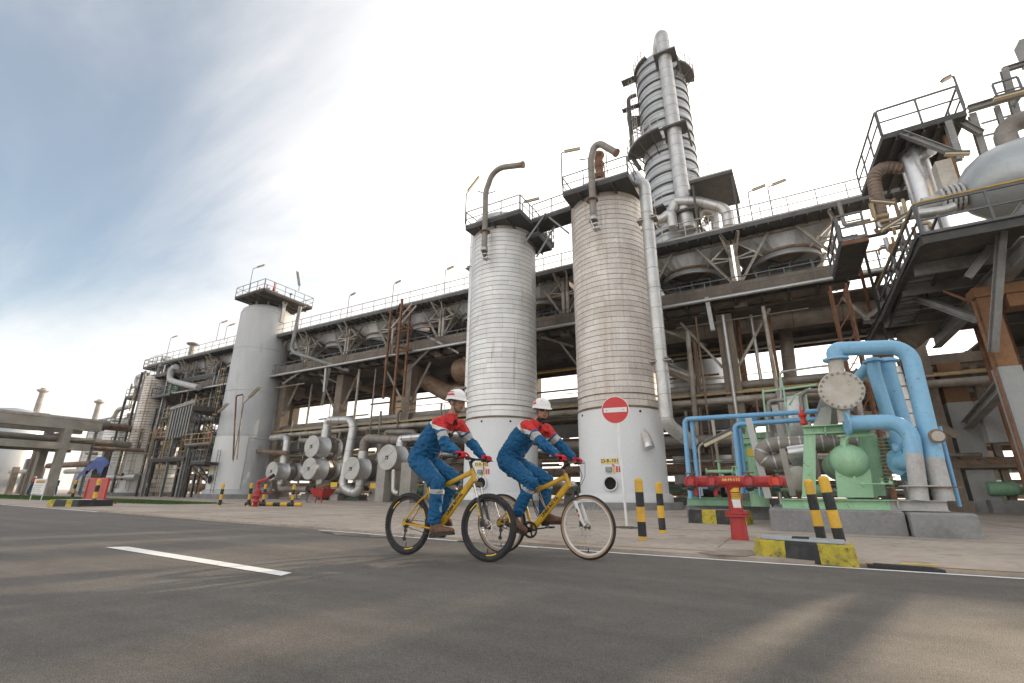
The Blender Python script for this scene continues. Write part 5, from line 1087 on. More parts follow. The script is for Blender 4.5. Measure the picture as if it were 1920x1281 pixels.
for i, px in enumerate((1299, 1337, 1406, 1454)):
    x = at(px, 903, HY).x; o = MB(); mm = 'red_bright' if i == 3 else 'red_paint'
    flange(o, (x, HY-.10, HZ), (0, 1, 0), .10, .03, 8); fl = o.build('outlet_flange', mm, e)
    MB().tube([(x, HY-.10, HZ+.02), (x, HY-.18, HZ+.01), (x, HY-.24, HZ-.06), (x, HY-.255, HZ-.085)], [.055, .055, .05, .045], 14).build('valve_body', mm, e)
    MB().cyl((x, HY-.25, HZ-.08), (x, HY-.272, HZ-.125), .056, n=14).build('hose_cap', 'black_plastic', e)
    MB().cyl((x+.02, HY-.262, HZ-.09), (x+.09, HY-.262, HZ-.07), .022, n=8).build('cap_lug', 'black_plastic', e)
    mb = MB(); mb.cyl((x, HY-.16, HZ+.04), (x, HY-.16, HZ+.125), .02, n=8)
    mb.lathe([(.075, -.008), (.09, -.008), (.09, .008), (.075, .008), (.075, -.008)], (x, HY-.16, HZ+.13), 16); mb.beam((x-.08, HY-.16, HZ+.13), (x+.08, HY-.16, HZ+.13), .018, .012); mb.beam((x, HY-.24, HZ+.13), (x, HY-.08, HZ+.13), .018, .012)
    mb.build('hand_wheel', 'black_plastic' if i == 3 else 'pipe_rusty', e)
for i, px in enumerate((1303, 1338)):
    x = at(px, 903, HY).x+.02; mb = MB(); mb.cyl((x, HY-.06, HZ-.06), (x, HY-.06, HZ-.22), .035, n=10); mb.build('drain_stub', 'red_paint', e)
def hw(x, y, dr=.0):
    t = y/.09; return V((at(1371, 897, HY).x+.0+x, HY-(.0925+dr)*math.cos(t+.32), HZ+(.0925+dr)*math.sin(t+.32)))
text_mb('66-H-115', .068, hw, bold=.002).build('header_lettering', 'label_yellow', e)
def onpost(z0, z1, w, dr, name, m):
    mb = MB(); k = 6; vs = []
    for i in range(k+1):
        t = (i/k-.5)*w/.1
        for z in (z0, z1): vs.append(V((HX+.02+(.106+dr)*math.sin(t), HY-(.106+dr)*math.cos(t), z)))
    mb.add(vs, [(2*i, 2*i+2, 2*i+3, 2*i+1) for i in range(k)]); return mb.build(name, m, e)
def pw(zc):
    return lambda x, y: V((HX+.02+.112*math.sin(x/.1), HY-.112*math.cos(x/.1), zc+y))
onpost(.735, .80, .13, .003, 'yellow_label', 'label_yellow')
o = onpost(.635, .715, .16, .003, 'warning_label', 'label_yellow')
text_mb('DILARANG PARKIR', .018, pw(.69), bold=.0012).build('label_lettering', 'black_paint', o); text_mb('SELAIN PEMADAM', .018, pw(.66), bold=.0012).build('label_lettering', 'black_paint', o)
onpost(.50, .625, .125, .004, 'paper_notice', 'plain_white')
# ------------------------------------------------------------------ no entry sign
p0 = gd(1176, 993); p1 = at(1153.5, 769, 10.05)
e = tag(empty('no_entry_sign', p0), 'round red no entry sign with white bar on a leaning white pole', 'sign')
MB().cyl(V((p0.x, p0.y, AZ)), V((p1.x, p1.y+.05, p1.z+.1)), .026, n=12).build('pole', 'plain_white', e)
rs = (at(1179, 769, 10.0).x-at(1128.5, 769, 10.0).x)/2; nd = V((-p1.x*.45, -p1.y, 0)).normalized()
MB().cyl(p1+nd*.0, p1+nd*.012, rs, n=48).build('disc_rim', 'plain_white', e); MB().cyl(p1+nd*.012, p1+nd*.016, rs*.955, n=48).build('disc', 'sign_red', e)
sx = V((0, 0, 1)).cross(nd).normalized(); q = p1+nd*.019
mb = MB(); u = (sx*1.0+V((0, 0, .0))).normalized(); mb.add([q-u*rs*.84-V((0, 0, rs*.17)), q+u*rs*.84-V((0, 0, rs*.17)), q+u*rs*.84+V((0, 0, rs*.17)), q-u*rs*.84+V((0, 0, rs*.17))], [(0, 1, 2, 3)]); bar = mb.build('white_bar', 'plain_white', e)
for s in (-.62, .62): MB().cyl(q+u*rs*s, q+u*rs*s+nd*.006, .012, n=8).build('bolt', 'steel_grey', bar)
rg = random.Random(61); mb = MB()
for i in range(160):
    a, r = rg.uniform(0, 6.28), .26*math.sqrt(rg.random()); mb.ell((p0.x+r*math.cos(a), p0.y+r*math.sin(a), AZ+.02*(1-r/.26)), (rg.uniform(.015, .035), rg.uniform(.015, .03), rg.uniform(.01, .025)), 5, 3)
o = mb.build('gravel', 'gravel'); tag(o, 'small heap of gravel at the foot of the no entry sign', 'gravel', kind='stuff')
# ------------------------------------------------------------------ bollards
def make_bollard():
    e = empty('bollard', (0, 0, 0)); hs = [0, .06, .27, .49, .71, .88]
    r = .064
    cols = ['yellow_paint', 'black_paint', 'yellow_paint', 'black_paint', 'yellow_paint']
    for i in range(5): MB().cyl((0, 0, hs[i]+(0.001 if i else 0)), (0, 0, hs[i+1]-.001), r, n=20, caps=True).build('band', cols[i], e)
    MB().lathe([(r, 0), (r*.92, .015), (r*.7, .032), (r*.35, .042), (0, .045)], (0, 0, .88), 20).build('cap', 'yellow_paint', e); return e
bo = make_bollard(); first = True
for (x, y, sc, tl, lb) in ((-2.01, 7.65, .985, (0, 0), 'near black and yellow bollard left of the hydrant, the larger of the two'), (-2.05, 9.2, .96, (0, 0), 'black and yellow bollard just behind the near one, beside the silo'),
        (.515, 7.75, 1.0, (.0, -.07), 'front one of two leaning bollards behind the striped block'), (.33, 8.2, .965, (0, -.045), 'rear one of two leaning bollards behind the striped block'),
        (-22.09, 12.82, 1.05, (0, .0), 'leftmost thin bollard in front of the plain grey tower'), (-21.25, 13.62, 1.1, (0, 0), 'bollard left of the red hydrant near the grey tower'), (-21.52, 14.5, 1.07, (0, 0), 'bollard just right of the red hydrant near the grey tower'), (-19.94, 14.86, 1.05, (0, 0), 'bollard at the right end of the low striped rail'),
        (-47.68, 16.35, 1.5, (0, 0), 'bollard far left behind the blue tarpaulin'), (-25.58, 9.53, 1.2, (0, 0), 'bollard standing before the red board at the left'), (-75, 17, 1.6, (0, 0), 'bollard at the far left edge beyond the white notice')):
    o = bo if first else copy_tree(bo); first = False
    o.location = (x, y, AZ-.005); o.scale = (sc, sc, sc); o.rotation_euler = (tl[0], tl[1], 0); tag(o, lb, 'bollard', 'black and yellow bollards')
# ------------------------------------------------------------------ striped kerb blocks
def striped_block(corners, h, cols, label, lid=None, inset=.04, m_top='apron_concrete'):
    """corners: front-left, front-right, back-right, back-left on the ground"""
    c = [Vector(p) for p in corners]; cen = sum(c, V((0, 0, 0)))/4
    e = tag(empty('striped_block', (cen.x, cen.y, AZ)), label, 'kerb block', 'black and yellow kerb blocks'); n = len(cols)
    top = [p.lerp(cen, inset) for p in c]
    for i, m in enumerate(cols):
        f0, f1 = i/n, (i+1)/n
        b = [c[0].lerp(c[1], f0), c[0].lerp(c[1], f1), c[3].lerp(c[2], f1), c[3].lerp(c[2], f0)]; t = [top[0].lerp(top[1], f0), top[0].lerp(top[1], f1), top[3].lerp(top[2], f1), top[3].lerp(top[2], f0)]
        mb = MB(); bb = .02; vs = [V((p.x, p.y, 0)) for p in b]+[V((p.x, p.y, h-bb)) for p in t]+[V((*(p.lerp(cen, .03)).xy, h)) for p in t]
        mb.add(vs, [(0, 1, 5, 4), (1, 2, 6, 5), (2, 3, 7, 6), (3, 0, 4, 7), (4, 5, 9, 8), (5, 6, 10, 9), (6, 7, 11, 10), (7, 4, 8, 11), (8, 9, 10, 11)]); mb.build('stripe', m, e)
    t = [V((*(p.lerp(cen, .07)).xy, h+.004)) for p in top]; mb = MB(); mb.add(t, [(0, 1, 2, 3)]); mb.build('top_face', m_top, e)
    return e, [V((*p.xy, h)) for p in top]
A0, B0 = gd(1415, 1046), gd(1613, 1066)
e, t = striped_block([A0, B0, B0+V((.05, .56, 0)), A0+V((0, .60, 0))], .205, ['yellow_mossy', 'black_paint', 'yellow_mossy'], 'black and yellow kerb block with steel lid at the road edge')
cen = sum(t, V((0, 0, 0)))/4; l = [p.lerp(cen, .15)+V((0, 0, .006)) for p in t]
mb = MB(); mb.extr([l[0], l[1], l[2], l[3]], V((0, 0, .014))); lid = mb.build('lid_plate', 'plate_steel', e)
for f in (.38, .62):
    p = l[0].lerp(l[3], f).lerp(l[1].lerp(l[2], f), .5); MB().box(p+V((0, 0, .022)), (.17, .035, .014)).build('handle', 'black_paint', lid)
A1, B1 = gd(1291, 983), gd(1402, 988); striped_block([A1, B1, B1+V((.1, .6, 0)), A1+V((.05, .6, 0))], .34, ['black_paint', 'yellow_mossy', 'black_paint', 'yellow_mossy'], 'black and yellow kerb block left behind the red hydrant')
A2, B2 = gd(86, 951.5), gd(170, 951.5); B2 = V((B2.x, A2.y+.6, 0)); striped_block([A2, B2, B2+V((-.2, 1.3, 0)), A2+V((-.3, 1.3, 0))], .30, ['yellow_mossy', 'black_paint', 'black_paint', 'yellow_mossy', 'black_paint'], 'low striped kerb block with white top at the left road edge', m_top='plain_white')
e = tag(empty('rubber_ramp', gd(1700, 1066)), 'black rubber kerb ramp with a yellow stripe at the road edge', 'ramp')
r0, r1 = gd(1628, 1065), gd(1775, 1076)
mb = MB(); mb.extr([r0+V((0, .01, 0)), r1+V((0, .01, 0)), r1+V((-.03, .15, 0)), r0+V((0.0, .17, 0))], V((0, 0, .03))); mb.build('ramp_body', 'black_plastic', e)
for i in range(5): a = r0.lerp(r1, .1).lerp(r0.lerp(r1, .1)+V((0, .15, 0)), .15+i*.18); b = r0.lerp(r1, .88).lerp(r0.lerp(r1, .88)+V((0, .15, 0)), .15+i*.18); MB().beam(a+V((0, 0, .034)), b+V((0, 0, .034)), .010, .008).build('rib', 'black_plastic', e)
a, b = gd(1690, 1063.5), gd(1760, 1067); MB().beam(a+V((0, 0, .036)), b+V((0, 0, .036)), .02, .008).build('yellow_stripe', 'label_yellow', e)
# low striped rail and red hydrant near the grey tower
e = tag(empty('striped_rail', (-20.7, 14.6, AZ)), 'low black and yellow striped rail lying between bollards', 'rail'); a, b = V((-21.9, 13.9, AZ+.09)), V((-19.4, 15.0, AZ+.09))
for i in range(8): MB().cyl(a.lerp(b, i/8), a.lerp(b, (i+.98)/8), .085, n=12).build('stripe', 'yellow_paint' if i % 2 else 'black_paint', e)
e = tag(empty('red_hydrant', gd(478, 951.5)), 'red hydrant with swivel monitor in front of the grey tower', 'hydrant'); b = gd(478, 951.5); k = 1.0
MB().lathe([(.1, 0), (.1, .2), (.19, .22), (.19, .27), (.11, .3), (.13, .42), (.2, .45), (.2, .52), (.12, .56), (.16, .66), (.16, .72), (.09, .76), (.09, .85)], b, 16).build('post', 'red_paint', e)
MB().tube(fillet([b+V((0, 0, .85)), b+V((-.1, 0, 1.0)), b+V((.05, 0, 1.12)), b+V((.3, .1, 1.18)), b+V((.5, .2, 1.3))], .1, 4), .07, 10).build('monitor', 'red_paint', e)
MB().cyl(b+V((.45, .17, 1.26)), b+V((.62, .25, 1.38)), .085, n=12).build('nozzle', 'black_plastic', e); MB().cyl(b+V((0, 0, .6)), b+V((.7, .3, .62)), .02, n=6).build('lever', 'red_paint', e)
# red hose cart and hose
e = tag(empty('hose_cart', gd(602, 943)), 'red hose cart with coiled hose near the exchangers', 'cart'); b = gd(602, 943.5)
mb = MB(); mb.add([b+V(p) for p in ((-.35, -.3, .35), (.35, -.3, .35), (.35, .3, .35), (-.35, .3, .35), (-.65, -.5, .85), (.65, -.5, .85), (.65, .5, .85), (-.65, .5, .85))], [(3, 2, 1, 0), (0, 1, 5, 4), (1, 2, 6, 5), (2, 3, 7, 6), (3, 0, 4, 7)]); mb.build('tub', 'red_paint', e)
for s in (-.3, .3): MB().beam(b+V((s, -.25, 0)), b+V((s*.8, -.2, .38)), .07, .07).build('leg', 'red_paint', e)
mb = MB()
for i in range(5): mb.tube([b+V((.55*math.cos(t*.52+i), .3*math.sin(t*.52+i), .8+.15*i/5+.13*math.sin(t*.52*2+i))) for t in range(13)], .03, 6)
mb.tube([b+V((-.6, -.2, .8)), b+V((-1.0, -.3, .4)), b+V((-1.1, -.2, .05)), b+V((-.7, -.2, .04))], .03, 6); mb.build('hose', 'rust', e)
mb = MB(); mb.tube([gd(240, 951), gd(330, 952), gd(430, 951.5), gd(600, 949), gd(700, 949), gd(735, 944), gd(750, 930)], .035, 8); tag(mb.build('ground_hose', 'rust'), 'long red hose lying across the concrete apron', 'hose')
mat('cover_grey', (0.50, 0.49, 0.465), 0.55, 0.1, c2=(0.42, 0.40, 0.375), scale=1.5, fine=0.05)
# ------------------------------------------------------------------ row of shell exchangers below the rack
def exchanger(px, rpx, L, label, Y=25.0, m='pipe_silver'):
    c = at(*px, Y); r = at(px[0], px[1]-rpx, Y).z-c.z
    e = tag(empty('shell_exchanger', (c.x, Y+L/2, c.z-r)), label, 'exchanger', 'shell exchangers below the rack')
    MB().lathe([(r, .02), (r, 1.15), (r+.05, 1.15), (r+.05, 1.25), (r, 1.25), (r*.97, 2.3), (r+.04, 2.3), (r+.04, 2.42), (r*.97, 2.42), (r*.97, L), (0, L)], c, 32, axis=(0, 1, 0)).build('shell', m, e)
    MB().lathe([(0, -.03), (r+.0, -.03), (r+.03, -.01), (r+.03, .06), (r, .06)], c, 36, axis=(0, 1, 0), smooth=False).build('end_cover', 'cover_grey', e)
    mb = MB(); d = V((math.cos(.65), 0, math.sin(.65)))*r*.97; mb.beam(c-d+V((0, -.034, 0)), c+d+V((0, -.034, 0)), .02, .012, up=(0, -1, 0)); mb.build('cover_seam', 'steel_grey', e)
    mb = MB(); mb.box(c+V((-.03, -.04, -.02)), (.24*r/.8, .03, .24*r/.8)); mb.build('cover_plate', 'soot', e); mb = MB(); mb.box(c+V((-.03, -.05, -.05)), (.1, .03, .1)); mb.build('cover_bolt', 'channel_grey', e)
    MB().lathe([(r+.005, 1.7), (r+.02, 1.7), (r+.02, 1.85), (r+.005, 1.85)], c, 32, axis=(0, 1, 0)).build('rust_band', 'pipe_rusty', e)
    return e, c, r
def ZE(x, y, Y): return at(480+x/4.928, 700+y/4.928, Y)
X1, c1, r1 = exchanger((509.5, 883.5), 16.7, 6.5, 'leftmost and smallest shell exchanger beside the grey tower')
X2, c2, r2 = exchanger((584.5, 837), 19.6, 8, 'upper shell exchanger of the stacked pair')
X3, c3, r3 = exchanger((579.5, 878.6), 20, 8, 'lower shell exchanger of the stacked pair')
X4, c4, r4 = exchanger((658.6, 878.6), 21, 8, 'shell exchanger right of the tall looping pipe')
X5, c5, r5 = exchanger((726.5, 857.3), 23, 8, 'rightmost shell exchanger on concrete piers behind the left cyclist', Y=24.6)
def neck(c, r, dy, s, par, rr=.36, h=.5):
    a = c+V((0, dy, s*(r-.1))); b = a+V((0, 0, s*(h+.1))); MB().cyl(a, b, rr, n=18).build('nozzle', 'pipe_silver', par); return b
n1 = neck(c1, r1, 1.0, 1, X1); n2 = neck(c2, r2, 1.2, 1, X2, .38, .6); n4 = neck(c4, r4, 1.0, 1, X4); n4b = neck(c4, r4, 2.8, 1, X4, .3); n5 = neck(c5, r5, 1.2, 1, X5, .32, .3)
m1 = neck(c1, r1, 1.0, -1, X1, .3, .3); m3 = neck(c3, r3, 1.2, -1, X3, .32, .3); m4 = neck(c4, r4, 1.0, -1, X4, .34, .3); neck(c3, r3, 1.2, 1, X3, .25, .3); neck(c3, r3, 3.2, 1, X3, .25, .3)
def rp(pts, r, label, m='pipe_silver', rad=.7): pipe('lagged_pipe', pts, r, m, label, rad=rad, bands=.9, bw=.03, n=16)
rp([n1, n1+V((0, 0, 1.6)), n1+V((-1.2, .4, 1.75)), n1+V((-3, .6, 1.75))], .29, 'silver elbow above the leftmost exchanger')
rp([n1+V((.6, .8, 1.4)), n1+V((5.2, .9, 1.0))], .22, 'silver pipe leading right from the leftmost exchanger', 'pipe_dull')
p = onsilo(TX, TY, TR, 483, 846)[0]; rp([p, at(540, 850, 25.3)], .18, 'brown pipe entering the side of the grey tower', 'pipe_rusty')
tx = ZE(850, 500, 25.6)
rp([n2, V((n2.x, n2.y, ZE(650, 432, 26).z)), V((tx.x, n2.y, ZE(840, 432, 26).z)), V((tx.x-.1, n2.y-.4, .95)), V((m4.x-.6, m4.y, .62)), V((m4.x, m4.y, .72)), m4+V((0, 0, .1))], .33, 'tall looping silver pipe between the exchangers', 'pipe_silver', .9)
rp([n4, V((n4.x, n4.y, ZE(1000, 600, 26).z)), V((ZE(1290, 610, 26).x, n4.y+.6, ZE(1290, 612, 26).z))], .33, 'rust banded pipe bending right above the fourth exchanger', 'pipe_dull', .9)
rp([n4b, n4b+V((0, 0, .8)), n4b+V((1.6, .4, 1.0))], .26, 'short ribbed elbow left of the rightmost exchanger', 'pipe_dull', .6)
rp([n5, V((n5.x, n5.y, ZE(1310, 608, 26).z)), V((n5.x+6, n5.y, ZE(1310, 600, 26).z))], .26, 'bright silver elbow above the rightmost exchanger', 'steel_bright', .45)
rp([ZE(1205, 585, 27.5), ZE(1205, 545, 27.5), ZE(1460, 545, 27.5), ZE(1470, 590, 27.5)], .22, 'grey arched pipe behind the rightmost exchangers', 'pipe_dull', .6)
rp([m1, m1+V((0, 0, -.35)), m1+V((2.6, .6, -.4))], .24, 'low pipe under the leftmost exchanger', 'pipe_dull', .5)
rp([m3, m3+V((0, 0, -.45)), m3+V((3.0, .4, -.5))], .27, 'low pipe under the stacked exchangers', 'pipe_dull', .5)
for i, (x0, x1, y0, Yp_) in enumerate(((1125, 1200, 830, 24.6), (1345, 1440, 825, 24.4), (1560, 1600, 900, 26.0), (1050, 1110, 1000, 26.5), (690, 760, 1080, 26.5))):
    a, b = ZE(x0, y0, Yp_), ZE(x1, y0, Yp_); tag(MB().bx(a.x, b.x, Yp_, Yp_+.7, AZ, a.z).build('concrete_pier', 'pale_concrete'), ['tall concrete pier left of the rear bicycle wheel', 'tall concrete pier just behind the rear bicycle wheel', 'concrete pier hidden behind the left cyclist', 'low concrete pier under the fourth exchanger', 'low concrete pier under the stacked exchangers'][i], 'pier')
for i, px in enumerate(((720, 1030), (1090, 1040), (1455, 1040))):
    q = ZE(*px, 26.2); tag(MB().box(q, (.75, .03, .36)).build('number_plate', 'label_yellow'), ['yellow plate under the stacked exchangers', 'yellow plate beside the tall concrete pier', 'yellow plate near the rear bicycle wheel'][i], 'plate')
pipe('drop_pipe', [ZE(1275, 890, 24.9), ZE(1270, 1100, 24.9), ZE(1320, 1110, 24.9)], .17, 'pipe_silver', 'silver drop pipe under the rightmost exchanger', rad=.3)
q = gd(622, 930); tag(MB().lathe([(0, 0), (.3, .0), (.3, .3), (.5, .35), (.5, .5), (.2, .6), (.2, .9)], q+V((0, 1.5, .3)), 12).build('red_valve', 'red_paint'), 'red valve low behind the hose cart', 'valve')
rg = random.Random(71)
for i in range(40):
    x = rg.uniform(-38, -17); y = rg.uniform(26, 28.5); z = rg.uniform(.3, 1.3); L = rg.uniform(.4, 2)
    tag(MB().cyl((x, y, z), (x+L, y, z), rg.uniform(.04, .14), n=8).build('floor_pipe', rg.choice(('pipe_dull', 'green_dark', 'pipe_rusty', 'steel_dark'))), 'short low pipe on the ground below the exchangers', 'pipe', 'low pipes below the exchangers')
# ------------------------------------------------------------------ plain tower fittings
za = 5.4
mb = MB(); k = 14; vs = []
a0 = math.atan2(onsilo(TX, TY, TR, 452, 900)[0].y-TY, onsilo(TX, TY, TR, 452, 900)[0].x-TX); a1 = a0-1.5
for i in range(k+1):
    t = a0+(a1-a0)*i/k
    for z in (.8, za): vs.append(V((TX+(TR+.05)*math.cos(t), TY+(TR+.05)*math.sin(t), z)))
mb.add(vs, [(2*i, 2*i+1, 2*i+3, 2*i+2) for i in range(k)], True); mb.build('white_skirt', 'white_paint', tw)
p, n = onsilo(TX, TY, TR+.06, 395, 899); mb = MB(); mb.cyl(p, p+n*.05, .42, n=20); mb.build('manhole', 'steel_grey', tw); MB().cyl(p+n*.05, p+n*.06, .33, n=20).build('manhole_hole', 'hole_black', tw)
p, n = onsilo(TX, TY, TR+.06, 399, 880); MB().box(p, (.7, .03, .3), rz=math.atan2(n.y, n.x)+math.pi/2).build('name_plate', 'label_pale', tw)
zr_ = at(415, 866, 24).z
ring_platform(zr_, math.radians(165), math.radians(285), 1.5, tw, rm='rail_grey', r0=TR+.02, cx=TX, cy=TY, t=.22)
mb = MB(); ladder(mb, (TX+.75, TY-TR-.2, .5), zr_+.6, (0, -1, 0)); mb.build('ladder', 'steel_grey', tw)
p, n = onsilo(TX, TY, TR+.3, 424, 800); 
mb = MB(); ladder(mb, (TX-1.35, TY-2.3, zr_), 9, (-.5, -.85, 0)); mb.build('upper_ladder', 'steel_dark', tw); mb = MB(); cage(mb, (TX-1.35, TY-2.3, zr_), 9.0, (-.5, -.85, 0)); mb.build('ladder_cage', 'rail_tan', tw)
pipe('rusty_riser', [at(437, 862, 24.2), at(443, 742, 24.2), at(455, 740, 24.2)], .07, 'rust', 'rusty riser pipe on the front of the grey tower', rad=.2)
pipe('tan_riser', [at(444, 862, 24.1), at(456, 742, 24.1)], .05, 'rail_tan', 'thin tan riser beside the rusty riser on the grey tower')
pipe('drain_pipe', [at(563, 575, 25.5), at(560, 590, 25.5), at(545, 660, 25.5), at(655, 695, 27.5)], .16, 'steel_grey', 'grey pipe dropping from the grey tower roof to the rack', rad=.8)
lamp(at(437, 866, 24), 5.0, (1, -.2, 0), 'tube lamp on a bent pole before the grey tower', tilt=.35, arm=1.2, L=1.9, w=.3)
lamp(at(385, 868, 24.2), 4.2, (1, -.2, 0), 'tube lamp on a bent pole left of the grey tower', tilt=.3, arm=1.0, L=1.9, w=.3)
lamp(at(466, 548, 24.4), 2.6, (1, .1, 0), 'tube lamp standing above the grey tower roof railing', tilt=.05, arm=.7, L=1.0)
lamp(at(560, 545, 27), .4, (-.8, 0, .9), 'slanting tube lamp at the right of the grey tower roof', tilt=.9, arm=.3, L=1.8, w=.25)
lamp(at(872, 420, 20.6), 2.2, (1, .3, .5), 'slanting tube lamp at the left corner of the left silo roof', tilt=.8, arm=.3, L=1.2)
lamp(at(1054, 348, 20.4), 2.2, (1, .1, 0), 'tube lamp above the left corner of the right silo roof', tilt=-.1, arm=.3, L=.9)
lamp(at(980, 404, 22), .9, (1, .1, 0), 'tube lamp on the walkway between the two silos', tilt=0, arm=.2, L=1.0)
# ------------------------------------------------------------------ cluster of columns left of the grey tower
def column(px_top, px_bot, wpx, Y, label, m='cladding', skirt=None, bands=26):
    b = at(*px_bot, Y); t = at(*px_top, Y); x = (b.x+t.x)/2; dd = math.hypot(x, Y); r = wpx/2/915*dd*.97; zt = t.z
    e = tag(empty('banded_column', (x, Y, 0)), label, 'column', 'banded columns at the left'); z0 = skirt or .4
    MB().cyl((x, Y, AZ), (x, Y, .4), r+.5, n=24).build('plinth', 'plinth_concrete', e)
    if skirt: MB().lathe([(r+.12, .4), (r+.12, .8), (r+.01, .9), (r+.01, skirt)], (x, Y, 0), 32).build('skirt', 'white_paint', e)
    MB().lathe([(r-.02, .4), (r-.02, zt-.2), (r*.6, zt+.2), (0, zt+.35)], (x, Y, 0), 32).build('shell', 'seam_rust', e)
    h = (zt-z0)/bands
    for i in range(bands): MB().lathe([(r+.012, 0), (r, h-.05)], (x, Y, z0+i*h+.05), 32).build('cladding_band', m, e)
    return e, x, r, zt
colA = column((290, 712), (257, 925), 38, 27.5, 'slender silver banded column, second left of the grey tower', 'cladding_worn', 4.6, 30)
colB = column((332, 715), (310, 925), 38, 31.0, 'wider silver banded column nearest the grey tower', 'cladding', None, 26)
colC = column((228, 790), (205, 925), 42, 30.0, 'short silver banded column at the far left of the cluster', 'cladding', 4, 16)
colD = column((180, 800), (170, 925), 26, 33.0, 'thin silver column behind the blue tarpaulin', 'cladding_far', None, 14)
e, x, r, zt = colA
p = V((x+.3, 27.5-r, 2.1)); MB().cyl(p, p+V((0, -.06, 0)), .4, n=16).build('manhole', 'hole_black', e)
mb = MB(); ladder(mb, (x+r*.8, 27.5-r*.75, .5), zt-1, (.4, -.9, 0)); mb.build('ladder', 'rail_tan', e); mb = MB(); cage(mb, (x+r*.8, 27.5-r*.75, .5), zt-1, (.4, -.9, 0), cr=.5, r=.03); mb.build('ladder_cage', 'rail_tan', e)
rg = random.Random(81)
def deckbox(px0, px1, Y0, Y1, label, posts=True, m='steel_dark', rm='rail_grey', clutter=8):
    a, b = at(*px0, Y0), at(*px1, Y0); z = (a.z+b.z)/2; e = tag(empty('service_platform', ((a.x+b.x)/2, Y0, 0)), label, 'platform', 'service platforms left of the grey tower')
    platform(e, [(a.x, Y0), (b.x, Y0), (b.x, Y1), (a.x, Y1)], z, t=.3, m=m, rm=rm, step=1.2)
    if posts:
        for x in (a.x+.1, b.x-.1):
            MB().ibeam((x, Y0+.1, AZ), (x, Y0+.1, z-.3), .25, .25, .03).build('post', 'steel_grey', e)
    for i in range(clutter):
        x, y = rg.uniform(a.x+.3, b.x-.3), rg.uniform(Y0+.3, min(Y1, Y0+2)); h = rg.uniform(.6, 2.4); r_ = rg.uniform(.05, .22)
        tag(MB().tube(fillet([V((x, y, z)), V((x, y, z+h)), V((x+rg.uniform(-1.6, 1.6), y, z+h))], .3, 4), r_, 8).build('bent_pipe', rg.choice(('pipe_dull', 'pipe_silver', 'steel_grey', 'pipe_rusty', 'rail_tan'))), 'bent pipe standing on the service platforms left of the grey tower', 'pipe', 'bent pipes on the left service platforms')
    return e
deckbox((270, 708), (318, 698), 26.5, 29.5, 'upper service platform at the top left of the cluster', clutter=10)
deckbox((322, 705), (402, 712), 27.5, 31, 'wide dark service platform beside the grey tower', clutter=14)
deckbox((325, 812), (362, 806), 25.6, 28, 'middle service platform with upright frames', clutter=8)
deckbox((235, 742), (276, 740), 29, 31.5, 'service platform left of the slender banded column', clutter=8)
deckbox((278, 862), (345, 858), 25.4, 28, 'low service platform left of the white tower skirt', clutter=8)
deckbox((180, 800), (240, 795), 28, 31, 'low platform on the short banded column', clutter=8)
deckbox((236, 850), (262, 850), 27, 29, 'small platform between the banded columns', clutter=4)
ring_platform(at(398, 770, 25.2).z, math.radians(190), math.radians(245), 2.2, tw, rm='rail_tan', r0=TR+.02, cx=TX, cy=TY, t=.4, m='soot')
for i in range(8):
    q = at(326+i*5.2, 768-i*1.5, 25.5); tag(MB().ibeam(q, V((q.x, q.y, q.z-3.2)), .22, .16, .02).build('cable_frame_post', 'steel_grey'), 'upright grey post in the row of frames on the middle platform', 'post', 'row of upright posts on the middle platform')
a, b = at(322, 767, 25.5), at(370, 752, 25.5); tag(MB().beam(a, b, .3, .35).build('frame_beam', 'steel_grey'), 'grey beam along the top of the upright posts', 'beam')
pipe('lagged_pipe', pp([(330, 688), (322, 692), (317, 712), (330, 717), (372, 727)], 26.2), .32, 'leg_grey', 'pale grey elbow pipe in front of the wide dark platform', rad=.8)
pipe('lagged_pipe', pp([(270, 708), (258, 705), (256, 722), (280, 728)], 28), .3, 'leg_grey', 'pale grey elbow at the left edge of the upper platform', rad=.7)
pipe('lagged_pipe', pp([(245, 762), (222, 768), (213, 785), (165, 795), (152, 797)], 29), .3, 'leg_grey', 'pale grey pipe sagging left of the short banded column', rad=.8)
for i in range(170):
    px = rg.uniform(236, 412); py = rg.uniform(720, 900); Y0 = rg.uniform(26.5, 31); q = at(px, py, Y0)
    d = rg.choice((V((rg.uniform(-3, 3), 0, 0)), V((0, 0, rg.uniform(1, 4))), V((0, 0, rg.uniform(1, 3)))))
    tag(MB().cyl(q, q+d, rg.choice((.05, .07, .1, .16)), n=7).build('service_pipe', rg.choice(('pipe_dull', 'steel_grey', 'pipe_silver', 'rail_tan', 'pipe_rusty', 'steel_dark'))), 'short pipe in the crowded cluster left of the grey tower', 'pipe', 'pipes in the cluster left of the grey tower')
for i in range(8):
    px = (262, 282, 330, 352, 372, 246, 215, 195)[i]; q = at(px, 900, 26+i % 3); tag(MB().ibeam(V((q.x, q.y, AZ)), V((q.x, q.y, rg.uniform(8, 15))), .2, .2, .03).build('frame_post', rg.choice(('steel_grey', 'steel_dark'))), 'tall frame post in the cluster left of the grey tower', 'post', 'frame posts left of the grey tower')
for i, (px, py, hh) in enumerate(((312, 668, 2.4), (405, 640, 2.2), (420, 640, 1.8))): lamp(at(px, py, 28), hh, (1, 0, 0), ['tube lamp above the left end of the rack', 'tube lamp on the rack left of the grey tower', 'low tube lamp touching the grey tower outline'][i], arm=.5, L=1.1)
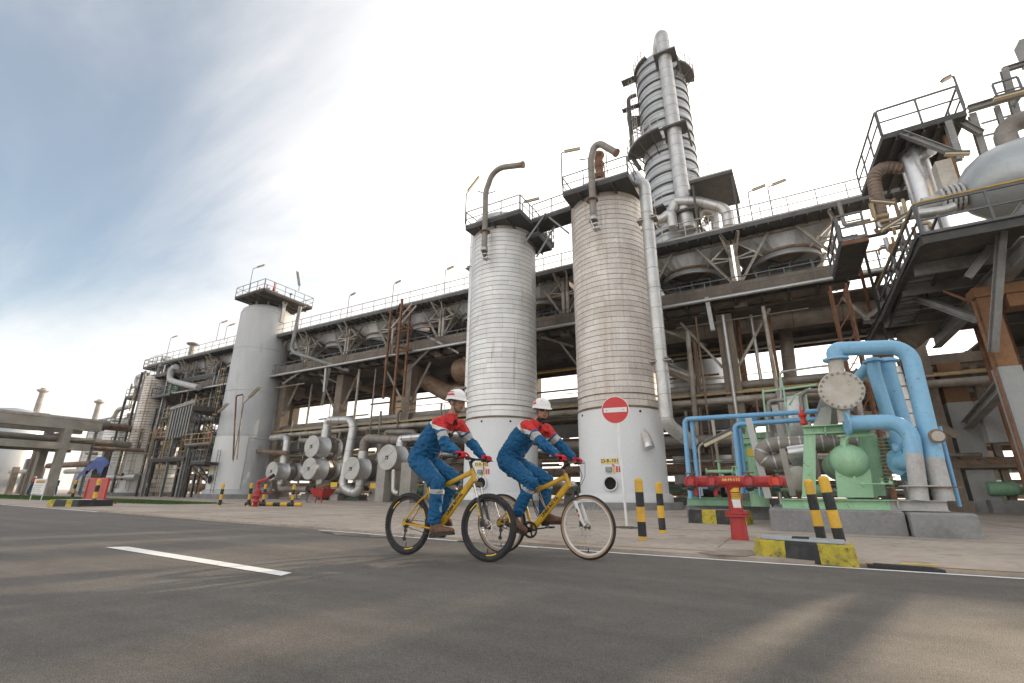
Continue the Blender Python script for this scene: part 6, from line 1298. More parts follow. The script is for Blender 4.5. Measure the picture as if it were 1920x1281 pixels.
q = at(357, 668, 33); e = tag(empty('vent_stack', q), 'short capped rusty stack on top of the rack', 'stack'); MB().cyl(q-V((0, 0, 1)), q+V((0, 0, 1.6)), .35, n=14).build('pipe', 'pipe_dull', e); MB().lathe([(.35, 1.5), (.8, 1.7), (.8, 1.85), (0, 2.1)], q, 14).build('cap', 'pipe_dull', e)
# ------------------------------------------------------------------ far left: concrete pipe bridge, chimneys, workers
BX = -62.0
mat('bridge_concrete', (0.36, 0.33, 0.285), 0.85, c2=(0.27, 0.24, 0.20), scale=0.8, lo=0.4, hi=0.65)
br = tag(empty('concrete_pipe_bridge', (BX, 15, 0)), 'two tier concrete pipe bridge at the far left', 'pipe bridge')
for dx in (0, -4.5):
    MB().bx(BX+dx-.35, BX+dx+.35, 5, 22, 6.45, 7.3).build('upper_beam', 'bridge_concrete', br); MB().bx(BX+dx-.35, BX+dx+.35, 5, 21.5, 4.45, 5.1).build('lower_beam', 'bridge_concrete', br)
    for y in (6.5, 13.0, 19.4): MB().bx(BX+dx-.4, BX+dx+.4, y-.3, y+.3, AZ, 6.44).build('column', 'bridge_concrete', br)
for y in (6.5, 13.0, 19.4): MB().bx(BX-4.1, BX-.4, y-.3, y+.3, 5.2, 6.1).build('cross_beam', 'old_concrete', br)
for i in range(9):
    x = BX-.8-i*.42; z = 5.55 if i % 2 else 7.5
    if i % 3 == 0: z = 4.9
    tag(MB().cyl((x, 3, z), (x, 24+rg.uniform(-2, 3), z), .18+.1*(i % 3), n=10).build('bridge_pipe', rg.choice(('pipe_dull', 'pipe_silver', 'pipe_rusty'))), 'pipe carried on the concrete pipe bridge', 'pipe', 'pipes on the concrete pipe bridge')
for i in range(22):
    x = rg.uniform(-120, -68); y = rg.uniform(14, 34); z = rg.uniform(.8, 4.5); tag(MB().cyl((x, y, z), (x+rg.uniform(4, 14), y, z), rg.uniform(.15, .4), n=8).build('far_pipe', rg.choice(('pipe_dull', 'pipe_silver', 'pipe_rusty', 'truss_grey'))), 'far pipe behind the concrete pipe bridge', 'pipe', 'far pipes at the left edge')
for i in range(14):
    x = rg.uniform(-118, -68); y = rg.uniform(16, 34); tag(MB().bx(x-.3, x+.3, y-.3, y+.3, 0, rg.uniform(3, 6)).build('far_column', 'old_concrete'), 'far concrete post behind the pipe bridge', 'post', 'far posts at the left edge')
for i, (px, py, hpx, w) in enumerate(((68, 772, 46, 8), (176, 790, 42, 7))):
    X0 = -130.0; b = atx(px, py, X0); t = atx(px, py-hpx, X0); e = tag(empty('chimney', (X0, b.y, 0)), ['pale chimney with flared rim above the concrete bridge', 'pale chimney with flared rim behind the thin silver column'][i], 'chimney')
    MB().lathe([(.8, 0), (.42, t.z-.5), (.42, t.z)], (X0, b.y, 0), 18).build('stack', 'pale_concrete', e); MB().lathe([(.42, 0), (.95, .4), (.95, .6), (.42, .8)], (X0, b.y, t.z-1), 18).build('rim', 'truss_grey', e)
q = atx(28, 772, -105); tag(MB().lathe([(5, 0), (5, q.z-3), (4.2, q.z-1.2), (2.4, q.z+.2), (0, q.z+.6)], (-105, q.y, 0), 28).build('dome_tank', 'cladding_far'), 'pale domed tank peeping over the concrete bridge', 'tank')
tag(MB().box((-104, q.y+2.5, q.z-.8), (2.4, 2.2, 1.6)).build('roof_shed', 'rust'), 'small red shed beside the domed tank', 'shed')
# blue tarpaulin over equipment
q = gd(185, 934); c = V((q.x, q.y+3, 0)); X0, Y0 = c.x, c.y
c = at(182, 900, 17.0); X0 = c.x
e = tag(empty('tarpaulin', (X0, 17, AZ)), 'blue tarpaulin draped over machinery at the left', 'tarpaulin'); zt = at(190, 851, 17).z
mb = MB(); nu, nv = 16, 10; vs = []
xl, xr = at(157, 880, 17).x, at(207, 860, 17).x
for j in range(nv+1):
    for i in range(nu+1):
        u, v = i/nu, j/nv; x = xl+(xr-xl)*u; y = 16.75+.5*v
        z = zt-.25-2.0*max(0, .5-u)**1.3*1.2-.9*max(0, u-.8)*3-.35*abs(v-.5)*2+.12*mnoise.noise(V((x*1.5, y*2, 0)))
        vs.append(V((x, y, z)))
mb.add(vs, [(j*(nu+1)+i, j*(nu+1)+i+1, (j+1)*(nu+1)+i+1, (j+1)*(nu+1)+i) for j in range(nv) for i in range(nu)], True)
mb.add([v for v in vs[:nu+1]]+[V((v.x, v.y-.1, v.z-.5-.4*(i % 3)/3)) for i, v in enumerate(vs[:nu+1])], [(i+1, i, nu+1+i, nu+2+i) for i in range(nu)], True); mb.build('cloth', 'plastic_blue', e)
tag(MB().box(((xl+xr)/2+.3, 17.2, (zt-.8)/2), (abs(xr-xl)*.4, .35, zt-1.2)).build('covered_machine', 'soot'), 'dark machinery under the blue tarpaulin', 'machine')
# red board, white notice
a, b = gd(158, 946), gd(196, 946); Yb = 11.2; p0, p1, p2, p3 = at(158, 938, Yb), at(193, 940, Yb), at(203, 898, Yb), at(163, 898, Yb)
e = tag(empty('red_board', (p0.x, Yb, AZ)), 'red metal board on legs behind the left kerb block', 'board')
x0, x1, zb_, zt_ = p0.x, p1.x, p0.z, p3.z
x0, x1 = at(161, 920, Yb).x, at(199, 920, Yb).x; MB().bx(x0, x1, Yb, Yb+.06, zb_, zt_).build('panel', 'red_paint', e)
for x in (x0+.1, x1-.1): MB().beam((x, Yb+.1, zb_+.1), (x, Yb-.3, AZ), .05, .05).build('leg', 'red_paint', e); MB().beam((x, Yb+.1, zb_+.1), (x, Yb+.6, AZ), .05, .05).build('leg', 'red_paint', e)
mb = MB(); railing(mb, [(x0, Yb-.01, zb_), (x1, Yb-.01, zb_)], h=zt_-zb_, step=5, mid=0, toe=False, r=.03); mb.build('frame', 'red_bright', e)
Yn = 12.6; x0, x1 = at(61, 915, Yn).x, at(83, 915, Yn).x; e = tag(empty('notice_board', (x0, Yn, AZ)), 'white notice board with orange heading on thin legs', 'board'); zt_, zb_ = at(70, 898, Yn).z, at(70, 927, Yn).z
MB().bx(x0, x1, Yn, Yn+.05, zb_, zt_).build('panel', 'plain_white', e); MB().bx(x0+.35, x1-.15, Yn-.01, Yn-.004, zt_-.28, zt_-.1).build('heading', 'orange_line', e)
for i in range(6): MB().bx(x0+.15, x1-.3-.15*(i % 3), Yn-.008, Yn-.003, zt_-.42-i*.12, zt_-.39-i*.12).build('text_line', 'steel_grey', e)
for x in (x0+.06, x1-.06): MB().beam((x, Yn+.03, AZ), (x, Yn+.03, zb_), .04, .04).build('leg', 'plain_white', e)
lamp(at(150, 930, 20.5), 6.2, (-1, -.2, 0), 'tall lamp post with short arm beside the concrete bridge', arm=2.0, L=.8, tilt=.02)
# ------------------------------------------------------------------ extra gratings and rails in the crowded cluster left of the grey tower
rg = random.Random(91)
k = 0
for (px0, px1, py, Y0) in ((282, 318, 745, 26.2), (338, 400, 735, 28.5), (300, 345, 785, 27.5), (350, 402, 790, 26.0), (282, 330, 822, 26.4), (345, 395, 835, 25.4), (205, 250, 835, 28.0), (160, 205, 850, 29.5), (345, 398, 690, 29.5), (268, 300, 690, 28.0)):
    a, b = at(px0, py, Y0), at(px1, py-(px1-px0)*.12, Y0); z = a.z; e = tag(empty('grating', ((a.x+b.x)/2, Y0, z)), ['grating deck high on the slender banded column', 'grating deck just under the wide dark platform', 'grating deck between the two banded columns', 'grating deck close to the grey tower, upper', 'grating deck low on the slender banded column', 'grating deck close to the grey tower, lower', 'grating deck on the short banded column', 'grating deck on the thin silver column', 'topmost grating deck beside the grey tower', 'topmost grating deck of the left cluster'][k], 'grating', 'grating decks left of the grey tower'); k += 1
    MB().bx(a.x, b.x, Y0, Y0+1.8, z-.18, z).build('deck', 'steel_dark', e)
    mb = MB(); railing(mb, [(a.x, Y0+1.8, z), (a.x, Y0, z), (b.x, Y0, z), (b.x, Y0+1.8, z)], step=1.1, r=.035); mb.build('railing', rg.choice(('rail_grey', 'rail_tan', 'rail_grey')), e)
    for i in range(4):
        x = rg.uniform(a.x, b.x); mb = MB(); h = rg.uniform(.5, 1.4); mb.cyl((x, Y0+.7, z), (x, Y0+.7, z+h), rg.uniform(.08, .25), n=8); mb.cyl((x-.5, Y0+.7, z+h*.8), (x+.5, Y0+.7, z+h*.8), .1, n=8); mb.build('fitting', rg.choice(('pipe_silver', 'pipe_dull', 'red_paint', 'green_dark')), e)
for i, (px, py, h) in enumerate(((300, 900, 9), (340, 880, 8), (268, 905, 7), (222, 905, 6), (372, 905, 7))):
    q = at(px, py, 26.0); e = tag(empty('caged_ladder', (q.x, 26, AZ)), ['tan caged ladder between the banded columns', 'tan caged ladder left of the low service platform', 'tan caged ladder at the left of the cluster', 'tan caged ladder on the short banded column', 'tan caged ladder next to the white tower skirt'][i], 'ladder', 'caged ladders left of the grey tower')
    mb = MB(); ladder(mb, (q.x, 26, AZ), h, (0, -1, 0)); mb.build('rails', 'rail_tan', e); mb = MB(); cage(mb, (q.x, 26, AZ), h, (0, -1, 0), cr=.42, r=.03); mb.build('cage', 'rail_tan', e)
# ------------------------------------------------------------------ bicycles
mat('bike_yellow', (0.62, 0.37, 0.012), 0.35, c2=(0.52, 0.29, 0.018), scale=8, fine=0.05, c3=(0.40, 0.24, 0.04), s3=25, lo3=0.64, hi3=0.72)
mat('tyre', (0.022, 0.022, 0.023), 0.8, c2=(0.04, 0.038, 0.035), scale=12, bump=0.3, bscale=120)
mat('tan_wall', (0.42, 0.26, 0.15), 0.7, fine=0.1)
mat('rim_white', (0.70, 0.70, 0.68), 0.4, fine=0.05)
mat('fork_dark', (0.035, 0.038, 0.042), 0.4, fine=0.05)
mat('dusty_metal', (0.14, 0.11, 0.085), 0.6, 0.5, c2=(0.25, 0.17, 0.11), scale=30)
mat('skin', (0.38, 0.205, 0.13), 0.5, c2=(0.33, 0.17, 0.105), scale=14, fine=0.06)
mat('lips', (0.27, 0.10, 0.075), 0.5, fine=0.03)
mat('hair', (0.012, 0.010, 0.009), 0.6, fine=0.2)
mat('cloth_blue', (0.004, 0.100, 0.235), 0.8, c2=(0.003, 0.075, 0.19), scale=9, bump=0.5, bscale=26, fine=0.1)
mat('cloth_red', (0.60, 0.03, 0.028), 0.75, c2=(0.50, 0.022, 0.022), scale=9, bump=0.5, bscale=26, fine=0.08)
mat('cloth_white', (0.66, 0.65, 0.61), 0.7, bump=0.4, bscale=26, fine=0.06)
mat('cloth_silver', (0.40, 0.39, 0.37), 0.5, bump=0.3, bscale=30, fine=0.08)
mat('cloth_black', (0.02, 0.02, 0.022), 0.8)
mat('glove_red', (0.58, 0.012, 0.03), 0.7, bump=0.5, bscale=90, fine=0.1)
mat('boot_leather', (0.17, 0.088, 0.05), 0.65, c2=(0.10, 0.055, 0.034), scale=22, bump=0.3, bscale=70, c3=(0.20, 0.13, 0.09), s3=30, lo3=0.62, hi3=0.75)
mat('boot_sole', (0.035, 0.032, 0.03), 0.8)
mat('helmet_white', (0.78, 0.77, 0.74), 0.3, fine=0.02)
mat('strap_grey', (0.07, 0.10, 0.11), 0.7)
mat('lens_dark', (0.02, 0.015, 0.015), 0.12, fine=0)
mat('lens_clear', (0.35, 0.26, 0.21), 0.1, fine=0)
mat('temple_orange', (0.75, 0.16, 0.03), 0.4, fine=0)
def wheel(e, name, c, r, yaw, style, rear):
    """a wheel as part of the bicycle, with tyre, rim, spokes, hub and disc as sub-parts; built facing Y then turned about its hub"""
    w = empty(name, c-wloc(e), yaw, e); mk = lambda mb, n, m: _ch(mb, n, m, w)
    t = .030 if style == 'L' else .022; O = V((0, 0, 0)); ax = (0, 1, 0)
    prof = [((r-t)+t*math.cos(a), t*math.sin(a)) for a in [2*math.pi*i/12 for i in range(13)]]
    mk(MB().lathe(prof, O, 64, axis=ax), 'tyre', 'tyre')
    if style == 'L':
        mb = MB()
        for i in range(72):
            a = 2*math.pi*i/72
            for s in (-1, 0, 1):
                aa = a+(.04 if s == 0 else 0); p = V((math.cos(aa)*(r-.003-.006*abs(s)), s*.015, math.sin(aa)*(r-.003-.006*abs(s)))); d = V((math.cos(aa), s*.5, math.sin(aa))).normalized(); mb.beam(p, p+d*.006, .010, .012, up=(0, 1, .01))
        o = mk(mb, 'tread_knobs', 'tyre'); o['kind'] = 'stuff'
    else:
        for s in (-1, 1): mk(MB().lathe([(r-t*2.1, s*.010), (r-t*1.8, s*.0195), (r-t*1.05, s*.0225)], O, 64, axis=ax), 'tan_sidewall', 'tan_wall')
    ri = r-2*t
    rm = 'black_plastic' if style == 'L' else ('rim_white' if not rear else 'steel_bright')
    mk(MB().lathe([(ri+.006, -.012), (ri+.006, .012), (ri-.012, .012), (ri-.020, .004), (ri-.020, -.004), (ri-.012, -.012), (ri+.006, -.012)], O, 64, axis=ax, smooth=False), 'rim', rm)
    if style == 'L':
        for a in (.6, 2.5, 4.3): mk(MB().lathe([(ri-.010, -.0135), (ri+.002, -.0135)], O, 10, axis=ax, a0=a, a1=a+.45), 'rim_decal', 'label_yellow')
    mb = MB(); n = 32
    for i in range(n):
        a = 2*math.pi*i/n; s = -1 if i % 2 else 1; b = a+(.55 if (i//2) % 2 else -.55)
        mb.cyl((.024*math.cos(b), s*.028, .024*math.sin(b)), ((ri-.015)*math.cos(a), 0, (ri-.015)*math.sin(a)), .0013, n=4, caps=False)
    o = mk(mb, 'spokes', 'steel_grey' if style == 'L' else 'steel_bright'); o['kind'] = 'stuff'
    mk(MB().lathe([(0, -.062), (.012, -.06), (.016, -.04), (.03, -.034), (.03, -.026), (.016, -.02), (.016, .02), (.03, .026), (.03, .034), (.012, .05), (0, .06)], O, 16, axis=ax), 'hub', 'dusty_metal')
    sd = -.046
    if not rear or style == 'R':
        mb = MB(); s_ = -.048 if not rear else .046
        mb.lathe([(.066, s_-.001), (.080, s_-.001), (.080, s_+.001), (.066, s_+.001), (.066, s_-.001)], O, 36, axis=ax, smooth=False)
        for i in range(6): a = i*math.pi/3; mb.beam((.02*math.cos(a), s_, .02*math.sin(a)), (.07*math.cos(a+.5), s_, .07*math.sin(a+.5)), .012, .002, up=(0, 1, 0))
        mk(mb, 'brake_disc', 'chrome')
    if rear:
        mb = MB()
        for k in range(7): mb.cyl((0, -.026-.005*k, 0), (0, -.0285-.005*k, 0), .056-.005*k, n=22)
        mk(mb, 'cassette', 'dusty_metal')
    mk(MB().box(V((.0, 0, -ri+.05)), (.008, .008, .05)), 'valve', 'black_plastic')
    return w
def _ch(mb, name, m, par):
    o = bpy.data.objects.new(name, mb.mesh(name, V((0, 0, 0)))); col.objects.link(o); o.data.materials.append(M_(m)); o.parent = par; return o
def bicycle(Y, g, style, label):
    r = g['r']; e = tag(empty('bicycle', (g['rear'], Y, 0)), label, 'bicycle')
    P = lambda x, z, dy=0: V((x, Y+dy, z)); rh = P(g['rear'], r); fh = P(g['front'], r); bb = P(*g['bb']); ht = P(*g['ht']); hb = P(*g['hb']); sc = P(*g['sc'])
    wheel(e, 'rear_wheel', rh, r, 0, style, True); wheel(e, 'front_wheel', fh, r, g['steer'], style, False)
    fm = 'bike_yellow'
    hd = (ht-hb).normalized()
    MB().tube([hb-hd*.005, hb.lerp(ht, .3), hb.lerp(ht, .7), ht+hd*.005], [.029, .027, .026, .029], 18).build('head_tube', fm, e)
    dt0 = hb+hd*.035
    # hydroformed down tube: deeper than wide, flattened sides
    def dtube(a, b, w0, h0, w1, h1, name):
        d = (b-a).normalized(); u = V((0, 1, 0)); v = d.cross(u).normalized(); vs = []; n = 14; K = 8
        for k in range(K+1):
            t = k/K; p = a.lerp(b, t); w = w0+(w1-w0)*t; h = h0+(h1-h0)*t
            for i in range(n):
                an = 2*math.pi*i/n; c, s = math.cos(an), math.sin(an); sx = abs(c)**.7*(1 if c > 0 else -1); sy = abs(s)**.7*(1 if s > 0 else -1); vs.append(p+u*(w*sx)+v*(h*sy))
        mb = MB(); mb.add(vs, [(k*n+i, k*n+(i+1) % n, (k+1)*n+(i+1) % n, (k+1)*n+i) for k in range(K) for i in range(n)], True); return mb.build(name, fm, e)
    dto = dtube(dt0, bb, .023, .042, .027, .034, 'down_tube')
    dtube(ht-hd*.03, sc+V((0, 0, -.01)), .02, .029, .016, .020, 'top_tube')
    st = (sc-bb); MB().tube([bb, sc, sc+st.normalized()*.05], [.019, .0175, .0175], 14).build('seat_tube', fm, e)
    sp = sc+st.normalized()*.04; sad = P(*g['saddle'])
    MB().cyl(sp, sad-V((0, 0, .04)), .0135, n=12).build('seat_post', 'black_plastic', e)
    mb = MB(); pr = [(-.13, .062, .022), (-.10, .075, .028), (-.02, .06, .026), (.05, .028, .022), (.12, .019, .018), (.15, .012, .012)]; vs = []; n = 12
    for x, w, h in pr:
        for i in range(n): a = 2*math.pi*i/n; vs.append(sad+V((x, w*math.cos(a), -.01+h*math.sin(a)*(1 if math.sin(a) > 0 else .8))))
    mb.add(vs, [(k*n+i, k*n+(i+1) % n, (k+1)*n+(i+1) % n, (k+1)*n+i) for k in range(len(pr)-1) for i in range(n)], True); mb.add(vs[:n], [tuple(range(n))]); mb.build('saddle', 'black_plastic', e)
    MB().cyl(bb+V((0, -.037, 0)), bb+V((0, .037, 0)), .023, n=16).build('bottom_bracket', fm, e)
    for s in (-1, 1):
        MB().tube([bb+V((-.03, s*.028, .0)), bb.lerp(rh, .4)+V((0, s*.042, .0)), rh+V((0, s*.066, 0))], [.012, .0115, .010], 10).build('chain_stay', fm, e)
        MB().tube([sc+V((.0, s*.015, -.02)), sc.lerp(rh, .3)+V((-.02, s*.035, .0)), rh+V((0, s*.066, .01))], [.011, .010, .009], 10).build('seat_stay', fm, e)
        MB().box(rh+V((0, s*.066, 0)), (.05, .008, .045)).build('dropout', fm, e)
    # steering assembly
    cr = hb-hd*.02; sy = g['steer']
    fax = V((math.cos(sy), math.sin(sy), 0)); lat = V((-math.sin(sy), math.cos(sy), 0))
    fk = empty('fork', cr-wloc(e), 0, e)
    crn = cr+fax*.025-hd*.02
    lm = 'fork_dark' if style == 'L' else 'rim_white'; sm = 'chrome' if style == 'L' else 'steel_dark'
    MB().beam(crn-lat*.072, crn+lat*.072, .05, .045, up=hd).build('crown', 'dusty_metal' if style == 'L' else 'black_plastic', fk)
    for s in (-1, 1):
        a = crn+lat*(s*.062)+hd*.01; b = fh+lat*(s*.062)+V((0, 0, .01)); b2 = b+fax*(-.018); m_ = a.lerp(b2, .36)
        MB().cyl(a, m_, .0155, n=14).build('stanchion', sm, fk)
        MB().tube([m_+(m_-b2).normalized()*.012, a.lerp(b2, .45), a.lerp(b2, .85), b], [.022, .021, .017, .014], 14).build('fork_leg', lm, fk)
    MB().tube([a.lerp(b2, .40)+lat*(-.124+.0)+V((0, 0, .0)), a.lerp(b2, .36)-lat*.09+fax*.035, a.lerp(b2, .36)-lat*.034+fax*.035, a.lerp(b2, .40)], .012, 8).build('brace_arch', lm, fk)
    if style == 'L':
        A_, B_ = crn+lat*(-.062), fh+lat*(-.062)-fax*.018; d = (B_-A_).normalized(); c0 = A_.lerp(B_, .62); u2 = d; v2 = lat.cross(d)*-1
        text_mb('ICON', .062, lambda x, y: c0+d*x*-1*-1+ (fax*y*-.55) - lat*.024, bold=.002).build('fork_lettering', 'label_yellow', fk)
    else:
        A_, B_ = crn+lat*(-.062), fh+lat*(-.062)-fax*.018
        for t0, t1, m in ((.52, .62, 'steel_dark'), (.66, .74, 'sign_red')): p, q = A_.lerp(B_, t0), A_.lerp(B_, t1); MB().beam(p-lat*.021, q-lat*.021, .016, .004, up=lat).build('fork_decal', m, fk)
    MB().box(fh+lat*(-.055)+fax*(-.05)+V((0, 0, .03)), (.035, .02, .06)).build('brake_caliper', 'black_plastic', fk)
    # stem and bars
    bc = P(*g['bar']); s0 = ht+hd*.09
    MB().cyl(ht+hd*.004, s0, .018, n=14).build('steerer', 'black_plastic' if style == 'L' else 'pipe_rusty', e)
    MB().tube([s0-hd*.02, s0.lerp(bc, .5), bc], [.02, .019, .02], 12).build('stem', 'black_plastic', e)
    hbm = MB(); gr, gl = g['gripR'], g['gripL']
    pts = [gr+V((-.01, -.05, 0)), gr, gr.lerp(bc, .45)+V((.02, 0, -.004)), bc+V((0, -.03, 0)), bc+V((0, .03, 0)), gl.lerp(bc, .45)+V((.02, 0, -.004)), gl, gl+V((-.01, .05, 0))]
    hbm.tube(pts, .0125, 10); bar = hbm.build('handlebar', 'black_plastic' if style == 'L' else 'dusty_metal', e)
    for gp, s in ((gr, -1), (gl, 1)):
        MB().cyl(gp+V((-.013, s*.065, 0)), gp+V((.006, -s*.055, -.002)), .0165, n=12).build('grip', 'black_plastic', e)
        k = gp.lerp(bc, .38); mb = MB(); mb.box(k+V((.02, 0, -.012)), (.05, .04, .035)); mb.tube([k+V((.03, 0, -.01)), k+V((.065, s*.03, -.012)), gp+V((.07, s*.02, -.02))], .006, 6); mb.build('brake_lever', 'black_plastic', e)
        mb = MB(); mb.tube(fillet([k+V((.03, 0, -.0)), k+V((.14, -s*.02, .02)), k+V((.17, -s*.12, -.18)), hb+V((.05, s*.03, -.10)), hb.lerp(fh, .5)+V((.0, -.05 if s > 0 else .03, 0))], .09, 6) if style == 'R' else fillet([k+V((.02, 0, -.02)), k+V((.06, -s*.06, -.12)), hb+V((.07, s*.02, .02)), hb+V((.01, s*.03, -.06))], .06, 5), .0035, 6); mb.build('brake_cable', 'black_plastic', e)
    # drive train
    cy = -.055; rad = .072 if style == 'L' else .088
    mb = MB(); mb.lathe([(rad-.02, cy-.002), (rad, cy-.002), (rad, cy+.002), (rad-.02, cy+.002), (rad-.02, cy-.002)], bb, 32, axis=(0, 1, 0), smooth=False)
    for i in range(5): a = i*math.pi*2/5; mb.beam(bb+V((.01*math.cos(a), cy, .01*math.sin(a))), bb+V(((rad-.012)*math.cos(a), cy, (rad-.012)*math.sin(a))), .02, .004, up=(0, 1, 0))
    mb.cyl(bb+V((0, cy-.006, 0)), bb+V((0, cy+.012, 0)), .03, n=16)
    if style == 'R': mb.lathe([(rad-.012, cy-.010), (rad+.006, cy-.010), (rad+.006, cy-.006), (rad-.012, cy-.006), (rad-.012, cy-.010)], bb, 32, axis=(0, 1, 0), smooth=False)
    mb.build('chainring', 'black_plastic', e)
    for s, pd in ((-1, g['pedR']), (1, g['pedL'])):
        pp_ = V((pd[0], Y+s*.075, pd[1])); MB().beam(bb+V((0, s*.075, 0)), pp_, .016, .024, up=(0, 1, 0)).build('crank', 'black_plastic', e)
        MB().cyl(pp_, pp_+V((0, s*.03, 0)), .007, n=8).build('pedal_axle', 'steel_bright', e); MB().box(pp_+V((0, s*.075, 0)), (.085, .085, .02)).build('pedal', 'black_plastic', e)
    ch = MB()
    for z0, z1 in ((rad, .045), (-rad, -.03)): ch.tube([bb+V((0, cy, z0)), rh+V((0, -.05, z1))], .004, 6)
    ch.build('chain', 'steel_dark', e)
    dp = rh+V((.03, -.06, -.075)); mb = MB(); mb.tube([rh+V((0, -.06, -.01)), dp, dp+V((-.01, 0, -.09))], .010, 8); mb.cyl(dp+V((0, -.006, 0)), dp+V((0, .006, 0)), .024, n=14); mb.cyl(dp+V((-.01, -.006, -.09)), dp+V((-.01, .006, -.09)), .024, n=14); mb.build('derailleur', 'black_plastic', e)
    # maker's lettering along the down tube
    mid = dt0.lerp(bb, .5); d = (dt0-bb).normalized(); up = V((0, 1, 0)).cross(d)*-1
    if up.z < 0: up = -up
    text_mb('UNIM ROYAL' if style == 'L' else 'UNIM RO YA', .052, lambda x, y: mid+d*x+up*y*.9-V((0, .0282, 0)), bold=.0025).build('frame_lettering', 'black_paint', dto)
    mb = MB(); mb.tube([dt0+V((0, -.012, -.035)), dt0.lerp(bb, .5)+V((0.0, -.012, -.04)), bb+V((.02, -.01, -.01))], .0035, 6); mb.build('gear_cable', 'black_plastic', e)
    return e
gL = dict(r=.345, rear=-4.015, front=-2.877, bb=(-3.56, .295), ht=(-3.112, .953), hb=(-3.068, .82), sc=(-3.72, .70), saddle=(-3.75, .925), steer=R(1), bar=(-3.085, 1.062),
          gripR=V((-3.075, 4.335, 1.085)), gripL=V((-3.085, 4.885, 1.075)), pedR=(-3.40, .235), pedL=(-3.72, .355))
gR = dict(r=.343, rear=-3.135, front=-2.013, bb=(-2.705, .285), ht=(-2.267, .912), hb=(-2.205, .772), sc=(-2.835, .66), saddle=(-2.90, .915), steer=R(-6), bar=(-2.205, 1.045),
          gripR=V((-2.195, 5.06, 1.07)), gripL=V((-2.205, 5.6, 1.07)), pedR=(-2.868, .262), pedL=(-2.542, .308))
YL, YR = 4.61, 5.33
bicycle(YL, gL, 'L', 'yellow bicycle with black wheels, ridden in front on the left')
bikeR = bicycle(YR, gR, 'R', 'yellow bicycle with white rims and white fork on the right')
mb = MB()
for dx in (0, .03): mb.tube([V((-2.64+dx, YR-.024, .75)), V((-2.60+dx, YR-.03, .66)), V((-2.53+dx*.3, YR-.028, .55)), V((-2.49, YR-.03, .51))], .006, 6)
mb.build('cord', 'tan_wall', bikeR)
mb = MB(); mb.tube([V((-2.72, YR-.02, .67)), V((-2.66, YR-.03, .56)), V((-2.60, YR-.03, .44))], .006, 6); mb.tube([V((-2.72, YR+.02, .67)), V((-2.68, YR-.01, .54)), V((-2.62, YR-.03, .43))], .006, 6); mb.build('elastic_strap', 'black_plastic', bikeR)
# ------------------------------------------------------------------ people
def remesh(mb, voxel, smooth=3):
    me = mb.mesh('tmp', V((0, 0, 0))); o = bpy.data.objects.new('tmp', me); col.objects.link(o)
    m = o.modifiers.new('r', 'REMESH'); m.mode = 'VOXEL'; m.voxel_size = voxel
    s = o.modifiers.new('s', 'SMOOTH'); s.factor = .5; s.iterations = smooth
    dg = bpy.context.evaluated_depsgraph_get(); dg.update(); ev = o.evaluated_get(dg); r = bpy.data.meshes.new_from_object(ev)
    bpy.data.objects.remove(o); bpy.data.meshes.remove(me); return r
def limb(mb, pts, rs, n=14):
    mb.tube(pts, rs, n)
    for p, r in zip(pts, rs): mb.ell(p, (r, r, r), n, 8)
def segdist(p, a, b):
    ab = b-a; t = max(0, min(1, (p-a).dot(ab)/ab.dot(ab))); return (p-(a+ab*t)).length, t
def loft(mb, secs, lat, n=20):
    vs = []
    for c, a, b, fw in secs:
        for i in range(n):
            t = 2*math.pi*i/n; cs, sn = math.cos(t), math.sin(t)
            sx = math.copysign(abs(cs)**.85, cs); sy = math.copysign(abs(sn)**.85, sn); vs.append(c+lat*(a*sx)+fw*(b*sy))
    k = len(secs); mb.add(vs, [(j*n+i, j*n+(i+1) % n, (j+1)*n+(i+1) % n, (j+1)*n+i) for j in range(k-1) for i in range(n)]+[tuple(reversed(range(n))), tuple(range((k-1)*n, k*n))], True)
def hand(par, grip, wrist, side, index_out, label):
    """gloved hand closed round the grip; side -1 is the right hand (near the camera)"""
    mb = MB(); G = grip; fw = V((1, 0, 0)); dn = V((0, 0, -1)); la = V((0, side, 0))   # la points outwards
    pc = G+V((-.035, 0, .030)); wd = (wrist-pc).normalized()
    for j in range(4):    # palm rays
        o = la*(.036-.023*j); limb(mb, [wrist.lerp(pc, .45)+o*.6, pc+o+V((.0, 0, .004)), G+o+V((.012, 0, .034))], [.020, .017, .0135], 10)
    ln = (.82, .95, 1.0, .92)
    for j in range(4):    # four fingers: little finger outermost, index innermost
        o = la*(.036-.024*j); s = ln[j]; k = G+o+V((.012, 0, .034))
        if j == 3 and index_out: pts = [k, k+V((.035*s, 0, -.010))-la*.008, k+V((.058*s, 0, -.032))-la*.013, k+V((.070*s, 0, -.056))-la*.015]
        else: pts = [k, k+V((.027*s, 0, -.012)), k+V((.030*s, 0, -.042)), k+V((.008, 0, -.062*s)), k+V((-.012, 0, -.060*s))]
        limb(mb, pts, [.0125, .0115, .011, .0105, .009][:len(pts)], 10)
    t0 = pc-la*.035+V((-.005, 0, -.004)); limb(mb, [t0, t0+V((.022, 0, -.018))-la*.018, t0+V((.050, 0, -.036))-la*.012, t0+V((.070, 0, -.040))-la*.004], [.017, .0145, .0125, .010], 10)
    limb(mb, [wrist-wd*-.0, wrist+(pc-wrist)*.5], [.029, .027], 12)
    me = remesh(mb, .0042, 2); me.materials.append(M_('glove_red')); me.polygons.foreach_set('use_smooth', [True]*len(me.polygons))
    me.transform(Matrix.Translation(-wloc(par))); o = bpy.data.objects.new('glove', me); col.objects.link(o); o.parent = par; return o
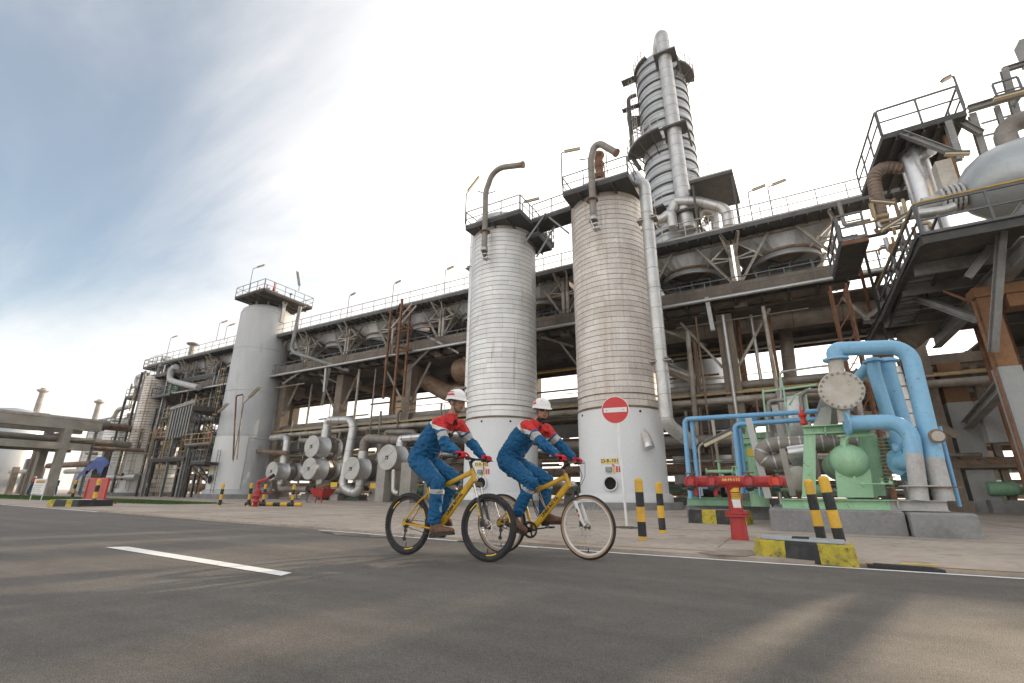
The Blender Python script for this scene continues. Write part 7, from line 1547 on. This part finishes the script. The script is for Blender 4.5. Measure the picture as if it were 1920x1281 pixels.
def boot(par, heel, toe, ankle, up):
    """heel and toe: bottom points of the sole"""
    d = (toe-heel).normalized(); L = (toe-heel).length; lat = d.cross(V((0, 0, 1))).normalized(); nrm = lat.cross(d).normalized()
    e = empty('boot', heel.lerp(toe, .4)-wloc(par), 0, par)
    S = []
    for t, w in ((0, .026), (.05, .034), (.2, .037), (.4, .034), (.6, .044), (.8, .045), (.93, .034), (1.0, .016)): S.append((t, w))
    mb = MB(); pl = [heel+d*(L*t)+lat*w for t, w in S]+[heel+d*(L*t)-lat*w for t, w in reversed(S)]; mb.extr(pl, nrm*.028); mb.box(heel+d*(L*.14)-nrm*.008, (.07, .07, .016), M=Matrix((d, lat, nrm)).transposed()); mb.build('sole', 'boot_sole', e)
    mb = MB(); b = nrm*.028
    secs = []
    for t, w, h in ((.02, .030, .075), (.12, .037, .10), (.28, .037, .105), (.45, .037, .090), (.6, .043, .068), (.8, .044, .056), (.93, .034, .045), (.99, .018, .030)):
        c = heel+d*(L*t)+b; secs.append((c+nrm*(h*.45), w, h*.55, nrm))
    loft(mb, secs, lat, 16); sh = (ankle-(heel+d*(L*.18))).normalized(); limb(mb, [heel+d*(L*.19)+nrm*.07, ankle+sh*.05], [.046, .048], 14)
    me = remesh(mb, .007, 3); me.materials.append(M_('boot_leather')); me.polygons.foreach_set('use_smooth', [True]*len(me.polygons)); me.transform(Matrix.Translation(-wloc(e))); o = bpy.data.objects.new('upper', me); col.objects.link(o); o.parent = e
    mb = MB()
    for i in range(4): t = .33+i*.075; c = heel+d*(L*t)+nrm*(.145-.028*i); mb.beam(c-lat*.025, c+lat*.025, .008, .005, up=nrm)
    mb.build('laces', 'strap_grey', e)
    c = heel+d*(L*.86)+nrm*.032
    return e
def rider(J, name_label, seed, head_yaw, head_pitch, glasses, beard, logo_txt, radio):
    """J: joint positions in the world. One continuous body mesh; helmet, gloves, boots are children."""
    mb = MB(); lat = V((0, 1, 0)); pel, nk = J['pelvis'], J['neck']; sp = (nk-pel); spn = sp.normalized(); fw = V((spn.z, 0, -spn.x)).normalized()
    cv = J.get('back', .05)
    def S(t, a, b, o=0): return (pel+sp*t-fw*(cv*math.sin(math.pi*min(1, max(0, t)))-o), a, b, fw)
    loft(mb, [S(-.14, .10, .09), S(-.10, .15, .125), S(.0, .178, .14), (S(.12, .178, .138)), S(.25, .172, .135, .005), S(.40, .178, .138, .01), S(.55, .188, .138, .012), S(.70, .192, .13, .008), S(.82, .180, .112), S(.92, .135, .085), S(1.0, .075, .07), S(1.06, .05, .055)], lat, 24)
    for s, k in ((-1, 'R'), (1, 'L')):
        sh, el, wr = J['sh'+k], J['el'+k], J['wr'+k]; hp, kn, an = J['hip'+k], J['kn'+k], J['an'+k]
        limb(mb, [nk.lerp(sh, .45)-spn*.06, sh, sh.lerp(el, .4), el, el.lerp(wr, .35), wr.lerp(el, .12), wr], [.075, .078, .068, .060, .060, .050, .047], 16)
        limb(mb, [hp, hp.lerp(kn, .4), hp.lerp(kn, .8), kn, kn.lerp(an, .3), kn.lerp(an, .75), an], [.112, .104, .090, .083, .080, .073, .072], 18)
    hc = J['head']; nb = nk+spn*.03
    limb(mb, [nk-spn*.03, nb.lerp(hc, .35), hc+V((-.01, 0, -.05))], [.068, .058, .055], 14)
    # collar flaps
    H = Matrix.Translation(hc) @ Matrix.Rotation(head_yaw, 4, 'Z') @ Matrix.Rotation(head_pitch, 4, 'Y'); H3 = H.to_3x3()
    hp_ = lambda x, y, z: H @ V((x, y, z))
    # head-local: +x forward, y to the left, z up; origin between the ears
    mb.ell(hp_(-.008, 0, .045), (.098, .078, .098), 20, 14, H3); mb.ell(hp_(.030, 0, -.035), (.066, .060, .078), 18, 12, H3); mb.ell(hp_(.062, 0, -.085), (.026, .028, .020), 12, 8, H3)
    mb.ell(hp_(.078, 0, .035), (.018, .05, .014), 12, 8, H3)
    limb(mb, [hp_(.092, 0, .022), hp_(.108, 0, -.014)], [.010, .0145], 10); mb.ell(hp_(.100, .012, -.020), (.011, .009, .008), 8, 6, H3); mb.ell(hp_(.100, -.012, -.020), (.011, .009, .008), 8, 6, H3)
    for s in (-1, 1): mb.ell(hp_(.058, s*.040, -.020), (.024, .020, .026), 10, 8, H3); mb.ell(hp_(.0, s*.080, -.005), (.020, .010, .033), 10, 8, H3); mb.ell(hp_(.030, s*.052, -.058), (.028, .014, .022), 10, 8, H3)
    mb.ell(hp_(.088, 0, -.048), (.015, .024, .0065), 12, 6, H3); mb.ell(hp_(.086, 0, -.060), (.015, .021, .0075), 12, 6, H3)
    me = remesh(mb, .0065, 3)
    nv = len(me.vertices); import array
    # classify and wrinkle
    bones = []
    for k in 'RL':
        bones += [('ua', J['sh'+k], J['el'+k], .07, k), ('fa', J['el'+k], J['wr'+k], .055, k), ('th', J['hip'+k], J['kn'+k], .10, k), ('shn', J['kn'+k], J['an'+k], .076, k)]
    bones += [('to', pel, nk, .17, ''), ('hd', hp_(0, 0, -.06), hp_(0, 0, .06), .09, ''), ('nk', nk+spn*.03, hp_(-.01, 0, -.05), .058, '')]
    def near(p):
        best = None
        for nm, a, b, r, k in bones:
            d, t = segdist(p, a, b); s = d-(r if nm != 'to' or t < .8 else r-(t-.8)/.2*.105)
            if best is None or s < best[0]: best = (s, nm, t, k, (b-a).length)
        return best
    me.update(); nrm = [v.normal.copy() for v in me.vertices]; Hi = H.inverted()
    joints = [(J['elR'], .12), (J['elL'], .12), (J['knR'], .14), (J['knL'], .14), (pel+sp*.22, .17), (J['hipR'], .14), (J['hipL'], .14), (J['shR'], .11), (J['shL'], .11), (J['anR'], .10), (J['anL'], .10)]
    for v in me.vertices:
        p = v.co; b = near(p)
        if b[1] in ('hd', 'nk'): continue
        w = sum(math.exp(-((p-j).length/r)**2) for j, r in joints); w = min(1, w)
        q = p*14+V((seed*7.1, 0, 0)); q2 = V((p.x*9+p.z*16, p.y*11, p.z*9-p.x*13))+V((seed*3.3, 1, 2))
        rd = 1-abs(mnoise.noise(q2*1.15))*2.2; n2 = mnoise.noise(q)
        tsw = (p-pel).dot(sp)/sp.dot(sp)
        if b[1] == 'to' and abs(tsw-.17) < .03: p = p-nrm[v.index]*(.012*(1-abs(tsw-.17)/.03))
        v.co = p+nrm[v.index]*((.008+.017*w)*rd*.8+.006*n2-.005)
    mats = ['cloth_blue', 'cloth_red', 'cloth_white', 'cloth_silver', 'skin', 'hair', 'cloth_black', 'lips']
    for m in mats: me.materials.append(M_(m))
    idx = [0]*len(me.polygons)
    for pl in me.polygons:
        p = pl.center; s, nm, t, k, L = near(p); i = 0
        if nm == 'to':
            ts = (p-pel).dot(sp)/sp.dot(sp); fr = (p-(pel+sp*ts)).dot(fw)/.14
            y = ts+.0*fr
            i = 1 if y > .80 else (2 if y > .72 else 0)
            if abs(p.y-pel.y) < .028 and fr > .45 and ts > .90: i = 6
        elif nm == 'ua':
            ts = (p-pel).dot(sp)/sp.dot(sp)-t*.25
            i = 3 if .50 < t < .74 else ((1 if ts > .80 else (2 if ts > .72 else 0)) if t < .42 else 0)
        elif nm in ('fa', 'th'): i = 0
        elif nm == 'shn': i = 3 if .10 < t < .29 else 0
        else:
            i = 4; h = Hi @ p
            if nm == 'nk' and (p-nk).length < .085 and h.z < -.125: i = 1
            elif nm == 'nk': i = 4
            if h.x < -.045 and h.z > -.075: i = 5
            if h.z > .045 and h.x < .06: i = 5
            if abs(h.y) < .024 and h.x > .086 and -.066 < h.z < -.043: i = 7
            if abs(h.y) > .018 and abs(h.y) < .05 and h.x > .07 and .040 < h.z < .050: i = 5
            if beard and h.z < -.088 and h.x > .01 and nm == 'hd': i = 5
        idx[pl.index] = i
    me.polygons.foreach_set('material_index', idx); me.polygons.foreach_set('use_smooth', [True]*len(me.polygons))
    base = V((pel.x, pel.y, 0)); me.transform(Matrix.Translation(-base)); me.name = 'person'
    o = bpy.data.objects.new('person', me); col.objects.link(o); o.location = base; tag(o, name_label, 'person')
    # helmet
    he = empty('helmet', hp_(0, 0, .06)-wloc(o), 0, o); n = 40
    def dome(a, u, dr=0.0):    # a: angle round, u: 0 brim .. 1 top
        ph = u*math.pi/2; ca, sa = math.cos(a), math.sin(a); rx, ry, rz = .134+dr, .114+dr, .125+dr
        x = rx*math.cos(ph)**.8*ca-.004; y = ry*math.cos(ph)**.8*sa; z = rz*math.sin(ph)**1.02
        if abs(y) < .02 and u > .25: z += .006*(1-abs(y)/.02)
        return hp_(x, y, z+.048)
    vs = []; rows = 12
    brim = []
    for i in range(n):
        a = 2*math.pi*i/n; ca = max(0, math.cos(a)); ex = .014+.040*ca**3; x = (.134+ex)*math.cos(a)-.004; y = (.114+.012+.008*ca)*math.sin(a); brim.append((x, y, .044-.022*ca**2-.002))
    mb = MB(); vs = [hp_(x, y, z-.006) for x, y, z in brim]+[hp_(x, y, z) for x, y, z in brim]
    for r_ in range(rows+1): vs += [dome(2*math.pi*i/n, .02+.98*r_/rows) for i in range(n)]
    fs = [(k*n+i, k*n+(i+1) % n, (k+1)*n+(i+1) % n, (k+1)*n+i) for k in range(rows+2) for i in range(n)]; mb.add(vs, fs, True)
    inner = [hp_(.118*math.cos(2*math.pi*i/n), .098*math.sin(2*math.pi*i/n), .046) for i in range(n)]; mb.add([hp_(x, y, z-.006) for x, y, z in brim]+inner, [((i+1) % n, i, n+i, n+(i+1) % n) for i in range(n)])
    mb.build('helmet_shell', 'helmet_white', he)
    MB().lathe([(.105, 0), (.108, .0), (.108, .035), (.105, .035)], (0, 0, 0), 28).v
    mb = MB(); ring = [hp_(.104*math.cos(2*math.pi*i/28)-.008, .085*math.sin(2*math.pi*i/28), .035) for i in range(29)]; 
    for a_, b_ in zip(ring[:-1], ring[1:]): mb.beam(a_, b_, .006, .034)
    mb.build('head_band', 'black_plastic', he)
    sd = -1   # logo on the right-hand side, facing the camera
    def lg(x, y, dr=.0035): return dome(math.radians(sd*(100-(x/.118)*57.3)), .34+y/.17, dr)
    mb = MB(); k = 8; vs = []
    for i in range(k+1):
        u = i/k; vs += [lg(-.068+.140*u, -.026), lg(-.068+.100*u, .026)]
    mb.add(vs, [(2*i, 2*i+2, 2*i+3, 2*i+1) for i in range(k)]); lo = mb.build('red_badge', 'sign_red', he)
    text_mb(logo_txt, .023, lambda x, y: lg(x-.010, y, .006), bold=.0008).build('badge_lettering', 'plain_white', lo)
    if not glasses == 'clear': mb = MB(); mb.ell(dome(math.radians(-28), .42, .002), (.006, .004, .006), 8, 6, H3); mb.build('front_badge', 'blue_pipe', he)
    # chin strap: both sides of the face, meeting under the chin
    for s in (-1, 1):
        pts = [hp_(.028, s*.088, .045), hp_(.030, s*.083, .0), hp_(.034, s*.077, -.04), hp_(.040, s*.062, -.082), hp_(.045, s*.030, -.108), hp_(.046, 0, -.113)]
        mb = MB()
        for a_, b_ in zip(pts[:-1], pts[1:]): mb.beam(a_, b_+(b_-a_)*.06, .014, .004, up=tuple(H3 @ V((0, s, -.3))))
        mb.build('chin_strap', 'strap_grey', he)
    # glasses
    ge = empty('glasses', hp_(.09, 0, .015)-wloc(o), 0, o); lm = 'lens_dark' if glasses == 'dark' else 'lens_clear'
    for s in (-1, 1):
        mb = MB(); vs = []; k = 7
        for i in range(k+1):
            u = i/k; y = s*(.006+.058*u); x = .104-.030*u**2.2; h = .017*(1-.35*abs(u-.45))
            vs += [hp_(x, y, .018+h), hp_(x-.003, y, .018-h*1.05)]
        mb.add(vs, [(2*i, 2*i+2, 2*i+3, 2*i+1) for i in range(k)], True); mb.build('lens', lm, ge)
        mb = MB(); mb.beam(hp_(.078, s*.064, .026), hp_(.0, s*.084, .022), .004, .008); mb.build('temple', 'temple_orange' if glasses == 'clear' else 'black_plastic', ge)
    for s in (-1, 1):
        mb = MB(); mb.ell(hp_(.080, s*.033, .018), (.012, .014, .009), 10, 6, H3); mb.build('eye', 'hair', o)
    # collar
    na = ((hc+V((-.03, 0, -.06))-nk).normalized()*.55+spn*.45).normalized(); mb = MB(); cn = 16; vs = []
    for i in range(cn+1):
        a = math.radians(28+304*i/cn); ra = .077; d = fw*(ra*math.cos(a))+lat*(ra*1.02*math.sin(a)); c = nk-spn*.012; d = na.cross(lat)*-1*(ra*math.cos(a))+lat*(ra*1.02*math.sin(a)); vs += [c+d*.95+na*(.034 if 3 < i < cn-3 else .012), c+d*1.36+na*(-.022 if 3 < i < cn-3 else -.05)]
    mb.add(vs, [(2*i, 2*i+1, 2*i+3, 2*i+2) for i in range(cn)], True); mb.add([v+spn*.004-(v-nk)*.06 for v in vs], [(2*i+2, 2*i+3, 2*i+1, 2*i) for i in range(cn)], True); mb.build('collar', 'cloth_red', o)
    if radio:
        c = pel+sp*.72+fw*.155+V((.01, -.05, 0)); e2 = empty('radio', c-wloc(o), 0, o); M3 = Matrix((fw, lat, spn)).transposed()
        MB().box(c, (.035, .055, .105), M=M3).build('radio_body', 'black_plastic', e2); MB().cyl(c+spn*.05+lat*.015, c+spn*.135+lat*.015, .007, n=8).build('antenna', 'black_plastic', e2); MB().cyl(c+spn*.05-lat*.012, c+spn*.068-lat*.012, .008, n=8).build('knob', 'steel_bright', e2)
    return o
def to_joint(d): return {k: (V(v) if isinstance(v, tuple) else v) for k, v in d.items()}
JL = to_joint(dict(pelvis=(-3.87, 4.61, 1.075), neck=(-3.43, 4.61, 1.565), shR=(-3.475, 4.415, 1.465), shL=(-3.45, 4.805, 1.49), elR=(-3.29, 4.33, 1.205), elL=(-3.30, 4.90, 1.25), wrR=(-3.135, 4.335, 1.135), wrL=(-3.155, 4.885, 1.125),
      hipR=(-3.84, 4.515, 1.055), hipL=(-3.84, 4.705, 1.055), knR=(-3.495, 4.485, .80), knL=(-3.43, 4.73, .86), anR=(-3.525, 4.49, .40), anL=(-3.61, 4.73, .51), head=(-3.375, 4.61, 1.735)))
pL = rider(JL, 'person in blue and red coverall riding the left bicycle, facing right in profile', 1, R(-3), R(4), 'clear', False, 'PERTAMINA', True)
hand(pL, gL['gripR'], JL['wrR'], -1, True, ''); hand(pL, gL['gripL'], JL['wrL'], 1, False, '')
boot(pL, V((-3.565, 4.49, .225)), V((-3.235, 4.485, .258)), V((-3.525, 4.49, .36)), None); boot(pL, V((-3.765, 4.73, .352)), V((-3.455, 4.735, .325)), V((-3.66, 4.73, .47)), None)
JR = to_joint(dict(pelvis=(-3.04, 5.33, 1.085), neck=(-2.635, 5.33, 1.54), shR=(-2.675, 5.135, 1.475), shL=(-2.60, 5.525, 1.475), elR=(-2.42, 5.05, 1.245), elL=(-2.43, 5.61, 1.275), wrR=(-2.265, 5.06, 1.135), wrL=(-2.275, 5.60, 1.135),
      hipR=(-3.01, 5.235, 1.06), hipL=(-3.01, 5.425, 1.06), knR=(-2.655, 5.205, .815), knL=(-2.575, 5.45, .86), anR=(-2.83, 5.21, .50), anL=(-2.60, 5.45, .50), head=(-2.565, 5.33, 1.682)))
pR = rider(JR, 'person in blue and red coverall riding the right bicycle, face turned towards the camera', 2, R(-38), R(5), 'dark', True, 'PERTAMINA', True)
hand(pR, gR['gripR'], JR['wrR'], -1, False, ''); hand(pR, gR['gripL'], JR['wrL'], 1, False, '')
boot(pR, V((-3.0, 5.21, .352)), V((-2.728, 5.205, .225)), V((-2.86, 5.21, .47)), None); boot(pR, V((-2.635, 5.45, .338)), V((-2.325, 5.45, .348)), V((-2.60, 5.45, .47)), None)
# two workers walking far away at the left: small continuous figures
def walker(px, py, hpx, top, label, yaw):
    b = gd(px, py); d = math.hypot(b.x, b.y); H = 1.68; Y = 24.0
    f = at(px, py, Y); hh = at(px, py-hpx, Y).z-f.z; k = H/hh; Y *= k; f = at(px, py, Y); base = V((f.x, f.y, f.z))
    mb = MB(); Q = lambda x, y, z: base+Matrix.Rotation(yaw, 3, 'Z') @ V((x, y, z))
    limb(mb, [Q(0, 0, .92), Q(0, 0, 1.15), Q(.02, 0, 1.36)], [.15, .15, .14]); limb(mb, [Q(.02, 0, 1.45), Q(.03, 0, 1.56)], [.06, .10])
    for s in (-1, 1):
        limb(mb, [Q(0, s*.1, .9), Q(.16*s+.05, s*.1, .5), Q(.28*s, s*.1, .08)], [.1, .085, .06]); limb(mb, [Q(.28*s, s*.1, .05), Q(.28*s+.18, s*.1, .04)], [.045, .04]); limb(mb, [Q(.02, s*.19, 1.36), Q(-.14*s, s*.24, 1.1), Q(-.16*s+.12, s*.24, .92)], [.07, .055, .045])
    me = remesh(mb, .02, 2); me.materials.append(M_('cloth_blue')); me.materials.append(M_(top)); me.materials.append(M_('skin')); me.polygons.foreach_set('use_smooth', [True]*len(me.polygons))
    for pl in me.polygons: z = pl.center.z-base.z; pl.material_index = 2 if z > 1.47 else (1 if z > 1.18 else 0)
    me.transform(Matrix.Translation(-base)); o = bpy.data.objects.new('person', me); col.objects.link(o); o.location = base; tag(o, label, 'person')
    MB().lathe([(.16, 0), (.13, .02), (.125, .06), (.09, .12), (0, .15)], Q(.03, 0, 1.58), 14).build('helmet', 'helmet_white' if top == 'cloth_red' else 'plastic_blue', o)
walker(56, 927, 33, 'cloth_red', 'distant worker in blue with red shoulders beside the white notice board', .3)
walker(99, 928, 32, 'cloth_black', 'distant worker in dark clothes and blue helmet walking right of the notice', 0)
# ------------------------------------------------------------------ warm hazy air over the whole plant
hm = bpy.data.materials.new('haze'); hm.use_nodes = True; t = hm.node_tree; t.nodes.clear()
pv = t.nodes.new('ShaderNodeVolumePrincipled'); pv.inputs['Color'].default_value = (0.97, 0.95, 0.92, 1); pv.inputs['Density'].default_value = 0.00045; pv.inputs['Anisotropy'].default_value = 0.2
ou = t.nodes.new('ShaderNodeOutputMaterial'); t.links.new(pv.outputs[0], ou.inputs['Volume'])
mb = MB(); mb.bx(-1520, 1520, -820, 2220, -1.0, 60); hz = mb.build('haze', None, loc=(0, 0, 0)); hz.data.materials.append(hm); hz['kind'] = 'stuff'; hz['label'] = 'thin warm haze in the air over the plant'
